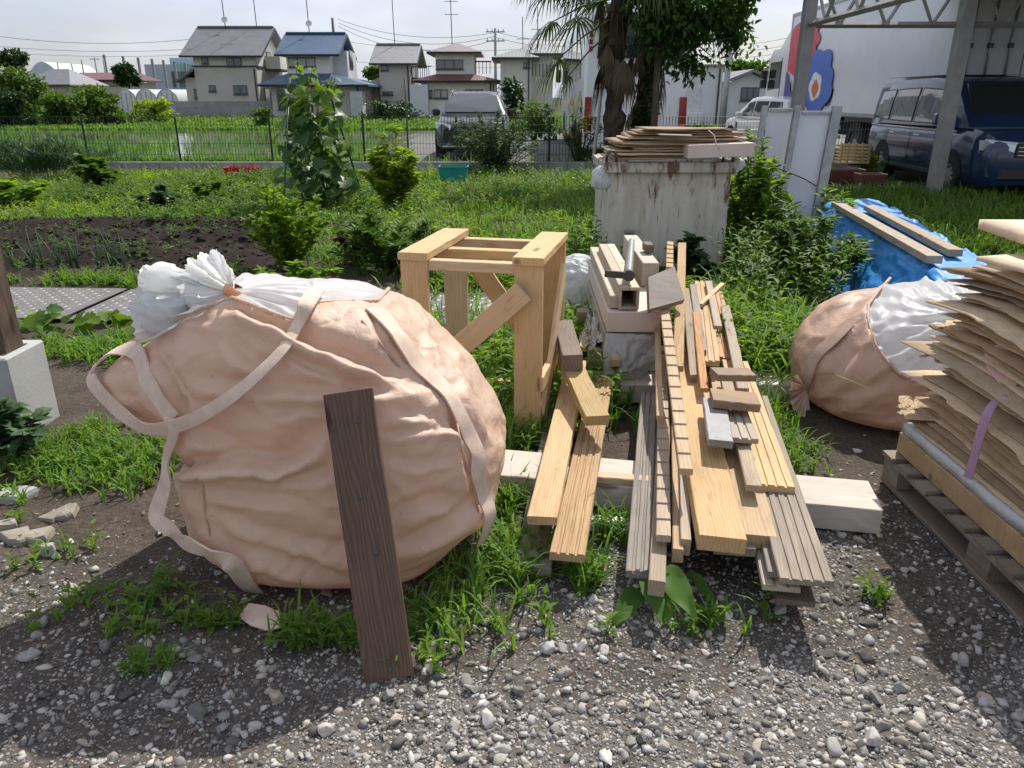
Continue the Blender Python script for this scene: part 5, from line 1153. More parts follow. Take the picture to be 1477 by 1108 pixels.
def build_minivan():
    rw, fw = G(1273, 257), G(1372, 283); d = (fw-rw).normalized(); ang = math.atan2(d.y, d.x)
    lat = Vector((-d.y, d.x, 0)); side = 1 if lat.x > 0 else -1                   # the wheels seen are on the side facing the camera
    W, WB = 1.75, 2.89; c = rw + d*(WB/2) + lat*side*(W/2-.1); NAVY = paint('navy_paint', (.012,.030,.075), .16)
    st = [(-2.36,.42,.98,.80),(-2.33,.30,1.02,.845),(-2.1,.22,1.04,.87),(-1.3,.20,1.05,.875),(0,.20,1.05,.875),(1.2,.20,1.05,.875),(1.6,.20,1.06,.87),(2.0,.20,1.03,.855),(2.28,.22,.97,.81),(2.40,.26,.88,.72),(2.43,.34,.80,.66)]
    cab = [(-2.34,.98,1.55,.84,.72),(-2.26,1.0,1.76,.855,.745),(-1.6,1.03,1.82,.865,.755),(0,1.04,1.84,.868,.755),(.75,1.05,1.80,.866,.745),(1.05,1.05,1.69,.862,.735),(1.40,1.05,1.38,.855,.78),(1.78,1.045,1.07,.84,.82)]
    win = [[(-2.16,1.12),(-1.40,1.09),(-1.38,1.64),(-2.06,1.62)], [(-1.32,1.09),(-.30,1.08),(-.30,1.66),(-1.30,1.64)], [(-.22,1.08),(.72,1.08),(.70,1.62),(-.22,1.66)], [(.80,1.09),(1.28,1.09),(.98,1.50),(.80,1.60)]]
    def extra(r, sy):
        quad(r, 'windscreen', [(1.66,-.74,1.12),(1.66,.74,1.12),(1.385,.70,1.41),(1.075,.655,1.70),(1.075,-.655,1.70),(1.385,-.70,1.41)], GLASS, .012)
        for sd in (-1,1):
            quad(r, 'headlight', [(2.435,sd*.42,.86),(2.30,sd*.80,.90),(2.20,sd*.845,.90),(2.24,sd*.84,.76),(2.44,sd*.44,.74)], LAMP, .02)
            quad(r, 'light_strip', [(2.45,sd*.42,.875),(2.31,sd*.81,.915),(2.305,sd*.81,.90),(2.45,sd*.42,.86)], flat('drl_white', (.8,.82,.85), .2), .022)
            quad(r, 'fog_recess', [(2.44,sd*.50,.50),(2.35,sd*.76,.52),(2.37,sd*.75,.38),(2.45,sd*.50,.36)], BLACKP, .012)
            MB().box((-.10,sd*.872-.012,.86), (.12,sd*.872+.018,.89), bev=.006).build('door_handle', CHROME, r); MB().box((-1.20,sd*.872-.012,.86), (-.98,sd*.872+.018,.89), bev=.006).build('door_handle', CHROME, r)
            MB().box((-2.2,sd*.877-.004,.99), (1.5,sd*.877+.006,1.005)).build('waist_trim', CHROME, r); MB().box((-1.0,sd*.878-.004,.30), (1.0,sd*.878+.012,.36), bev=.004).build('sill_trim', BLACKP, r)
            for x in (-1.35,-.27,.76): MB().box((x-.004,sd*.876,.28), (x+.004,sd*.876+sd*.004,1.02)).build('door_gap', BLACKP, r)
            m_ = MB(); m_.box((.98,sd*.90-.02,1.08), (1.14,sd*1.07,1.26), bev=.03) if sd > 0 else m_.box((.98,-1.07,1.08), (1.14,-.88,1.26), bev=.03); m_.build('mirror', NAVY, r)
        MB().box((2.42,-.42,.66), (2.465,.42,.86), bev=.01).build('grille', BLACKP, r)
        for k in range(3): MB().box((2.455,-.40,.69+k*.055), (2.475,.40,.705+k*.055)).build('grille_bar', CHROME, r)
        MB().box((2.40,-.60,.34), (2.455,.60,.50), bev=.02).build('intake', BLACKP, r); MB().box((2.455,-.165,.52), (2.475,.165,.60)).build('number_plate', WHITEP, r); MB().box((-2.1,-.7,1.845), (.4,.7,1.85)).build('roof_panel', NAVY, r)
        w1, w2 = Vector((1.70,-.5,1.10)), Vector((1.60,.05,1.20)); MB().tube([w1, w2], .008, 5).build('wiper', BLACKP, r)
    car('minivan', 'dark blue minivan parked under the steel carport frame', (c.x, c.y, 0), ang, st, cab, win, NAVY, 4.8, W, [(-1.445,.33,.21,10),(1.445,.33,.21,10)], 'minivan', extra)
build_minivan()
def build_suv():
    BLK = paint('black_paint', (.016,.018,.022)); c = G(672, 233); c = Vector((c.x+.15, c.y+2.35, 0))
    st = [(-2.3,.45,.98,.80),(-2.2,.30,1.05,.90),(-1.3,.24,1.06,.935),(0,.24,1.05,.94),(1.1,.24,1.06,.935),(1.6,.24,1.02,.92),(2.0,.26,.95,.89),(2.2,.28,.88,.82),(2.32,.36,.78,.70)]
    cab = [(-2.2,1.0,1.30,.84,.70),(-1.8,1.04,1.56,.86,.66),(-.8,1.04,1.64,.87,.66),(0,1.04,1.64,.87,.66),(.35,1.04,1.58,.87,.66),(.8,1.05,1.32,.86,.74),(1.2,1.05,1.07,.84,.80)]
    win = [[(-1.7,1.14),(-.9,1.11),(-.9,1.48),(-1.5,1.45)], [(-.82,1.11),(.0,1.10),(.0,1.50),(-.82,1.50)], [(.08,1.10),(.75,1.10),(.35,1.44),(.08,1.50)]]
    def extra(r, sy):
        quad(r, 'windscreen', [(1.12,-.72,1.13),(1.12,.72,1.13),(.80,.67,1.335),(.42,.58,1.53),(.42,-.58,1.53),(.80,-.67,1.335)], glass('sky_glass', (.05,.06,.065), .03), .014)
        for sd in (-1,1):
            quad(r, 'headlight', [(2.30,sd*.48,.86),(2.10,sd*.86,.93),(2.02,sd*.895,.92),(2.12,sd*.88,.77),(2.32,sd*.52,.74)], LAMP, .02); quad(r, 'air_intake', [(2.33,sd*.48,.58),(2.20,sd*.80,.58),(2.24,sd*.78,.42),(2.34,sd*.48,.42)], BLACKP, .015)
            m_ = MB(); m_.box((.62,min(sd*.90,sd*1.10),1.04), (.80,max(sd*.90,sd*1.10),1.22), bev=.04); m_.build('mirror', BLK, r); MB().tube([(-1.6,sd*.62,1.63),(-.6,sd*.63,1.67),(.3,sd*.61,1.62)], .018, 6).build('roof_rail', CHROME, r)
        MB().box((2.29,-.44,.62), (2.345,.44,.84), bev=.02).build('grille', BLACKP, r); MB().box((2.335,-.42,.72), (2.36,.42,.75)).build('grille_bar', CHROME, r); MB().box((2.25,-.72,.33), (2.35,.72,.37), bev=.01).build('skid_trim', CHROME, r)
        MB().lathe([(.07,0),(.08,.006),(.08,.012),(.0,.012)], 18, Matrix.Translation((2.35,0,.735)) @ Matrix.Rotation(R(90),4,'Y')).build('badge', CHROME, r); MB().box((2.34,-.165,.47), (2.36,.165,.56)).build('number_plate', WHITEP, r); MB().box((1.9,-.5,.26),(2.3,.5,.45)).build('underside', SHADOWP, r)
    car('black_suv', 'black sport utility car facing the yard beyond the fence', (c.x, c.y, 0), R(-90), st, cab, win, BLK, 4.66, 1.89, [(-1.43,.36,.23,5),(1.43,.36,.23,5)], 'car', extra)
build_suv()
def build_wagon():
    WH = paint('white_paint', (.66,.67,.68)); c = G(1106, 222); rz = R(90)+.16
    c = Vector((c.x+.75, c.y+1.9, 0))
    st = [(-2.1,.40,.86,.74),(-2.06,.28,.90,.81),(-1.2,.22,.92,.845),(0,.22,.92,.845),(1.2,.22,.92,.84),(1.7,.24,.86,.81),(2.0,.28,.74,.72),(2.1,.36,.64,.62)]
    cab = [(-2.07,.86,1.20,.80,.70),(-1.95,.88,1.44,.82,.69),(-1.0,.90,1.52,.825,.69),(0,.90,1.52,.825,.69),(.3,.90,1.47,.825,.69),(.75,.92,1.18,.82,.74),(1.1,.92,.94,.80,.76)]
    win = [[(-1.88,.99),(-1.0,.97),(-1.0,1.39),(-1.72,1.37)], [(-.93,.97),(-.15,.97),(-.15,1.39),(-.93,1.39)], [(-.08,.97),(.72,.97),(.32,1.34),(-.08,1.39)]]
    def extra(r, sy):
        quad(r, 'rear_window', [(-2.075,-.66,.98),(-2.075,.66,.98),(-1.99,.60,1.36),(-1.99,-.60,1.36)], GLASS, .02)
        for sd in (-1,1): quad(r, 'tail_light', [(-2.10,sd*.60,.94),(-2.06,sd*.80,.94),(-2.05,sd*.815,.60),(-2.10,sd*.66,.60)], REDL, .025); m_ = MB(); m_.box((.55,min(sd*.84,sd*1.0),.94), (.68,max(sd*.84,sd*1.0),1.08), bev=.03); m_.build('mirror', WH, r)
        MB().box((-2.15,-.80,.34), (-2.0,.80,.50), bev=.03).build('bumper', WH, r); MB().box((-2.12,-.165,.64), (-2.105,.165,.72)).build('number_plate', WHITEP, r)
    car('white_wagon', 'white station wagon seen from behind next to the truck', (c.x, c.y, 0), rz, st, cab, win, WH, 4.2, 1.69, [(-1.25,.30,.18,0),(1.25,.30,.18,0)], 'car', extra)
build_wagon()
def build_bus():
    WH = paint('coach_white', (.82,.83,.84), .3); a = P(838, 235, 19.4); L, W, H = 11.6, 2.5, 3.62; x0 = a.x
    root = thing('coach', 'white coach with red tail lamps seen from behind the palm', 'bus', (x0+W/2, 19.4, 0), R(-1.0))
    # local: x across, y away from the camera
    sec = lambda z0, z1, k: None
    rings = []
    for y, k, zt in ((0,.93,H-.18),(.08,.985,H-.06),(.4,1,H),(L-.6,1,H),(L-.1,.97,H-.15),(L,.9,H-.4)):
        w = W/2*k; rings.append([(-w*.96,y,.32),(-w,y,.5),(-w,y,1.9),(-w*.985,y,2.9),(-w*.95,y,zt-.22),(-w*.82,y,zt-.05),(-w*.5,y,zt),(w*.5,y,zt),(w*.82,y,zt-.05),(w*.95,y,zt-.22),(w*.985,y,2.9),(w,y,1.9),(w,y,.5),(w*.96,y,.32)])
    MB().loft(rings).build('body', WH, root, angle=30)
    for s in (-1, 1):
        X = s*(W/2+.006)
        for i in range(6):
            y = 1.0 + i*1.72; quad(root, 'window', [(X,y,1.92),(X,y+1.62,1.92),(X*.975,y+1.62,2.95),(X*.975,y,2.95)], GLASS, .012)
        quad(root, 'tail_lamp', [(s*1.22,-.012,.72),(s*1.04,-.03,.72),(s*1.04,-.03,1.50),(s*1.20,-.02,1.50)], REDL, .03); quad(root, 'indicator', [(s*1.20,-.045,.77),(s*1.07,-.055,.77),(s*1.07,-.055,.89),(s*1.20,-.045,.89)], AMBER, .02)
        for y in (2.6, 9.2):
            wh = MB().lathe([(.28,-.14),(.47,-.14),(.5,-.1),(.5,.1),(.47,.14),(.3,.14)], 28, Matrix.Rotation(R(90)*s, 4, 'Y')).build('wheel', TYRE, root, angle=35); wh.location = (s*(W/2-.15), y, .5); MB().lathe([(.3,.1),(.26,.06),(.12,.07),(.1,.14),(.0,.14)], 20, Matrix.Rotation(R(90)*s, 4, 'Y')).build('rim', ALLOY, wh, angle=35)
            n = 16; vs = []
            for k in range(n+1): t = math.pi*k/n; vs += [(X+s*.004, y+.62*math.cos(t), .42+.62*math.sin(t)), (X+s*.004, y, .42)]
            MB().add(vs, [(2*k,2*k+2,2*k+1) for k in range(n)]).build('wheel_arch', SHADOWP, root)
        # painted ribbons on the flank
        for k, (cl, dz, wd) in enumerate((((.55,.45,.12),0,.06),((.6,.25,.1),-.09,.05),((.30,.34,.15),-.17,.05),((.62,.6,.55),-.24,.04))):
            vs = []; n = 40
            for i in range(n+1): y = .3+i*.16; zc = 1.35+dz+.28*math.sin(i*.28)*math.exp(-i*.03); vs += [(X+s*(.003+k*.0015), y, zc-wd), (X+s*(.003+k*.0015), y, zc+wd)]
            MB().add(vs, [(2*i,2*i+2,2*i+3,2*i+1) for i in range(n)]).build('painted_ribbon', flat('ribbon_%d' % k, cl, .35), root)
        vs = []; n = 30
        for i in range(n+1): y = .9+i*.3; vs += [(X+s*.002, y, .36), (X+s*.002, y, .62+.28*math.sin(i*.21+.4))]
        MB().add(vs, [(2*i,2*i+2,2*i+3,2*i+1) for i in range(n)]).build('painted_skirt', flat('skirt_maroon', (.26,.03,.06), .35), root)
        for i in range(9): MB().box((X-.01, .42, .62+i*.07), (X+.012, .72, .645+i*.07)).build('vent_slat', BLACKP, root)
    quad(root, 'rear_window', [(-.95,-.0,2.35),(.95,-.0,2.35),(.90,.02,3.2),(-.90,.02,3.2)], GLASS, .05)
    MB().box((-1.18,-.09,.35), (1.18,.02,.72), bev=.03).build('bumper', WH, root); quad(root, 'engine_hatch', [(-.8,-.008,.8),(.8,-.008,.8),(.8,-.008,1.9),(-.8,-.008,1.9)], WH, .02); MB().box((-.22,-.06,.82),(.22,-.03,.98)).build('number_plate', flat('plate_green', (.1,.3,.12)), root)
    for k in range(3): quad(root, 'marker_lamp', [(-1.14,-.02,2.9-.15*k),(-1.06,-.02,2.9-.15*k),(-1.06,-.02,2.8-.15*k),(-1.14,-.02,2.8-.15*k)], REDL, .02)
    o = MB().box((-W/2-.22, L-.3, 2.0), (-W/2-.06, L-.15, 2.45), bev=.03).build('mirror', BLACKP, root)
build_bus()
def build_truck():
    WB_ = M('truck_box_white', (.66,.68,.72), (.60,.62,.66), 2, .28, .03, spec=.5, dirt=(.5,.5,.5), dlo=.6, dhi=.95); f = P(1131, 140, 24.0); r = P(1362, 140, 14.6)
    d = Vector((f.x-r.x, f.y-r.y, 0)); L = d.length; d.normalize(); rz = math.atan2(d.y, d.x)
    root = thing('box_truck', 'white box truck with painted flowers on its flank behind the minivan', 'truck', (r.x, r.y, 0), rz)
    # local: x forward from the tail, y>0 = left flank (faces the camera)
    W, z0, z1 = 2.46, 1.06, 3.72
    MB().box((0,-W,z0), (L,0,z1), bev=.03).build('cargo_box', WB_, root)
    for z in (z0+.02, z1-.10): MB().box((-.01,-.002,z), (L+.01,.022,z+.08), bev=.004).build('edge_rail', STEEL, root)
    for x in (.0, L-.07): MB().box((x,.003,z0+.1), (x+.07,.026,z1-.1), bev=.004).build('corner_post', WB_, root)
    # tail doors with locking bars
    for k in range(2):
        MB().box((-.035,-W+.06+k*(W/2-.03),z0+.05), (-.002,-W+.03+(k+1)*(W/2-.03),z1-.05), bev=.006).build('tail_door', M('tail_door_grey', (.52,.53,.54), (.46,.47,.48), 3, .4, .05), root)
    for y in (-.25,-.60,-.95,-1.5,-1.85,-2.2):
        MB().tube([(-.06,y,z0+.02), (-.06,y,z1-.02)], .02, 8).build('locking_bar', STEEL, root, smooth=True)
        for z in (1.5, 2.3, 3.1): MB().box((-.085,y-.045,z), (-.034,y+.045,z+.08), bev=.006).build('bar_keeper', DARKSTEEL, root)
    MB().box((-.06,-.06,z0), (.02,.03,z1-.02)).build('door_seal', flat('rust_edge', (.16,.09,.06), .7), root)
    MB().box((.1,-W+.4,.62), (L+.4,-.4,.95), bev=.01).build('chassis', SHADOWP, root); MB().box((-.02,-W+.1,.42), (.12,-.1,.60), bev=.01).build('rear_bumper', DARKSTEEL, root)
    for x in (2.6, 3.95, L-.2):
        for y, s in ((-.18,1), (-W+.18,-1)):
            wh = MB().lathe([(.27,-.14),(.46,-.14),(.49,-.1),(.49,.1),(.46,.14),(.29,.14)], 28, Matrix.Rotation(-R(90)*s, 4, 'X')).build('wheel', TYRE, root, angle=35); wh.location = (x, y, .49); MB().lathe([(.29,.1),(.27,.02),(.14,.0),(.12,.1),(.0,.1)], 20, Matrix.Rotation(-R(90)*s, 4, 'X')).build('rim', STEEL, wh, angle=35)
    MB().box((1.6,-.10,.75), (1.64,-.02,1.05)).build('mudguard', BLACKP, root); MB().box((2.0,-.06,.98), (4.6,-.03,1.05)).build('mudguard', BLACKP, root)
    for k in range(2): MB().box((4.9,-.10,.55+k*.22), (L-1.2,-.06,.63+k*.22), bev=.005).build('side_guard', STEEL, root)
    # cab
    cab = MB(); X = L+.25
    for prof in ([(X,.55),(X+2.0,.55),(X+2.02,1.4),(X+1.85,2.6),(X+1.5,2.85),(X+.1,2.85),(X,2.7)],): cab.prism(prof, -W+.06, -.06, lambda a, b, dd: (a, dd, b))
    cab.build('cab', paint('white_paint', (.66,.67,.68)), root); MB().prism([(X+.1,2.86),(X+1.4,2.86),(X+.15,3.5)], -W+.2, -.2, lambda a, b, dd: (a, dd, b)).build('air_deflector', _mc['white_paint'], root)
    quad(root, 'cab_window', [(X+.55,-.055,1.75),(X+1.75,-.055,1.70),(X+1.66,-.055,2.5),(X+.55,-.055,2.5)], GLASS, .01); quad(root, 'windscreen', [(X+2.02,-.2,1.6),(X+2.02,-W+.2,1.6),(X+1.86,-W+.25,2.55),(X+1.86,-.25,2.55)], GLASS, .02); quad(root, 'door_line', [(X+.5,-.055,.7),(X+.53,-.055,.7),(X+.53,-.055,2.6),(X+.5,-.055,2.6)], BLACKP, .003)
    for z in (1.75, 2.05): MB().box((X+1.75,-.02,z), (X+1.9,.18,z+.26), bev=.03).build('mirror', BLACKP, root)
    # painted flowers on the flank: found from where they show
    o = Vector((r.x, r.y, 0)); inv = Matrix.Rotation(-rz, 4, 'Z')
    def onflank(px, py):
        u, yy_, ww = ray(px, py); n = Vector((-d.y, d.x, 0)); n = n if n.y < 0 else -n
        t = (n.dot(o))/(n.x*u + n.y*yy_); p = Vector((u*t, yy_*t, CAMZ+ww*t)) - o; q = inv @ p; return q.x, q.z
    lay_n = [0]
    def blob(nm, c, rad, mat, lay, lobes=5, depth=.22, sx=1.0, sz=1.0, tilt=0.0, ph=0.0):
        lay_n[0] += 1; lay = 2 + lay_n[0]; cx, cz = onflank(*c); n = 60; vs = [(min(L-.09, cx), .004+lay*.003, cz)]
        for i in range(n):
            a = 2*math.pi*i/n; r_ = rad*(1-depth+depth*abs(math.cos(lobes*.5*a+ph))); xx_, zz_ = r_*math.cos(a)*sx, r_*math.sin(a)*sz; vs.append((min(L-.09, cx+2.3*(xx_*math.cos(tilt)-zz_*math.sin(tilt))), .004+lay*.003, cz+xx_*math.sin(tilt)+zz_*math.cos(tilt)))
        MB().add(vs, [(0,1+i,1+(i+1)%n) for i in range(n)]).build(nm, mat, root)
    def leaf(nm, a, b, wd, mat, lay):
        lay_n[0] += 1; lay = 1 + lay_n[0]*.5
        ax, az = onflank(*a); bx, bz = onflank(*b); n = 12; L_ = []; R_ = []
        nx, nz = -(bz-az), bx-ax; l = math.hypot(nx, nz); nx, nz = nx/l, nz/l
        for i in range(n+1): t = i/n; w_ = wd*math.sin(math.pi*t**.8)**.8; x, z = ax+(bx-ax)*t, az+(bz-az)*t; L_.append((min(L-.09, x+nx*w_), .004+lay*.003, z+nz*w_)); R_.append((min(L-.09, x-nx*w_), .004+lay*.003, z-nz*w_))
        MB().add(L_+R_, [(i,i+1,n+2+i,n+1+i) for i in range(n)]).build(nm, mat, root)
    RED = flat('flower_red', (.55,.02,.04), .4); BLU = flat('flower_blue', (.02,.12,.52), .4); GRN = flat('leaf_green', (.02,.22,.08), .4); INK = flat('leaf_ink', (.03,.035,.05), .4); VIO = flat('flower_violet', (.06,.04,.22), .4); WHT = flat('petal_white', (.75,.75,.75), .4); ORG = flat('flower_orange', (.62,.10,.03), .4)
    leaf('painted_leaf', (1168,80), (1184,52), .16, GRN, 1); leaf('painted_leaf', (1146,85), (1131,66), .22, INK, 1); leaf('painted_leaf', (1168,102), (1183,76), .14, INK, 1); leaf('painted_leaf', (1190,150), (1203,129), .20, INK, 1); leaf('painted_leaf', (1124,145), (1127,112), .16, INK, 1); leaf('painted_leaf', (1130,112), (1137,94), .10, INK, 1)
    blob('painted_flower', (1159,58), .68, RED, 2, 5, .25, .75, 1.0, 1.2, .4); blob('painted_flower', (1151,90), .38, RED, 2, 3, .15); blob('painted_flower', (1165,78), .36, RED, 2, 3, .15)
    blob('painted_flower', (1181,113), .62, BLU, 3, 6, .20, .78, 1.2, .1); blob('painted_flower', (1179,132), .55, BLU, 3, 4, .15, .9, 1.0); blob('painted_flower', (1178,125), .30, WHT, 4, 5, .15, .7, 1.2); blob('painted_flower', (1178,128), .16, ORG, 5, 4, .2, .7, 1.4); blob('painted_flower', (1133,128), .30, VIO, 3, 4, .25, .8, 1.5); blob('painted_flower', (1140,142), .26, VIO, 3, 4, .2, 1.0, .8)
build_truck()
# ---------------------------------------------------------------- steel carport frame
def build_carport():
    ST = M('carport_steel', (.30,.285,.27), (.23,.22,.205), 6, .5, .1, metal=.15, dirt=(.13,.08,.06), dlo=.66, dhi=.8)
    Y = 12.4; root = thing('carport_frame', 'grey steel carport frame with lattice trusses on tall columns', 'carport', (0, Y, 0))
    def col(px, w): x = P(px, 284, Y).x; MB().box((x-w/2,-w/2,-.1), (x+w/2,w/2,4.6), bev=.01).build('column', ST, root); return x
    xr = col(1345, .185); xl = P(1150, 160, Y).x; MB().box((xl-.085,-.085,-.1), (xl+.085,.085,4.6), bev=.01).build('column', ST, root)
    zc = P(1250, 36, Y).z; zt = zc+.62
    def truss(p, q, n, nm='truss'):
        p, q = Vector(p), Vector(q); up = Vector((0,0,zt-zc)); b = MB().tube([p,q], .045, 4).build('bottom_chord', ST, root); MB().tube([p+up,q+up], .05, 4).build('top_chord', ST, root)
        for i in range(n):
            a, c, m_ = p.lerp(q, i/n), p.lerp(q, (i+1)/n), p.lerp(q, (i+.5)/n); MB().tube([a+up, m_], .026, 4).build('web_bar', ST, root); MB().tube([m_, c+up], .026, 4).build('web_bar', ST, root)
    truss((xl+.12,0,zc), (xr-.14,0,zc), 3); truss((xr+.14,0,zc), (xr+4.2,0,zc), 5); 
    truss((xl,-.12,zc), (xl-.0,-5.6,zc+.05), 5)
    # unseen roof sheet, added and sized to shade the minivan
    MB().box((xl+1.6,-2.0,zt+.10), (xl+8.5,2.6,zt+.14)).build('shading_roof', ST, root)
build_carport()
# crate, planters by the minivan
def build_planters():
    g = G(1222, 262); t = M('cream_plastic', (.50,.38,.20), (.42,.31,.16), 8, .5, .05); root = thing('plastic_crate', 'cream plastic crate standing on a planter by the minivan', 'crate', (g.x, g.y, .34)); w, d, h = .52, .36, .36
    for i in range(6):
        z = i*h/6
        for s in (-1, 1): MB().box((-w/2, s*d/2-.008, z), (w/2, s*d/2+.008, z+.028)).build('slat', t, root); MB().box((s*w/2-.007, -d/2+.009, z), (s*w/2+.007, d/2-.009, z+.028)).build('slat', t, root)
    for x in np.linspace(-w/2, w/2, 5):
        for s in (-1,1): MB().box((x-.012, s*(d/2+.004)-.008, .0), (x+.012, s*(d/2+.004)+.008, h)).build('rib', t, root)
    MB().box((-w/2+.01,-d/2+.01,.0), (w/2-.01,d/2-.01,.02)).build('base', t, root)
    TER = M('maroon_planter', (.13,.035,.03), (.09,.025,.022), 8, .5, .05)
    for px, py, w_, lab in ((1216, 272, .66, 'dark red planter box under the cream crate'), (1255, 280, .42, 'dark red planter box beside the cream crate')):
        g2 = G(px, py); mb = MB(); mb.loft([[(-w_/2*k,-.14*k,z),(w_/2*k,-.14*k,z),(w_/2*k,.14*k,z),(-w_/2*k,.14*k,z)] for k, z in ((.85,0),(.97,.28),(1.04,.28),(1.04,.32),(.95,.32),(.93,.27))]); mb.build('planter', TER, None, label=lab, cat='planter', loc=(g2.x, g2.y+.1, gz(g2.x, g2.y)))
    # garden odds and ends
    g = G(350, 257); mb = MB(); mb.loft([[(-.30*k,-.17*k,z),(.30*k,-.17*k,z),(.30*k,.17*k,z),(-.30*k,.17*k,z)] for k, z in ((.88,0),(1,.19),(1.05,.19),(1.05,.215),(.95,.215),(.84,.03))]); root = thing('red_basket', 'red plastic basket on the grass near the kerb wall', 'basket', (g.x, g.y, 0)); mb.build('tub', M('red_plastic', (.52,.02,.03), (.42,.015,.025), 6, .35, 0), root)
    for k in range(5): MB().box((-.22+k*.1,-.175,.08), (-.16+k*.1,-.163,.13)).build('slot', M('pale_slot', (.6,.5,.45)), root)
    g = G(655, 264); mb = MB(); mb.loft([[(-.26*k,-.2*k,z),(.26*k,-.2*k,z),(.26*k,.2*k,z),(-.26*k,.2*k,z)] for k, z in ((.9,0),(1,.26),(1.06,.26),(1.06,.29),(.97,.29),(.85,.03))]); mb.build('teal_tub', M('teal_plastic', (.02,.27,.24), (.015,.21,.19), 6, .35, 0), None, label='teal plastic tub in the grass by the shrub', cat='tub', loc=(g.x, g.y, .02))
    a = G(592, 290); MB().tube([(a.x,a.y,0), (a.x,a.y,P(592,115,a.y).z)], .014, 8).build('garden_stake', M('green_stake', (.03,.08,.03), (.02,.05,.02), 10, .5, 0), None, label='tall thin green garden stake in front of the parked car', cat='stake', smooth=True)
    a = G(1036, 236); MB().tube([(a.x,a.y,0), (a.x+.03,a.y,P(1048,62,a.y).z)], .07, 14).build('steel_pole', STEEL, None, label='round steel pole left of the white wagon', cat='pole', smooth=True)
    a = P(856, 228, 14.2); b = P(873, 90, 14.4); MB().tube([a, b], .03, 8).build('pale_pole', WHITEP, None, label='thin pale pole leaning beside the palm trunk', cat='pole', smooth=True)
build_planters()
# ================================================================ houses, poles and wires beyond the field
def roof_mat(name, a, b, per=3.2):
    t = NT(name); v = t.coord(); w = t.n('ShaderNodeTexWave', {'Vector': v, 'Scale': per, 'Distortion': .3}, bands_direction='X').outputs['Fac']
    w2 = t.n('ShaderNodeTexWave', {'Vector': v, 'Scale': per*1.2, 'Distortion': .2}, bands_direction='Y').outputs['Fac']
    c = t.mix(t.ramp(w, (.2, 0.0), (.7, 1.0)), b, a); c = t.mix(t.ramp(t.noise(v, 1.5, 6), (.35, 0.0), (.75, .5)), c, tuple(x*.7 for x in b))
    t.set(color=c, rough=.45, spec=.4, nrm=t.bump(t.math('ADD', w, t.math('MULTIPLY', w2, .4)), .35, .03)); return t.m
RF_GREY = roof_mat('tile_grey', (.20,.20,.215), (.12,.12,.13)); RF_BLUE = roof_mat('tile_blue', (.06,.12,.215), (.03,.06,.125)); RF_OLD = roof_mat('tile_silver', (.26,.26,.27), (.15,.15,.155)); RF_RED = roof_mat('metal_red', (.17,.06,.055), (.12,.045,.045)); RF_BRN = roof_mat('metal_brown', (.22,.17,.15), (.16,.12,.11))
def wallm(n, c): return M(n, c, tuple(x*.9 for x in c), .8, .85, .15, 12, dirt=tuple(x*.72 for x in c), dscale=.9, dlo=.55, dhi=.85)
W_CREAM = wallm('wall_cream', (.74,.72,.64)); W_TAUPE = wallm('wall_taupe', (.56,.52,.46)); W_PALE = wallm('wall_pale', (.66,.62,.55)); W_OLD = wallm('wall_old', (.52,.48,.42)); W_GREY = wallm('wall_grey', (.62,.63,.64)); W_DARK = wallm('wall_dark', (.13,.115,.10)); FRAME = flat('window_frame', (.07,.07,.075), .4); PANE = glass('house_glass', (.06,.075,.085), .08); PANE_L = flat('curtained_glass', (.40,.40,.37), .2); EAVE = flat('eave_dark', (.05,.045,.045), .6)
def X_(px, Y): return P(px, 140, Y).x
def Z_(py, Y): return P(738, py, Y).z
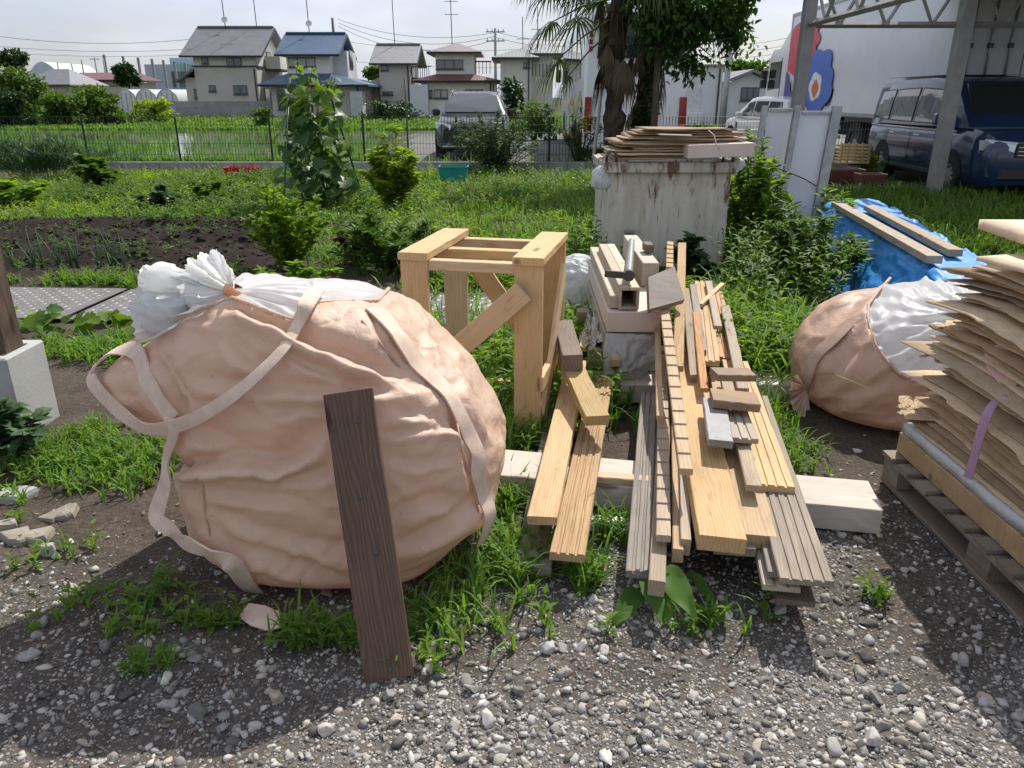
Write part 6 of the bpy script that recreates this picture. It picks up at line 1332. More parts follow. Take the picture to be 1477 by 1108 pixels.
class House:
    def __init__(s, name, label, Y, pxc): s.Y = Y; s.o = Vector((X_(pxc, Y), Y, 0)); s.r = thing(name, label, 'house', s.o)
    def box(s, x0, x1, z0, z1, mat, dep=7.0, dy=0.0, nm='wall'):
        MB().box((x0-s.o.x, dy, z0), (x1-s.o.x, dep, z1)).build(nm, mat, s.r)
        if nm == 'wall' and z1-z0 > 2 and s.Y < 90:
            MB().tube([(x1-s.o.x-.18, dy-.06, z0), (x1-s.o.x-.18, dy-.06, z1-.1)], .05, 6).build('downpipe', EAVE, s.r)
            if z0 < .1: MB().box((x0-s.o.x+1.1, dy-.42, .05), (x0-s.o.x+1.95, dy-.08, .72), bev=.03).build('air_conditioner', WHITEP, s.r)
        return (x0, x1, z0, z1, dy, dep)
    def gable(s, x0, x1, ze, zr, y0, y1, mat, ov=.55, th=.16):
        """ridge along x"""
        a, b = x0-ov-s.o.x, x1+ov-s.o.x; ym = (y0+y1)/2; ya, yb = y0-ov, y1+ov; k = (zr-ze)/(ym-y0); za = ze - ov*k
        MB().add([(a,ya,za),(b,ya,za),(b,ym,zr),(a,ym,zr),(a,ya,za-th),(b,ya,za-th),(b,ym,zr-th),(a,ym,zr-th),(a,yb,za),(b,yb,za),(a,yb,za-th),(b,yb,za-th)], [(0,1,2,3),(5,4,7,6),(0,4,5,1),(3,2,9,8),(7,10,11,6),(8,9,11,10),(0,3,7,4),(3,8,10,7),(1,5,6,2),(2,6,11,9)]).build('roof', mat, s.r)
        MB().prism([(y0,ze-.05),(y1,ze-.05),(ym,zr-th-.02)], x1-s.o.x-.002, x1-s.o.x-.12, lambda p, q, dd: (dd, p, q)).build('gable_wall', s.gw, s.r); MB().box((a+.1,ym-.12,zr-.02), (b-.1,ym+.12,zr+.14), bev=.04).build('ridge', mat, s.r)
        MB().tube([(a,ya-.06,za-.05),(b,ya-.06,za-.05)], .06, 6).build('gutter', EAVE, s.r)
        for xx_ in (b,): MB().add([(xx_+.01,ya,za-th-.06),(xx_+.01,ya,za+.03),(xx_+.01,ym,zr+.03),(xx_+.01,ym,zr-th-.06),(xx_+.01,yb,za+.03),(xx_+.01,yb,za-th-.06)], [(0,1,2,3),(3,2,4,5)]).build('bargeboard', EAVE, s.r)
    def hip(s, x0, x1, ze, zr, y0, y1, mat, ov=.6, th=.15, ridge=.3, top=None):
        a, b, c, d = x0-ov-s.o.x, x1+ov-s.o.x, y0-ov, y1+ov; w = (b-a); ym = (c+d)/2
        ra, rb = a+w*ridge, b-w*ridge; 
        if top: ra, rb, ya, yb = top[0]-s.o.x, top[1]-s.o.x, top[2], top[3]
        else: ya = yb = ym
        MB().add([(a,c,ze),(b,c,ze),(b,d,ze),(a,d,ze),(ra,ya,zr),(rb,ya,zr),(rb,yb,zr),(ra,yb,zr),(a,c,ze-th),(b,c,ze-th),(b,d,ze-th),(a,d,ze-th)], [(0,1,5,4),(1,2,6,5),(2,3,7,6),(3,0,4,7),(8,11,10,9),(0,8,9,1),(1,9,10,2),(2,10,11,3),(3,11,8,0)] + ([(4,5,6,7)] if top else [])).build('roof', mat, s.r)
        MB().tube([(a,c-.05,ze-.05),(b,c-.05,ze-.05)], .055, 6).build('gutter', EAVE, s.r)
    def win(s, px0, px1, py0, py1, y=0.0, light=False, bars=1):
        Yw = s.Y+y; x0, x1, z0, z1 = X_(px0, Yw)-s.o.x, X_(px1, Yw)-s.o.x, Z_(py1, Yw), Z_(py0, Yw)
        f = MB().box((x0,y-.06,z0), (x1,y+.02,z1)).build('window', FRAME, s.r); n = bars+1; t = .07
        for k in range(n):
            a, b = x0+(x1-x0)*k/n+t*.6, x0+(x1-x0)*(k+1)/n-t*.6; MB().box((a,y-.075,z0+t), (b,y-.062,z1-t)).build('pane', PANE_L if light else PANE, f)
        MB().box((x0-.06,y-.12,z0-.07), (x1+.06,y-.061,z0-.005)).build('sill', FRAME, f)
    def swin(s, xs, y0, y1, z0, z1):       # on the right-hand flank
        x = xs-s.o.x; f = MB().box((x-.02,y0,z0), (x+.05,y1,z1)).build('window', FRAME, s.r); MB().box((x+.052,y0+.07,z0+.07), (x+.064,y1-.07,z1-.07)).build('pane', PANE, f)
def build_houses():
    # grey-roofed house on the left
    Y = 66.0; h = House('house', 'two-storey cream and taupe house with dark grey tiled gable roof', Y, 325); h.gw = W_CREAM
    x0, x1 = X_(285,Y), X_(374,Y); zb, zm, zt = 0, Z_(97,Y), Z_(76,Y)
    h.box(x0, x1, zb, zm, W_TAUPE, 7.4); h.box(x0+.02, x1-.02, zm+.12, zt+.1, W_CREAM, 7.38, .02); MB().box((x0-.08-h.o.x,-.08,zm), (x1+.08-h.o.x,7.5,zm+.12)).build('belt_course', EAVE, h.r)
    h.gable(x0, x1, zt+.15, Z_(42,Y+3.7)+.1, 0, 7.4, RF_GREY, .75)
    h.box(X_(268,Y), x0-.01, 0, Z_(112,Y), W_TAUPE, 5.5, .3, 'annex_wall')
    a = X_(258,Y)-h.o.x; b = x0-h.o.x; MB().add([(a,-.3,Z_(116,Y)),(b,-.3,Z_(99,Y)),(b,6,Z_(99,Y)),(a,6,Z_(116,Y)),(a,-.3,Z_(116,Y)-.18),(b,-.3,Z_(99,Y)-.18),(b,6,Z_(99,Y)-.18),(a,6,Z_(116,Y)-.18)], [(0,1,2,3),(7,6,5,4),(0,4,5,1),(1,5,6,2),(2,6,7,3),(3,7,4,0)]).build('lean_to_roof', RF_GREY, h.r)
    for q in ((298,307,83,92,0),(333,354,83,96,1),(303,313,123,132,0),(338,358,123,136,1)): h.win(*q[:4], bars=q[4])
    h.win(281, 290, 128, 142, .295, bars=0)
    for (p0, z0, z1) in ((3.0, 3.9, 5.0), (1.5, .8, 2.2), (5.0, .9, 2.2)): h.swin(x1, p0, p0+1.2, z0, z1)
    MB().box((x1+.01-h.o.x,2.4,Z_(99,Y)-.1), (x1+1.3-h.o.x,6.4,Z_(99,Y)+.05)).build('balcony', EAVE, h.r); MB().box((x1+.05-h.o.x,2.4,Z_(99,Y)+.05), (x1+1.28-h.o.x,6.4,Z_(99,Y)+1.0)).build('balcony_wall', W_CREAM, h.r)
    g0, g1 = X_(243,Y-2), X_(392,Y-2); wl = thing('garden_wall', 'grey block garden wall before the grey-roofed house', 'wall', (g0, Y-2, 0)); BLK = M('wall_block', (.34,.33,.32), (.26,.25,.245), 2, .9, .2, 20, rand=.12); me = MB().box((.005,0,.0), (.885,.12,.395)).mesh('block', BLK); n = int((g1-g0)/.89)
    for i in range(n):
        for k in range(3):
            o = obj('block', me, wl); o.location = (i*.89+(.4 if k%2 else 0), 0, k*.4)
    # blue-roofed house
    Y = 64.0; h = House('house', 'two-storey house with blue glazed tile roofs', Y, 450); h.gw = W_PALE; x0, x1 = X_(418,Y), X_(480,Y); zt = Z_(74,Y)
    h.box(x0, x1, Z_(106,Y), zt+.05, W_CREAM, 5.6); h.gable(x0, x1+.2, zt+.1, Z_(47,Y+2.8)-.1, 0, 5.6, RF_BLUE, .7)
    l0, l1 = X_(392,Y-1.5), X_(520,Y-1.5); h.box(l0, l1, 0, Z_(122,Y-1.5), W_OLD, 7.5, -1.5); h.hip(l0, l1, Z_(122,Y-1.5), Z_(106,Y), -1.5, 7.5, RF_BLUE, .8, top=(x0,x1,.0,5.6)); h.win(421, 459, 83, 97, bars=2, light=True); h.win(400, 414, 130, 158, -1.5, bars=0); h.win(430, 470, 132, 150, -1.5, bars=2, light=True)
    h.box(x1+.01, X_(500,Y), Z_(118,Y), Z_(72,Y), W_GREY, 5.0, 1.2, 'annex_wall'); h.swin(X_(500,Y), 2.0, 3.4, 3.6, 5.0); MB().box((X_(513,Y)-h.o.x,-2.2,0), (X_(530,Y)-h.o.x,-1.0,1.9)).build('shed', M('shed_white', (.55,.58,.57), None, 3), h.r)
    # pale house with silver roof
    Y = 68.0; h = House('house', 'narrow plastered house with silver tile roof and a small balcony', Y, 575); h.gw = W_PALE; x0, x1 = X_(549,Y), X_(593,Y); zt = Z_(86,Y); h.box(x0, x1, 0, zt-.02, W_PALE, 6.0); h.gable(x0, x1, zt, Z_(65,Y+3), 0, 6.0, RF_OLD, .7); h.win(552, 562, 94, 102, bars=0, light=True); h.win(552, 567, 132, 137, bars=1)
    h.swin(x1, 1.2, 2.6, Z_(112,Y), Z_(96,Y)); b0 = x1-h.o.x
    for k in range(9): MB().box((b0+.02+k*.18,.6,Z_(112,Y)), (b0+.07+k*.18,.66,Z_(96,Y))).build('baluster', EAVE, h.r)
    MB().box((b0,.5,Z_(112,Y)-.15), (b0+1.7,3.5,Z_(112,Y))).build('balcony', EAVE, h.r); MB().box((b0,.58,Z_(96,Y)), (b0+1.7,.68,Z_(96,Y)+.08)).build('balcony_rail', EAVE, h.r)
    a0 = X_(527,Y-1); h.box(a0, x0-.01, 0, Z_(122,Y), W_OLD, 4, .6, 'annex_wall'); MB().add([(a0-.5-h.o.x,0,Z_(124,Y)),(x0-h.o.x,0,Z_(124,Y)),(x0-h.o.x,2.5,Z_(108,Y)),(a0+1-h.o.x,2.5,Z_(108,Y))], [(0,1,2,3)]).build('annex_roof', RF_OLD, h.r)
    # hip-roofed house with the red lower roof
    Y = 62.0; h = House('house', 'cream house with brown hip roof above a dark red lower roof', Y, 655); h.gw = W_CREAM; x0, x1 = X_(630,Y), X_(684,Y); zt = Z_(75,Y); h.box(x0, x1, Z_(110,Y), zt, W_CREAM, 5.0); h.hip(x0, x1, zt, Z_(63,Y+2.5), 0, 5.0, RF_BRN, .6, ridge=.45)
    l0, l1 = X_(608,Y-1.5), X_(711,Y-1.5); h.box(l0, l1, 0, Z_(117,Y-1.5), W_CREAM, 7, -1.5); h.hip(l0, l1, Z_(116,Y-1.5), Z_(107,Y), -1.5, 7, RF_RED, .6, top=(x0,x1,.0,5.0)); h.win(630, 669, 86, 100, bars=2); h.win(607, 624, 130, 141, -1.5, bars=1); h.win(626, 646, 129, 142, -1.5, bars=1, light=True); h.win(671, 697, 129, 138, -1.5, bars=2, light=True)
    x = x1-h.o.x
    for k in range(5): MB().box((x+.05+k*.28,1.0,Z_(106,Y)), (x+.10+k*.28,1.06,Z_(88,Y))).build('baluster', EAVE, h.r)
    MB().box((x+.02,.96,Z_(89,Y)), (x+1.3,1.08,Z_(87,Y))).build('balcony_rail', EAVE, h.r)
    q = X_(592,Y-2)-h.o.x; MB().box((q,-2.2,0), (q+1.3,1.0,Z_(122,Y-2))).build('side_porch', W_GREY, h.r)
    # house behind the bus
    Y = 58.0; h = House('house', 'taupe house with dark hip roofs half hidden by the coach', Y, 745); h.gw = W_PALE; x0, x1 = X_(722,Y), X_(766,Y); zt = Z_(83,Y); h.box(x0, x1, 0, zt, W_PALE, 6); h.hip(x0, x1, zt, Z_(73,Y+3), 0, 6, RF_GREY, .6, ridge=.42); h.box(X_(750,Y), X_(800,Y), 0, Z_(76,Y), W_PALE, 9, 3.0, 'annex_wall'); h.hip(X_(752,Y+3), X_(800,Y+3), Z_(74,Y), Z_(62,Y+5), 3, 9, RF_GREY, .7, ridge=.3); h.win(755, 764, 90, 98, bars=1)
    for k in range(6): MB().box((X_(766,Y)-h.o.x+.05+k*.25,.3,Z_(110,Y)), (X_(766,Y)-h.o.x+.11+k*.25,.36,Z_(92,Y))).build('baluster', EAVE, h.r)
    # low buildings right of the bus
    Y = 46.0; h = House('house', 'low white gabled house seen left of the truck', Y, 1075); h.gw = W_GREY; x0, x1 = X_(1048,Y), X_(1112,Y); h.box(x0, x1, 0, Z_(120,Y), W_GREY, 6); xm = (x0+x1)/2-h.o.x; a, b = x0-h.o.x-.5, x1-h.o.x+.5; ze, zr = Z_(119,Y), Z_(100,Y); th = .15
    MB().add([(a,-.5,ze),(xm,-.5,zr),(b,-.5,ze),(a,7,ze),(xm,7,zr),(b,7,ze),(a,-.5,ze-th),(xm,-.5,zr-th),(b,-.5,ze-th),(a,7,ze-th),(xm,7,zr-th),(b,7,ze-th)], [(0,1,4,3),(1,2,5,4),(6,9,10,7),(7,10,11,8),(0,6,7,1),(1,7,8,2),(3,4,10,9),(4,5,11,10),(0,3,9,6),(2,8,11,5)]).build('roof', RF_OLD, h.r); MB().prism([(x0-h.o.x,Z_(120,Y)),(x1-h.o.x,Z_(120,Y)),(xm,zr-.2)], 0, .1, lambda p, q, dd: (p, dd, q)).build('gable_wall', W_GREY, h.r); h.win(1068, 1094, 126, 145, bars=2)
    Y = 44.0; h = House('shed', 'flat-roofed pale shed right of the coach', Y, 1010); h.gw = W_GREY; h.box(X_(960,Y), X_(1040,Y), 0, Z_(96,Y), W_GREY, 5); MB().box((X_(958,Y)-h.o.x,-.2,Z_(96,Y)), (X_(1042,Y)-h.o.x,5.2,Z_(93,Y))).build('roof', RF_OLD, h.r); MB().box((X_(985,Y)-h.o.x,-.06,0), (X_(1010,Y)-h.o.x,-.01,Z_(126,Y))).build('door', M('door_pale', (.62,.64,.66)), h.r); h.r['category'] = 'shed'
    MB().box((X_(1046,Y)-h.o.x,-3.0,.4), (X_(1100,Y)-h.o.x,-2.8,.75)).build('guard_rail', STEEL, h.r)
    # left distance
    Y = 120.0; h = House('hall', 'long dark red roofed hall far away on the left', Y, 120); h.gw = W_OLD; h.box(X_(95,Y), X_(175,Y), 0, Z_(118,Y), W_OLD, 12); h.hip(X_(93,Y), X_(177,Y), Z_(115,Y), Z_(103,Y), 0, 12, RF_RED, .8, ridge=.06); h.r['category'] = 'hall'
    for k in range(6): h.win(150+k*5, 153+k*5, 115, 124, bars=0, light=True)
    Y = 100.0; h = House('house', 'old house with grey hip roof behind the left bushes', Y, 72); h.gw = W_OLD; h.box(X_(45,Y), X_(95,Y), 0, Z_(122,Y), W_OLD, 8); h.hip(X_(40,Y), X_(100,Y), Z_(122,Y), Z_(98,Y), 0, 8, RF_GREY, .8, ridge=.35)
    Y = 190.0; h = House('factory', 'pale blue distant factory building left of the grey house', Y, 255); h.gw = W_GREY; FB = wallm('factory_blue', (.42,.50,.56)); h.box(X_(215,Y), X_(290,Y), 0, Z_(93,Y), FB, 20); h.box(X_(247,Y), X_(284,Y), Z_(94,Y), Z_(83,Y), FB, 14, 2); MB().box((X_(253,Y)-h.o.x,-.3,Z_(125,Y)), (X_(285,Y)-h.o.x,-.05,Z_(103,Y))).build('window', W_DARK, h.r); h.r['category'] = 'factory'
    Y = 200.0; h = House('hall', 'curved white roofed gymnasium on the far left horizon', Y, 70); h.gw = W_GREY; xs = [X_(50,Y)+i*(X_(90,Y)-X_(50,Y))/14 for i in range(15)]; pts = [(x-h.o.x, Z_(104,Y) + (Z_(89,Y)-Z_(104,Y))*math.sin(math.pi*i/14)) for i, x in enumerate(xs)]; MB().prism([(pts[0][0],0)]+pts+[(pts[-1][0],0)], 0, 20, lambda p, q, dd: (p, dd, q)).build('hall_body', wallm('gym_white', (.6,.62,.64)), h.r); h.r['category'] = 'hall'
    # greenhouses
    Y = 72.0; GH = film_mat('greenhouse_film', (.66,.69,.70), .25, .35, .3, .10); DS = flat('hoop_steel', (.4,.42,.43), .4)
    for k, (p0, p1, lab) in enumerate(((168,196,'left bay of the white plastic greenhouse'), (196,226,'middle bay of the white plastic greenhouse'), (226,256,'right bay of the white plastic greenhouse'))):
        xa, xb = X_(p0,Y), X_(p1,Y); r_ = thing('greenhouse', lab, 'greenhouse', ((xa+xb)/2, Y, 0), 0, 'bays of the greenhouse'); w = (xb-xa)/2; pr = [(-w*math.cos(math.pi*i/16), 1.2+.95*math.sin(math.pi*i/16)) for i in range(17)]; pr = [(-w,0)]+pr+[(w,0)]
        MB().prism(pr, 0, 16, lambda p, q, dd: (p, dd, q)).build('film_cover', GH, r_)
        for yy_ in (-.03, 4, 8): MB().tube([(p, yy_, q) for p, q in pr], .04, 5).build('hoop', DS, r_)
        for xx_ in (-w*.5, 0, w*.5): MB().tube([(xx_,-.05,0),(xx_,-.05,1.9)], .035, 5).build('upright', DS, r_)
build_houses()
def build_poles():
    GR = flat('pole_concrete', (.28,.28,.28), .8); WR = flat('wire_black', (.10,.10,.11), .6)
    def pole(px, ytop, Y, lab, arms=2, r=.15, mat=GR):
        x = X_(px, Y); zt = Z_(ytop, Y); root = thing('utility_pole', lab, 'utility pole', (x, Y, 0)); MB().tube([(0,0,0),(0,0,zt)], [r, r*.75], 8).build('shaft', mat, root, smooth=True)
        for k in range(arms): MB().box((-.9,-.05,zt-.35-k*.8), (.9,.05,zt-.25-k*.8)).build('crossarm', GR, root); [MB().tube([(q,0,zt-.25-k*.8),(q,0,zt-.05-k*.8)], .05, 6).build('insulator', flat('insulator', (.5,.5,.5)), root) for q in (-.75,-.3,.3,.75)]
        return x, zt
    pole(715, 41, 80, 'utility pole between the houses and the coach', 2); pole(488, 26, 90, 'dark utility pole behind the blue-roofed house', 0, .2, WR)
    for px, yt, Y in ((127,86,150),(146,83,150),(158,84,150),(92,90,160),(112,92,160)): pole(px, yt, Y, 'far slender pole on the left horizon, pixel column %d' % px if False else {127:'far pole left of the twin poles on the left horizon',146:'left one of the twin far poles on the left horizon',158:'right one of the twin far poles on the left horizon',92:'faint far pole above the brown hall roof, left one',112:'faint far pole above the brown hall roof, right one'}[px], 1 if px in (146,) else 0, .16)
    def antenna(px, y0, y1, Y, lab, dish=True, bars=1):
        x = X_(px, Y); z0, z1 = Z_(y1, Y), Z_(max(y0,-60), Y); root = thing('antenna_mast', lab, 'antenna', (x, Y, z0-.3)); MB().tube([(0,0,0),(-.05,0,z1-z0+.3)], .035, 6).build('mast', DARKSTEEL, root, smooth=True)
        if dish: MB().lathe([(.0,0),(.14,.02),(.24,.07),(.25,.08)], 16, Matrix.Translation((.05,-.1,.9)) @ Matrix.Rotation(R(70), 4, 'X')).build('dish', WHITEP, root, smooth=True)
        for k in range(bars): MB().tube([(-.5,0,z1-z0-1.2-k*.9),(.5,0,z1-z0-1.2-k*.9)], .022, 5).build('crossbar', DARKSTEEL, root)
    antenna(337,-40,41,69.5,'tall mast on the ridge of the grey-roofed house',True); antenna(381,-40,48,70,'tall thin mast right of the grey roof',False); antenna(454,-40,47,66.8,'tall mast with dish on the blue roof',True); antenna(573,-40,64,71,'tall mast on the silver tile roof',False,0); antenna(654,-30,63,64.5,'mast with cross bar on the brown hip roof',False,2); antenna(754,24,66,62,'short antenna left of the coach roof',False,1); antenna(775,10,64,62.5,'taller antenna beside the coach roof',False,1)
    def wire(p0, p1, sag, r=.03, name='power_line', lab=''):
        n = 24; a, b = Vector(p0), Vector(p1); pts = [a.lerp(b, i/n) - Vector((0,0,sag*4*(i/n)*(1-i/n))) for i in range(n+1)]; MB().tube(pts, r, 4).build(name, WR, None, label=lab, cat='power line', group='overhead power lines')
    A = lambda px, py, Y: P(px, py, Y)
    for i, (p, q, sg, lab) in enumerate([(A(-60,44,80), A(300,54,80), .8, 'topmost overhead line crossing the left sky'), (A(-60,61,95), A(290,70,95), .6, 'second overhead line on the left, below the topmost'), (A(-60,70,110), A(290,78,110), .6, 'lowest overhead line on the left'), (A(488,28,90), A(715,47,80), 1.0, 'upper line from the dark pole to the pole by the coach'), (A(488,33,90), A(715,52,80), 1.3, 'second line from the dark pole to the right'), (A(488,38,90), A(715,57,80), 1.6, 'third line from the dark pole to the right'), (A(500,60,100), A(800,66,100), .8, 'level line behind the silver roof'), (A(715,46,80), A(900,40,80), .9, 'upper line from the pole towards the coach'), (A(715,54,80), A(900,50,80), .9, 'lower line from the pole towards the coach'), (A(500,88,120), A(830,94,120), .6, 'faint low line between the house roofs'), (A(990,60,90), A(1140,54,90), .5, 'upper line in the gap left of the truck'), (A(990,70,90), A(1140,64,90), .5, 'middle line in the gap left of the truck'), (A(990,78,90), A(1140,74,90), .5, 'lower line in the gap left of the truck')]): wire(p, q, sg, .02, lab=lab)
    # tall golf-range netting
    NET = NT('range_net'); NET.set(color=(.10,.30,.24), rough=.8); NET.clear(.62); Y = 170; root = thing('range_net', 'tall green practice net hung between poles in the left distance', 'net', (X_(160,Y), Y, 0)); xs = [160,177,189,200,208,216,224,233,241]; zs = [Z_(q, Y) for q in (79,80,81,82,83,84,86,88,90)]; o = X_(160, Y)
    for i in range(len(xs)):
        x = X_(xs[i], Y)-o; MB().tube([(x,i*3,0),(x,i*3,zs[i])], .28, 6).build('net_pole', GR, root)
        if i >= 5 and i < len(xs)-1: x2 = X_(xs[i+1], Y)-o; MB().add([(x,i*3,0),(x2,i*3+3,0),(x2,i*3+3,zs[i+1]),(x,i*3,zs[i])], [(0,1,2,3)]).build('net_panel', NET.m, root)
build_poles()
# ================================================================ plants
def blades(p, rng, n, h, hv, w, lean):
    """n grass blades at each point: strips of two quads and a tip"""
    N = len(p)*n; b = np.repeat(p, n, 0).astype(float); a = rng.uniform(0, 6.283, N); hh = np.maximum(.25*h, rng.normal(h, hv, N))
    b[:, :2] += rng.normal(0, h*.10, (N, 2)); d = np.stack([np.cos(a), np.sin(a)], -1); ln = np.abs(rng.normal(lean, lean*.5, N))*hh; s = np.stack([-d[:, 1], d[:, 0]], -1)*(w*rng.uniform(.7, 1.3, N))[:, None]
    V = np.zeros((N, 7, 3))
    for i, (t, wk) in enumerate(((0, .8), (.45, 1.0), (.8, .7))):
        c = b[:, :2] + d*(ln*t**2)[:, None]; z = b[:, 2] + hh*(t - .18*t*t*np.clip(ln/hh, 0, 1.5))
        V[:, 2*i, :2] = c - s*wk; V[:, 2*i+1, :2] = c + s*wk; V[:, 2*i, 2] = V[:, 2*i+1, 2] = z
    V[:, 6, :2] = b[:, :2] + d*(ln*1.05)[:, None]; V[:, 6, 2] = b[:, 2] + hh*(1-.25*np.clip(ln/hh, 0, 1.5))
    k = (np.arange(N)*7)[:, None]; q = np.concatenate([k+np.array([[0,1,3,2]]), k+np.array([[2,3,5,4]])]); t = k+np.array([[4,5,6]])
    return V.reshape(-1, 3), [q, t], np.repeat(np.repeat(rng.random(len(p))*.6, n) + rng.random(N)*.4, 7)
def leaves(c, d, up, L, w, rng, fold=.25, droop=.15):
    """pointed folded leaf: 6 vertices, 4 triangles; c base points, d directions, up approx normals"""
    n = len(c); d = d/np.linalg.norm(d, axis=1, keepdims=True); s = np.cross(d, up); s /= np.maximum(np.linalg.norm(s, axis=1, keepdims=True), 1e-6); u = np.cross(s, d)
    L = np.broadcast_to(L, n)[:, None]; w = np.broadcast_to(w, n)[:, None]
    V = np.zeros((n, 8, 3)); V[:, 0] = c; V[:, 1] = c + d*L*.3 - s*w*.46 + u*w*fold; V[:, 2] = c + d*L*.3 + s*w*.46 + u*w*fold; V[:, 3] = c + d*L*.36
    V[:, 4] = c + d*L*.66 - s*w*.38 + u*w*fold*.7 - u*L*droop*.4; V[:, 5] = c + d*L*.66 + s*w*.38 + u*w*fold*.7 - u*L*droop*.4; V[:, 6] = c + d*L*.7 - u*L*droop*.45; V[:, 7] = c + d*L - u*L*droop
    k = (np.arange(n)*8)[:, None]; t = np.concatenate([k+np.array([[0,3,1]]), k+np.array([[0,2,3]]), k+np.array([[4,6,7]]), k+np.array([[6,5,7]])]); q = np.concatenate([k+np.array([[1,3,6,4]]), k+np.array([[3,2,5,6]])])
    return V.reshape(-1, 3), [q, t], np.repeat(rng.random(n), 8)
def runit(rng, n):
    v = rng.normal(size=(n, 3)); return v/np.linalg.norm(v, axis=1, keepdims=True)
BARK = M('bark', (.12,.09,.065), (.06,.045,.033), 18, .9, .6, 60, stretch=(1,1,.25)); STEM = M('green_stem', (.10,.17,.04), (.07,.12,.03), 12, .7, .1)
L_BRIGHT = leafmat('leaf_bright', (.10,.19,.025), (.21,.34,.05), .55); L_MID = leafmat('leaf_mid', (.055,.115,.02), (.12,.21,.035), .36); L_DARK = leafmat('leaf_dark', (.022,.055,.014), (.05,.10,.024), .25, .4); L_GREY = leafmat('leaf_bluish', (.05,.10,.045), (.10,.17,.075), .25, .4); L_GRASS = leafmat('grass_blade', (.07,.155,.026), (.165,.30,.055), .42, tip=(.30,.27,.10)); L_YELLOW = leafmat('leaf_yellowish', (.17,.26,.03), (.28,.38,.06), .55); L_PALM = leafmat('palm_blade', (.055,.085,.025), (.10,.14,.04), .2, .45); L_DEAD = leafmat('palm_dead', (.10,.075,.05), (.19,.145,.095), .15, .8); L_PURPLE = leafmat('leaf_purple', (.05,.015,.025), (.10,.03,.04), .25)
def shrub(name, label, c, rx, ry, h, n, ls, mat, seed, stems=7, shape=.8, lw=.45, gap=.35, cat='shrub', z0=.05, up=.35, clump=3.2, smooth=True):
    """foliage spread through an uneven volume, with stems"""
    rng = np.random.default_rng(seed); root = thing(name, label, cat, (c[0], c[1], gz(c[0], c[1])))
    K = max(7, int(n/95)); a = rng.uniform(0, 6.283, K); q = np.sqrt(rng.random(K)); hk = h*np.clip((1.06-.50*q**1.6)*rng.normal(1, .17, K), .3, 1.3)
    tip = np.stack([rx*1.12*q*np.cos(a), ry*1.12*q*np.sin(a), hk], -1); mid = tip*np.array([.55, .55, .55]) + np.array([0, 0, 1])*(.12*hk)[:, None] + rng.normal(0, .06*rx, (K, 3))
    si = rng.integers(0, K, n); t = rng.random(n)**.72*(1-z0/h*.5) + z0/h*.5; t = np.clip(t, .08, 1)[:, None]
    pos = (2*t*(1-t))*mid[si] + t*t*tip[si] + rng.normal(0, 1, (n, 3))*np.array([rx, ry, h*.5])*.085*(1.25-t); pos[:, 2] = np.maximum(pos[:, 2], z0*.6); k = n
    sp = rng.uniform(0, 6.283, n); d = np.stack([np.cos(sp), np.sin(sp), np.full(n, up)], -1) + (tip[si]*np.array([1/rx, 1/ry, 0]))*.5 + runit(rng, n)*.35; nrm = np.array([0, 0, 1.]) + runit(rng, k)*.45
    L = ls*rng.uniform(.6, 1.25, k); V, Fq, rd = leaves(pos, d, nrm, L, L*lw, rng); obj('foliage', mesh_np('foliage', V, Fq, mat, smooth, rd), root)
    for i in range(min(K, max(stems, 0)*2)):
        MB().tube([(0,0,-.03), tuple(mid[i]), tuple(tip[i])], [.010*h+.003, .007*h+.002, .002], 5).build('stem', STEM if cat != 'shrub' else BARK, root, smooth=True)
    for i in range(0):
        a = 2*math.pi*i/stems + rng.uniform(-.4,.4); r_ = rng.uniform(.2, .7); tip = Vector((rx*r_*math.cos(a), ry*r_*math.sin(a), h*rng.uniform(.6,.95))); b = Vector((rx*.15*math.cos(a), ry*.15*math.sin(a), -.03))
        MB().tube([b, b.lerp(tip,.5)+Vector((rng.normal(0,.03)*rx,rng.normal(0,.03)*rx,.04*h)), tip], [.012*h+.003, .009*h+.002, .003], 5).build('stem', STEM if cat != 'shrub' else BARK, root, smooth=True)
    return root
def scatter_weeds(name, label, pts, rng, mat, hmin, hmax, ls, per=9, lw=.38):
    """upright leafy weeds: leaves up a thin stem"""
    Vs, Q, T, Rr = [], [], [], []; n = len(pts); H = rng.uniform(hmin, hmax, n); base = np.repeat(pts, per, 0); t = np.tile(np.linspace(.12, 1, per), n); hh = np.repeat(H, per); a = np.repeat(rng.uniform(0, 6.28, n), per) + np.tile(np.arange(per)*2.4, n) + rng.normal(0, .3, n*per)
    lean = np.repeat(rng.normal(0, .18, (n, 2)), per, 0)*hh[:, None]*(t**1.5)[:, None]; c = base.copy(); c[:, :2] += lean; c[:, 2] += hh*t
    d = np.stack([np.cos(a), np.sin(a), .25 + .6*t*rng.random(n*per)], -1); L = ls*(1.15-.55*t)*rng.uniform(.7, 1.3, n*per); V, Fq, rd = leaves(c, d, np.array([0,0,1.])+runit(rng, n*per)*.3, L, L*lw, rng)
    # stems as thin strips
    k = n; sw = .0025; A = pts; Bp = pts.copy(); Bp[:, 2] += H; lean1 = lean.reshape(n, per, 2)[:, -1]; Bp[:, :2] += lean1; sv = np.stack([A+[sw,0,0], A-[sw,0,0], Bp-[sw*.5,0,0], Bp+[sw*.5,0,0]], 1).reshape(-1, 3); sq = (np.arange(k)*4)[:, None]+np.array([[0,1,2,3]])
    off = len(V); Fq = [np.concatenate([Fq[0], sq+off]), Fq[1]]; return obj(name, mesh_np(name, np.concatenate([V, sv]), Fq, mat, True, np.concatenate([rd, np.full(len(sv), .3)])), None, label, 'weeds', kind='stuff')
build_field()
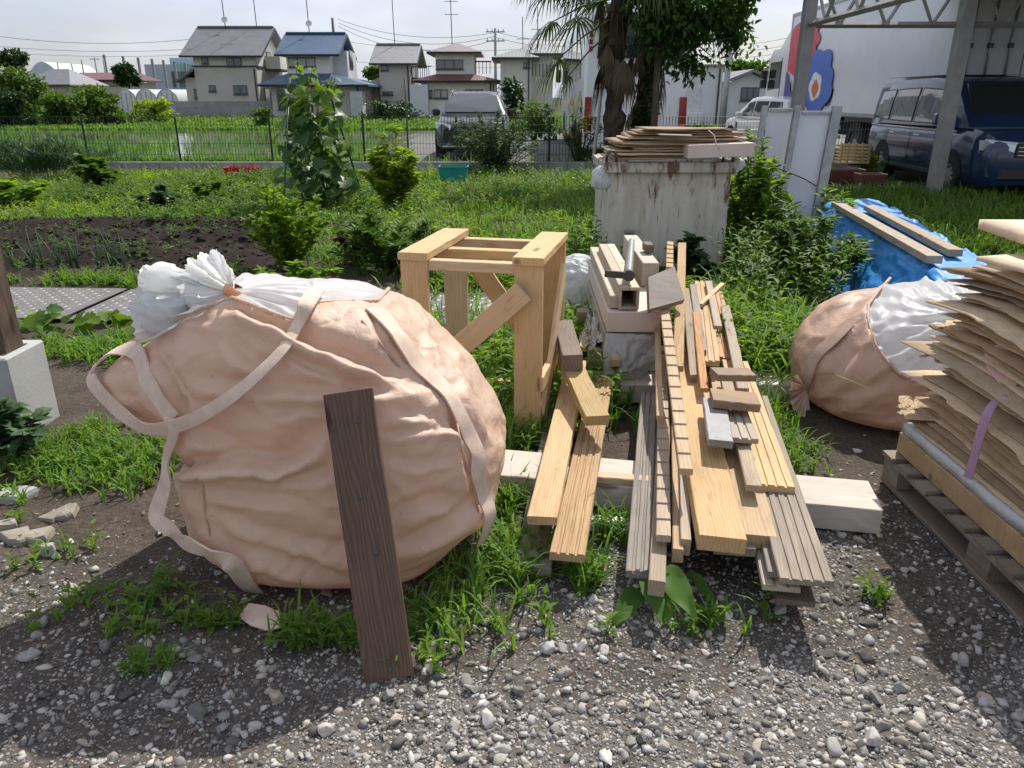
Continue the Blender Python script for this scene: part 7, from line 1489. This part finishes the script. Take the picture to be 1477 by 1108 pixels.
def build_grass():
    rng = np.random.default_rng(17)
    # lawn behind the yard, fine near the camera and coarser with distance
    x, y = sample(27000, -9, 7, 3.4, 16.9, lawn, rng); k = np.abs(x) < y*.85+.6; x, y = x[k], y[k]; V, Fq, rd = blades(np.stack([x, y, gh(x, y)], -1), rng, 4, .085, .04, .007, .55)
    obj('lawn_grass', mesh_np('lawn_grass', V, Fq, L_GRASS, True, rd), None, 'rough green grass covering the garden up to the fence', 'grass', kind='stuff')
    x, y = sample(8000, -9, 7, 4.0, 16.9, lambda a, b: lawn(a, b)*sstep(-.1, .4, fbm(a*.9, b*.9, 0, 52)), rng); k = np.abs(x) < y*.85+.6; scatter_weeds('lawn_weeds', 'low broadleaf weeds mixed into the garden grass', np.stack([x[k], y[k], gh(x[k], y[k])], -1), rng, L_BRIGHT, .05, .2, .07, 7)
    for nm, lab, mt, sd, hmn, hmx, lf, nn in (('garden_weeds', 'mixed leafy weeds spreading over the left garden', L_MID, 91, .06, .26, .11, 2900), ('garden_weeds', 'pale yellow-green weeds scattered over the left garden', L_YELLOW, 92, .05, .20, .09, 1500), ('garden_weeds', 'dark low weeds between the grass of the garden', L_DARK, 93, .04, .16, .10, 1500)):
        x, y = sample(nn*2, -10, 3.2, 8.6, 16.8, lambda a, b: lawn(a, b)*sstep(-.05, .35, fbm(a*.75, b*.75, 0, sd))*(.35+.65*sstep(0, -2, a)), rng); k = np.abs(x) < y*.8+.6; scatter_weeds(nm, lab, np.stack([x[k], y[k], gh(x[k], y[k])], -1), rng, mt, hmn, hmx, lf, 8, .5)
    x, y = sample(9000, -9, 7, 3.6, 16.9, lambda a, b: lawn(a, b)*sstep(.0, .3, fbm(a*1.1, b*1.1, 0, 57)), rng); k = np.abs(x) < y*.85+.6; V, Fq, rd = blades(np.stack([x[k], y[k], gh(x[k], y[k])], -1), rng, 4, .15, .06, .006, .8); obj('long_grass', mesh_np('long_grass', V, Fq, leafmat('grass_dry', (.11,.18,.04), (.25,.31,.10), .4), True, rd), None, 'longer yellowish grass stalks in the garden', 'grass', kind='stuff')
    # dry leaves and splinters on the yard
    n = 420; x = rng.uniform(-2.2, 2.2, n); y = rng.uniform(1.35, 3.9, n); p = np.stack([x, y, gh(x, y)+.006], -1); d = runit(rng, n)*np.array([1, 1, .15]); V, Fq, rd = leaves(p, d, np.array([0, 0, 1.])+runit(rng, n)*.3, rng.uniform(.012, .035, n), rng.uniform(.004, .014, n), rng, .1, .05); obj('leaf_litter', mesh_np('leaf_litter', V, Fq, leafmat('litter', (.12,.08,.045), (.34,.26,.16), .1, .9), False, rd), None, 'dry leaf bits and splinters strewn over the yard', 'litter', kind='stuff')
    # tufts in the yard
    spots = [(-.14,2.14,.24,.30,95,.075),(-.03,2.36,.12,.18,44,.08),(-.25,1.90,.14,.12,30,.055),(-.60,1.86,.10,.05,26,.075),(-1.22,2.02,.20,.12,34,.04),(-.95,1.93,.15,.04,24,.04),(-1.0,1.75,.05,.03,10,.05),(.24,2.16,.06,.08,26,.09),(.34,2.42,.07,.07,20,.09),(.18,2.62,.08,.06,20,.08),(-.02,2.62,.05,.05,18,.10),(.62,1.93,.10,.04,10,.07),(.05,3.45,.35,.3,200,.12),(-.1,3.2,.12,.15,60,.12),(-1.02,2.42,.08,.10,50,.08),(-1.75,2.98,.32,.22,190,.065),(-1.5,3.3,.28,.25,120,.06),(-2.0,3.2,.18,.18,90,.07),(-2.0,2.5,.12,.06,22,.04),(-1.6,2.3,.10,.06,12,.04),(1.2,3.1,.10,.22,50,.08),(1.15,3.5,.15,.2,100,.13),(1.15,2.05,.04,.04,6,.05),(-2.6,4.6,.5,.2,200,.08),(-3.4,6.45,.7,.12,200,.07),(-1.2,4.3,.4,.3,40,.05),(.78,3.25,.05,.2,14,.07)]
    P_ = []; H = []
    for cx, cy, sx, sy, n, h in spots:
        x = rng.normal(cx, sx*.6, n); y = rng.normal(cy, sy*.6, n); P_.append(np.stack([x, y, gh(x, y)], -1)); H.append(np.full(n, h))
    V, Fq, rd = [], [[], []], []; off = 0
    for p, h in zip(P_, H):
        v, f, r_ = blades(p, rng, 6, h[0], h[0]*.4, .0042, .65); V.append(v); Fq[0].append(f[0]+off); Fq[1].append(f[1]+off); rd.append(r_); off += len(v)
    obj('yard_grass', mesh_np('yard_grass', np.concatenate(V), [np.concatenate(Fq[0]), np.concatenate(Fq[1])], L_GRASS, True, np.concatenate(rd)), None, 'tufts of crabgrass growing through the gravel and soil of the yard', 'grass', kind='stuff')
    pts = [p[rng.random(len(p)) < .30] for p in P_]; scatter_weeds('yard_weeds', 'small leafy weeds among the yard grass tufts', np.concatenate(pts), rng, L_BRIGHT, .04, .12, .05, 6)
    # tall weeds along the right of the pile, round the bin and the panels
    def reg(n, x0, x1, y0, y1): x = rng.uniform(x0, x1, n); y = rng.uniform(y0, y1, n); return np.stack([x, y, gh(x, y)], -1)
    scatter_weeds('tall_weeds', 'tall leafy weeds crowding around the bin and the white panels', np.concatenate([reg(150, 1.85, 2.35, 5.9, 7.2), reg(120, 1.6, 2.3, 5.0, 5.9)]), rng, L_MID, .20, .62, .10, 14, .38)
    scatter_weeds('tall_weeds', 'mid-height weeds between the board pile and the second sack', np.concatenate([reg(420, 1.05, 1.75, 3.9, 5.4), reg(120, .75, 1.1, 4.6, 5.6)]), rng, L_BRIGHT, .10, .35, .10, 10, .42)
    V, Fq, rd = blades(np.concatenate([reg(300, 1.05, 1.9, 3.8, 5.4), reg(60, 1.5, 1.8, 4.2, 4.8)]), rng, 6, .24, .1, .006, .7); obj('tall_grass', mesh_np('tall_grass', V, Fq, L_GRASS, True, rd), None, 'long arching grass right of the board pile', 'grass', kind='stuff')
    scatter_weeds('tall_weeds', 'weeds growing behind and below the pine crate', np.concatenate([reg(260, -.75, .55, 3.5, 5.0), reg(200, -.9, .7, 6.1, 7.4)]), rng, L_BRIGHT, .08, .30, .09, 9, .42)
    scatter_weeds('tall_weeds', 'weeds along the left edge of the metal bin', reg(90, .35, .8, 5.7, 6.9), rng, L_MID, .15, .5, .10, 10, .45)
    x = rng.uniform(4.2, 8.5, 3600); y = rng.uniform(7.6, 12.9, 3600); k = (fbm(x*.8, y*.8, 0, 9) > -.35) & (x < y*.72) & (x > 3.6+.12*(12-y)); V, Fq, rd = blades(np.stack([x[k], y[k], gh(x[k], y[k])], -1), rng, 5, .16, .06, .009, .5); obj('carport_grass', mesh_np('carport_grass', V, Fq, L_MID, True, rd), None, 'darker grass in front of the minivan under the carport', 'grass', kind='stuff')
build_grass()
def big_leaf_mesh(name, L, w, mat, lobed=False, wave=.05, seed=0):
    rng = np.random.default_rng(seed); n = 14; rows = []
    for i in range(n+1):
        t = i/n; ww = w*(math.sin(math.pi*min(1, t*.93+.07)**.75))**.8*(1-.1*t) if not lobed else w*(.25+.95*math.sin(math.pi*min(1,t*.9+.1)))*(1+.13*math.cos(t*22))
        ww = max(ww, .002); z = -.28*L*t*t; rows.append([(L*t, -ww*.5, z+.10*ww+wave*L*math.sin(t*13+seed)*.3), (L*t, -ww*.25, z+.03*ww), (L*t, 0, z-.02*ww), (L*t, ww*.25, z+.03*ww), (L*t, ww*.5, z+.10*ww+wave*L*math.cos(t*11+seed)*.3)])
    mb = MB(); mb.loft(rows, closed=False, caps=False); me = mb.mesh(name, mat, True); me.attributes.new('rnd', 'FLOAT', 'POINT').data.foreach_set('value', np.full(len(me.vertices), rng.random(), np.float32)); return me
def build_crops():
    rng = np.random.default_rng(23)
    # cucumber vine on its tripod of green stakes
    c = G(462, 300); root = thing('cucumber_vine', 'tall climbing vine with broad leaves on green stakes', 'vine', (c.x, c.y, gz(c.x, c.y))); o = Vector((c.x, c.y, 0)); GS = M('green_stake', (.03,.08,.03)); top = P(455, 105, c.y).z
    for a, b in ((G(408,318), P(418,112,c.y)), (G(470,300), P(446,118,c.y+.2)), (G(523,283), P(470,118,c.y))): MB().tube([a-o, b-o], .014, 6).build('stake', GS, root, smooth=True)
    for a in (P(418,128,c.y), P(446,130,c.y+.1)): MB().tube([a-o+Vector((0,0,-.04)), a-o+Vector((0,0,.05))], .03, 8).build('orange_tie', flat('orange_cord', (.6,.14,.03)), root)
    MB().tube([P(405,125,c.y)-o, P(510,122,c.y)-o], .012, 6).build('top_bar', GS, root, smooth=True)
    ms = [big_leaf_mesh('vine_leaf', .19, .19, leafmat('vine_leaf_%d' % k, (.045,.10,.03), (.09,.17,.045), .3, .42) if k else leafmat('vine_leaf_0', (.10,.19,.03), (.18,.28,.05), .45), True, .06, k) for k in range(4)]
    for i in range(270):
        t = rng.random()**.85; z = .05 + t*(top-.1); hw = np.interp(t, [0,.25,.6,.85,1], [.38,.48,.46,.36,.14]); x = rng.uniform(-hw, hw)+.05; y = rng.normal(0, .22)-.12*(1-t)
        if t > .93 and rng.random() < .5: continue
        l = obj('leaf', ms[0] if (rng.random() < .30+.35*(t > .75)) else ms[1+rng.integers(3)], root); l.location = (x, y, z); l.rotation_euler = (rng.normal(0,.4), rng.uniform(-.15,.9), rng.uniform(-2.6,-.5) if rng.random() < .75 else rng.uniform(0,6.28)); s = rng.uniform(.6, 1.25)*(1.15-.45*t); l.scale = (s, s, s)
    for k in range(9):
        x0 = rng.uniform(-.35,.35); MB().tube([(x0,rng.normal(0,.1),0), (x0*.8+rng.normal(0,.06),rng.normal(0,.08),top*.5), (x0*.5+rng.normal(0,.05),0,top*rng.uniform(.85,1.05))], [.010,.007,.003], 5).build('vine_stem', STEM, root, smooth=True)
    # young shoots above the bar
    for px, y0, y1 in ((427,100,88), (447,110,98), (480,118,112)):
        a, b = P(px,y0+10,c.y)-o, P(px+3,y1,c.y)-o; MB().tube([a, b], .005, 5).build('shoot', STEM, root); 
        for k in range(3): l = obj('leaf', ms[0], root); l.location = a.lerp(b, .4+.3*k); l.rotation_euler = (0, .3, rng.uniform(0,6)); l.scale = (.55,)*3
    # shrubs and bushes of the garden
    def at(px, py): return G(px, py)
    c = at(420, 388); shrub('parsley_bush', 'bright green feathery bush in front of the climbing vine', (c.x, c.y), .36, .34, .62, 5200, .055, L_BRIGHT, 3, 14, .75, .55, cat='bush', up=.8)
    c = at(568, 302); shrub('leafy_bush', 'yellow-green leafy bush right of the climbing vine', (c.x, c.y), .36, .34, .92, 2600, .11, L_YELLOW, 4, 9, .8, .45, cat='bush', up=.3)
    c = at(716, 252); shrub('dark_shrub', 'spreading dark green shrub half hiding the black car', (c.x-.05, c.y+.3), .88, .75, 1.15, 6000, .085, leafmat('leaf_shrub', (.035,.08,.022), (.08,.15,.04), .3), 5, 12, .75, .34, gap=.2, clump=4.5, up=.2)
    c = at(560, 392); shrub('weedy_clump', 'leafy weed clump with pale striped blades left of the crate', (c.x, c.y), .62, .35, .46, 2200, .11, L_MID, 6, 8, .8, .32, cat='bush', up=.6)
    c = at(515, 380); shrub('purple_perilla', 'small purple-leaved plant in front of the weed clump', (c.x, c.y-.05), .17, .15, .40, 360, .10, L_PURPLE, 7, 5, .8, .6, cat='plant')
    c = at(140, 275); shrub('squash_plant', 'rounded dark green squash plant in the middle of the left garden', (c.x, c.y), .50, .4, .45, 1500, .15, L_MID, 8, 6, .9, .75, cat='plant')
    c = at(235, 302); shrub('potato_plant', 'low leafy vegetable plant at the back of the dug bed', (c.x, c.y), .42, .28, .26, 700, .10, L_GREY, 9, 5, .9, .6, cat='plant')
    c = at(300, 292); shrub('potato_plant', 'second low vegetable plant right of the first at the bed', (c.x, c.y), .38, .26, .28, 650, .10, L_MID, 19, 5, .9, .6, cat='plant')
    c = at(15, 300); shrub('yam_plant', 'leafy plant at the left edge of the garden', (c.x, c.y), .5, .4, .42, 1200, .13, L_BRIGHT, 10, 6, .9, .6, cat='plant')
    c = at(60, 258); shrub('leek_clump', 'bluish clump of leeks near the fence on the left', (c.x, c.y), 1.9, .4, .52, 2600, .30, L_GREY, 11, 0, 1.0, .06, cat='plant', up=1.6)
    c = G(30, 665); shrub('mint_plant', 'round soft-leaved plant beside the concrete footing', (c.x-.05, c.y), .17, .15, .22, 420, .075, L_GREY, 12, 5, .9, .62, cat='plant')
    c = G(395, 445); shrub('weed_patch', 'low green weeds behind the big sack', (c.x, c.y+.6), .4, .2, .2, 600, .08, L_BRIGHT, 13, 4, .9, .4, cat='plant')
    c = at(1165, 440); shrub('goosefoot_shrub', 'tall dense weed shrub in front of the white panels', (c.x-.02, c.y), .34, .32, .74, 3000, .085, L_MID, 14, 12, .8, .40, cat='bush', up=.4)
    c = at(1080, 400); shrub('goosefoot_shrub', 'leafy shrub hugging the right side of the rusty bin', (c.x+.02, c.y+.2), .32, .30, .98, 2600, .09, L_BRIGHT, 15, 10, .85, .45, cat='bush', up=.4)
    c = at(1225, 380); shrub('goosefoot_shrub', 'bright pointed weed between the panels and the tarpaulin', (c.x-.18, c.y-.1), .18, .18, .58, 800, .09, L_BRIGHT, 16, 7, .85, .38, cat='bush', up=.5)
    c = at(1000, 415); shrub('bramble', 'low dark bramble along the foot of the bin', (c.x, c.y-.2), .5, .25, .35, 1300, .10, L_DARK, 17, 4, .9, .6, cat='bush')
    c = at(1240, 262); shrub('pot_plant', 'yellowish plant growing from the planter beside the crate', (c.x+.2, c.y+.1), .25, .2, .55, 700, .09, L_YELLOW, 18, 4, .9, .4, cat='plant', z0=.28)
    c = at(835, 245); shrub('rose_shrub', 'straggly shrub at the foot of the palm', (c.x, c.y), .55, .4, 1.15, 1300, .09, L_MID, 21, 8, .7, .45, gap=.1)
    # leaves growing from under the boards
    DOCK = leafmat('dock_leaf', (.07,.15,.03), (.13,.24,.05), .4)
    root = thing('dock_plant', 'broad crinkled dock leaves growing out under the board ends', 'plant', (.42, 2.02, 0)); me = big_leaf_mesh('leaf', .17, .075, DOCK, False, .10, 4)
    for i, (x, y, z, yaw, pit, s) in enumerate([(.0,.0,.10,-1.5,-.1,1.0),(.05,.0,.14,-1.3,.1,1.1),(-.03,.0,.06,-2.1,.1,.9),(.05,-.03,.14,-1.5,.9,.95),(.14,.06,.08,-.9,.2,.8)]):
        l = obj('leaf', me, root); l.location = (x, y, z); l.rotation_euler = (rng.normal(0,.3), pit, yaw); l.scale = (s,s,s)
    # spring onions in the dug bed
    ON = leafmat('onion_leaf', (.10,.17,.08), (.16,.24,.11), .2)
    for k, px in enumerate((22, 50, 62, 88, 105, 112, 145, 160, 168, 180)):
        g = G(px, 392-(k%3)*4); root = thing('spring_onion', 'spring onion in the dug bed, %s from the left' % ordinal(k+1), 'onion', (g.x, g.y, gz(g.x, g.y)), 0, 'spring onions in the bed')
        for j in range(int(rng.integers(3, 6))):
            a = rng.uniform(0, 6.28); h = rng.uniform(.16,.40); l_ = rng.uniform(.02,.16); MB().tube([(0,0,-.02), (math.cos(a)*l_*.4, math.sin(a)*l_*.2, h*.5), (math.cos(a)*l_, math.sin(a)*l_*.5, h)], [.007,.009,.002], 5).build('leaf', ON, root, smooth=True)
    # sparse seedlings in the soil
    x, y = sample(2600, -6.5, -2.2, 6.5, 10.2, lambda a, b: bed(a, b)*(.1+.5*sstep(.1,.4,fbm(a*1.3,b*1.3,0,71))), rng); scatter_weeds('bed_weeds', 'small weeds sprouting in the dug bed', np.stack([x, y, gh(x, y)], -1), rng, L_MID, .03, .10, .06, 5)
    # burdock-like leaves at the plate path
    root = thing('squash_runner', 'row of broad light leaves along the near edge of the plate path', 'plant', (-3.0, 5.1, 0)); me = big_leaf_mesh('leaf', .17, .15, L_BRIGHT, True, .06, 6); me2 = big_leaf_mesh('leaf', .15, .12, L_MID, True, .06, 9)
    for i in range(46): l = obj('leaf', me if i % 2 else me2, root); l.location = (rng.uniform(-.5,.9), rng.normal(0,.10)-.05, rng.uniform(.03,.14)); l.rotation_euler = (rng.normal(0,.4), rng.uniform(-.1,.6), rng.uniform(0,6.28)); s = rng.uniform(.5,1); l.scale = (s,s,s)
build_crops()
def tree(name, label, base, trunk_h, r0, crown, n, ls, mat, seed, limbs=8, lw=.55, cat='tree', gap=.15, lean=(0,0), clump=1.1):
    """crown: list of (dx, dy, z, rx, ry, rz) lobes"""
    rng = np.random.default_rng(seed); root = thing(name, label, cat, base); top = Vector((lean[0], lean[1], trunk_h)); MB().tube([(0,0,-.1), (lean[0]*.3,lean[1]*.3,trunk_h*.45), top], [r0, r0*.8, r0*.55], 10).build('trunk', BARK, root, smooth=True)
    cr = np.array(crown); vol = cr[:,3]*cr[:,4]*cr[:,5]; ci = rng.choice(len(cr), int(n*2.2), p=vol/vol.sum()); m = len(ci); v = runit(rng, m)*(rng.random(m)**(1/2.4))[:, None]; v *= (1+.25*fbm(v[:,0]*2.5+ci, v[:,1]*2.5, v[:,2]*2.5, seed, 3))[:, None]; pos = cr[ci,:3]+v*cr[ci,3:6]
    keep = fbm(pos[:,0]*clump, pos[:,1]*clump, pos[:,2]*clump*1.3, seed+2, 3) > -gap + (rng.random(m)-.5)*.2; pos = pos[keep][:n]; v = v[keep][:n]; k = len(pos); d = v*.8 + runit(rng, k)*.8 + np.array([0,0,-.25]); L = ls*rng.uniform(.6,1.3,k); V, Fq, rd = leaves(pos, d, np.array([0,0,1.])+runit(rng, k)*.7, L, L*lw, rng); obj('crown', mesh_np('crown', V, Fq, mat, True, rd), root)
    for i in range(limbs):
        q = cr[i % len(cr)]; tip = Vector(q[:3]) + Vector((rng.normal(0,.4)*q[3], rng.normal(0,.4)*q[4], rng.normal(0,.3)*q[5])); s = top*rng.uniform(.55,1.0); MB().tube([s, s.lerp(tip,.5)+Vector((0,0,.08*trunk_h)), tip], [r0*.4, r0*.25, r0*.06], 6).build('limb', BARK, root, smooth=True)
    return root
def build_trees():
    rng = np.random.default_rng(31)
    # broadleaf tree right of the palm
    Y = 13.6; b = P(942, 200, Y); g = lambda px, py: (P(px, py, Y).x-b.x, P(px, py, Y).z)
    cr = []
    for px, py, r in ((985,20,.62),(1040,25,.62),(1075,40,.48),(1090,60,.30),(1015,75,.42),(962,55,.45),(952,112,.16),(992,100,.26),(1050,80,.26),(940,15,.45),(1020,-30,.8),(960,-60,.9),(1070,-20,.55)): x, z = g(px, py); cr.append((x, rng.normal(0,.25), z, r, r*.9, r*.85))
    tree('persimmon_tree', 'broadleaf tree spreading over the yard right of the palm', (b.x, Y, 0), 3.0, .075, cr, 7000, .125, leafmat('leaf_tree', (.035,.085,.018), (.08,.155,.03), .38), 5, 14, .55, gap=.05)
    # windmill palms
    def palm(px, Y, h, r, label, nf, seed, dead):
        rg = np.random.default_rng(seed); b = P(px, 200, Y); root = thing('palm_tree', label, 'palm', (b.x, Y, 0)); n = 40; V = []; rings = []
        FIB = M('palm_fibre', (.085,.062,.045), (.04,.03,.022), 10, .95, .9, 40, stretch=(1,1,.3), bdist=.03)
        for i in range(n): z = h*i/(n-1); rr = r*(1+.16*math.sin(i*2.3)+.1*rg.normal())*(.9 if i < 3 else 1); rings.append([(rr*(1+.13*rg.normal())*math.cos(a), rr*(1+.13*rg.normal())*math.sin(a), z) for a in np.linspace(0, 6.283, 14, endpoint=False)])
        MB().loft(rings).build('trunk', FIB, root)
        def frond(az, el, ln, fan, mat, droop, z0):
            st = Vector((math.cos(az)*r*.8, math.sin(az)*r*.8, z0)); dr = Vector((math.cos(az)*math.cos(el), math.sin(az)*math.cos(el), math.sin(el))); pts = [st, st+dr*ln*.5+Vector((0,0,-droop*.10)), st+dr*ln+Vector((0,0,-droop*.35))]; fr = MB().tube(pts, [.022,.014,.009], 5).build('frond', L_DEAD if mat is L_DEAD else STEM, root, smooth=True)
            c = pts[-1]; d = (pts[-1]-pts[-2]).normalized(); s = d.cross(Vector((0,0,1))).normalized(); u = s.cross(d); vs = []; q = []; t = []; m = 26
            for k in range(m):
                a = (k/(m-1)-.5)*(3.7 if mat is not L_DEAD else 1.5); w = .017; bd = (d*math.cos(a)+s*math.sin(a)).normalized(); pr = bd.cross(u).normalized(); l_ = fan*(.8+.25*math.cos(a*.8))*rg.uniform(.85,1.1); k0 = len(vs); dz = Vector((0,0,-1))
                for tt, wk in ((.05,.5),(.4,1.0),(.75,.75)): p = c+bd*l_*tt+dz*(droop*l_*.8*tt**2.2)+u*.03*math.sin(k*3); vs += [p-pr*w*wk, p+pr*w*wk]
                vs.append(c+bd*l_*rg.uniform(.92,1.05)+dz*droop*l_*1.0); q += [(k0,k0+1,k0+3,k0+2),(k0+2,k0+3,k0+5,k0+4)]; t.append((k0+4,k0+5,k0+6))
            obj('frond_blade', mesh_np('frond_blade', [tuple(p) for p in vs], [np.array(q), np.array(t)], mat, False, np.repeat(rg.random(m), 7)), fr)
        for i in range(nf): frond(rg.uniform(0,6.28), rg.uniform(-.5,.9), rg.uniform(.6,.95), rg.uniform(.5,.65), L_PALM, rg.uniform(.4,.9), h-.1*rg.random())
        for i in range(dead): frond(rg.uniform(0,6.28), rg.uniform(-1.45,-1.1), rg.uniform(.35,.6), rg.uniform(.25,.42), L_DEAD, rg.uniform(.6,1.0), h-rg.uniform(.1,1.5))
        # low green fronds that reach into the picture
        return root, frond
    r1, f1 = palm(884, 13.9, 3.9, .15, 'shaggy windmill palm with hanging dead fronds beside the coach', 12, 2, 11)
    for az, el, ln, z0 in ((3.0,.25,1.15,3.3),(3.3,-.1,1.0,3.0),(2.8,-.35,.95,2.7),(3.5,.1,1.2,3.5),(2.6,.1,1.1,3.4),(3.15,-.55,.8,2.5),(3.9,-.2,.9,3.1)): f1(az, el, ln, .55, L_PALM, .75, z0)
    r2, f2 = palm(928, 14.3, 3.3, .14, 'second palm trunk draped in dead fronds behind the bin', 6, 7, 9)
    c = P(930, 190, 14.0); shrub('ivy', 'ivy climbing up the second palm trunk', (c.x, 13.9), .20, .2, 2.0, 900, .10, L_DARK, 41, 3, .9, .6, cat='ivy')
    # trees of the left background
    def far(px, py, Y, rx, rz, lab, mat, seed, n, ls, tr=None, extra=()):
        b = P(px, 150, Y); zc = P(px, py, Y).z; cr = [(0,0,zc,rx*.75,rx*.7,rz*.8)]; rg = np.random.default_rng(seed)
        for k in range(7): a = rg.uniform(0,6.28); cr.append((rx*.6*math.cos(a), rx*.5*math.sin(a), zc+rz*rg.uniform(-.5,.5), rx*.45, rx*.45, rz*.42))
        if zc < 3.2:
            for k in range(6): cr.append((rx*rg.uniform(-.9,.9), rx*rg.uniform(-.5,.2), zc*rg.uniform(.2,.5), rx*.5, rx*.5, max(.3, zc*.4)))
            n = int(n*1.1)
        tree('broadleaf_tree', lab, (b.x, Y, 0), max(.8, zc-rz*.5), .05*rx+.08, cr, n, ls, mat, seed, 7, .6, gap=.1, clump=2.2/rx)
    far(30, 84, 110, 2.1, 1.1, 'round-topped dark tree on the far left skyline', L_DARK, 51, 2600, .55); far(190, 108, 95, 1.25, 1.3, 'dark tree in front of the green practice net', L_DARK, 52, 2200, .45); far(545, 106, 110, 1.7, 1.1, 'green tree between the blue and the silver roofs', L_MID, 53, 1600, .5); far(1075, 100, 75, 2.2, 1.0, 'green tree beyond the low white house', L_MID, 54, 2000, .5)
    far(30, 124, 44, 1.35, 1.15, 'large leafy bush at the left edge beyond the paddy', L_MID, 55, 3600, .22); far(10, 146, 40, .95, .65, 'dark bush low at the far left beyond the paddy', L_DARK, 56, 2600, .22); far(92, 145, 42, 1.2, .6, 'dark bush left of the greenhouse', L_MID, 57, 3400, .22); far(143, 142, 46, 1.2, .75, 'dark green bush next to the greenhouse', L_MID, 58, 3200, .24); far(220, 153, 50, 1.1, .45, 'low yellow-green shrub in front of the greenhouse', L_YELLOW, 59, 1400, .2); far(376, 166, 40, .45, .4, 'small round bush in front of the garden wall', L_MID, 60, 900, .14); far(110, 158, 48, 3.4, .3, 'weedy strip at the foot of the left bushes', L_MID, 61, 2400, .22); far(740, 130, 52, .85, .8, 'pruned garden pine beside the taupe house', L_DARK, 62, 1500, .25); far(565, 152, 56, 1.8, .35, 'clipped hedge before the silver-roofed house', L_DARK, 63, 1300, .25); far(770, 160, 30, .7, .4, 'weedy bush left of the coach', L_MID, 64, 1100, .15)
build_trees()
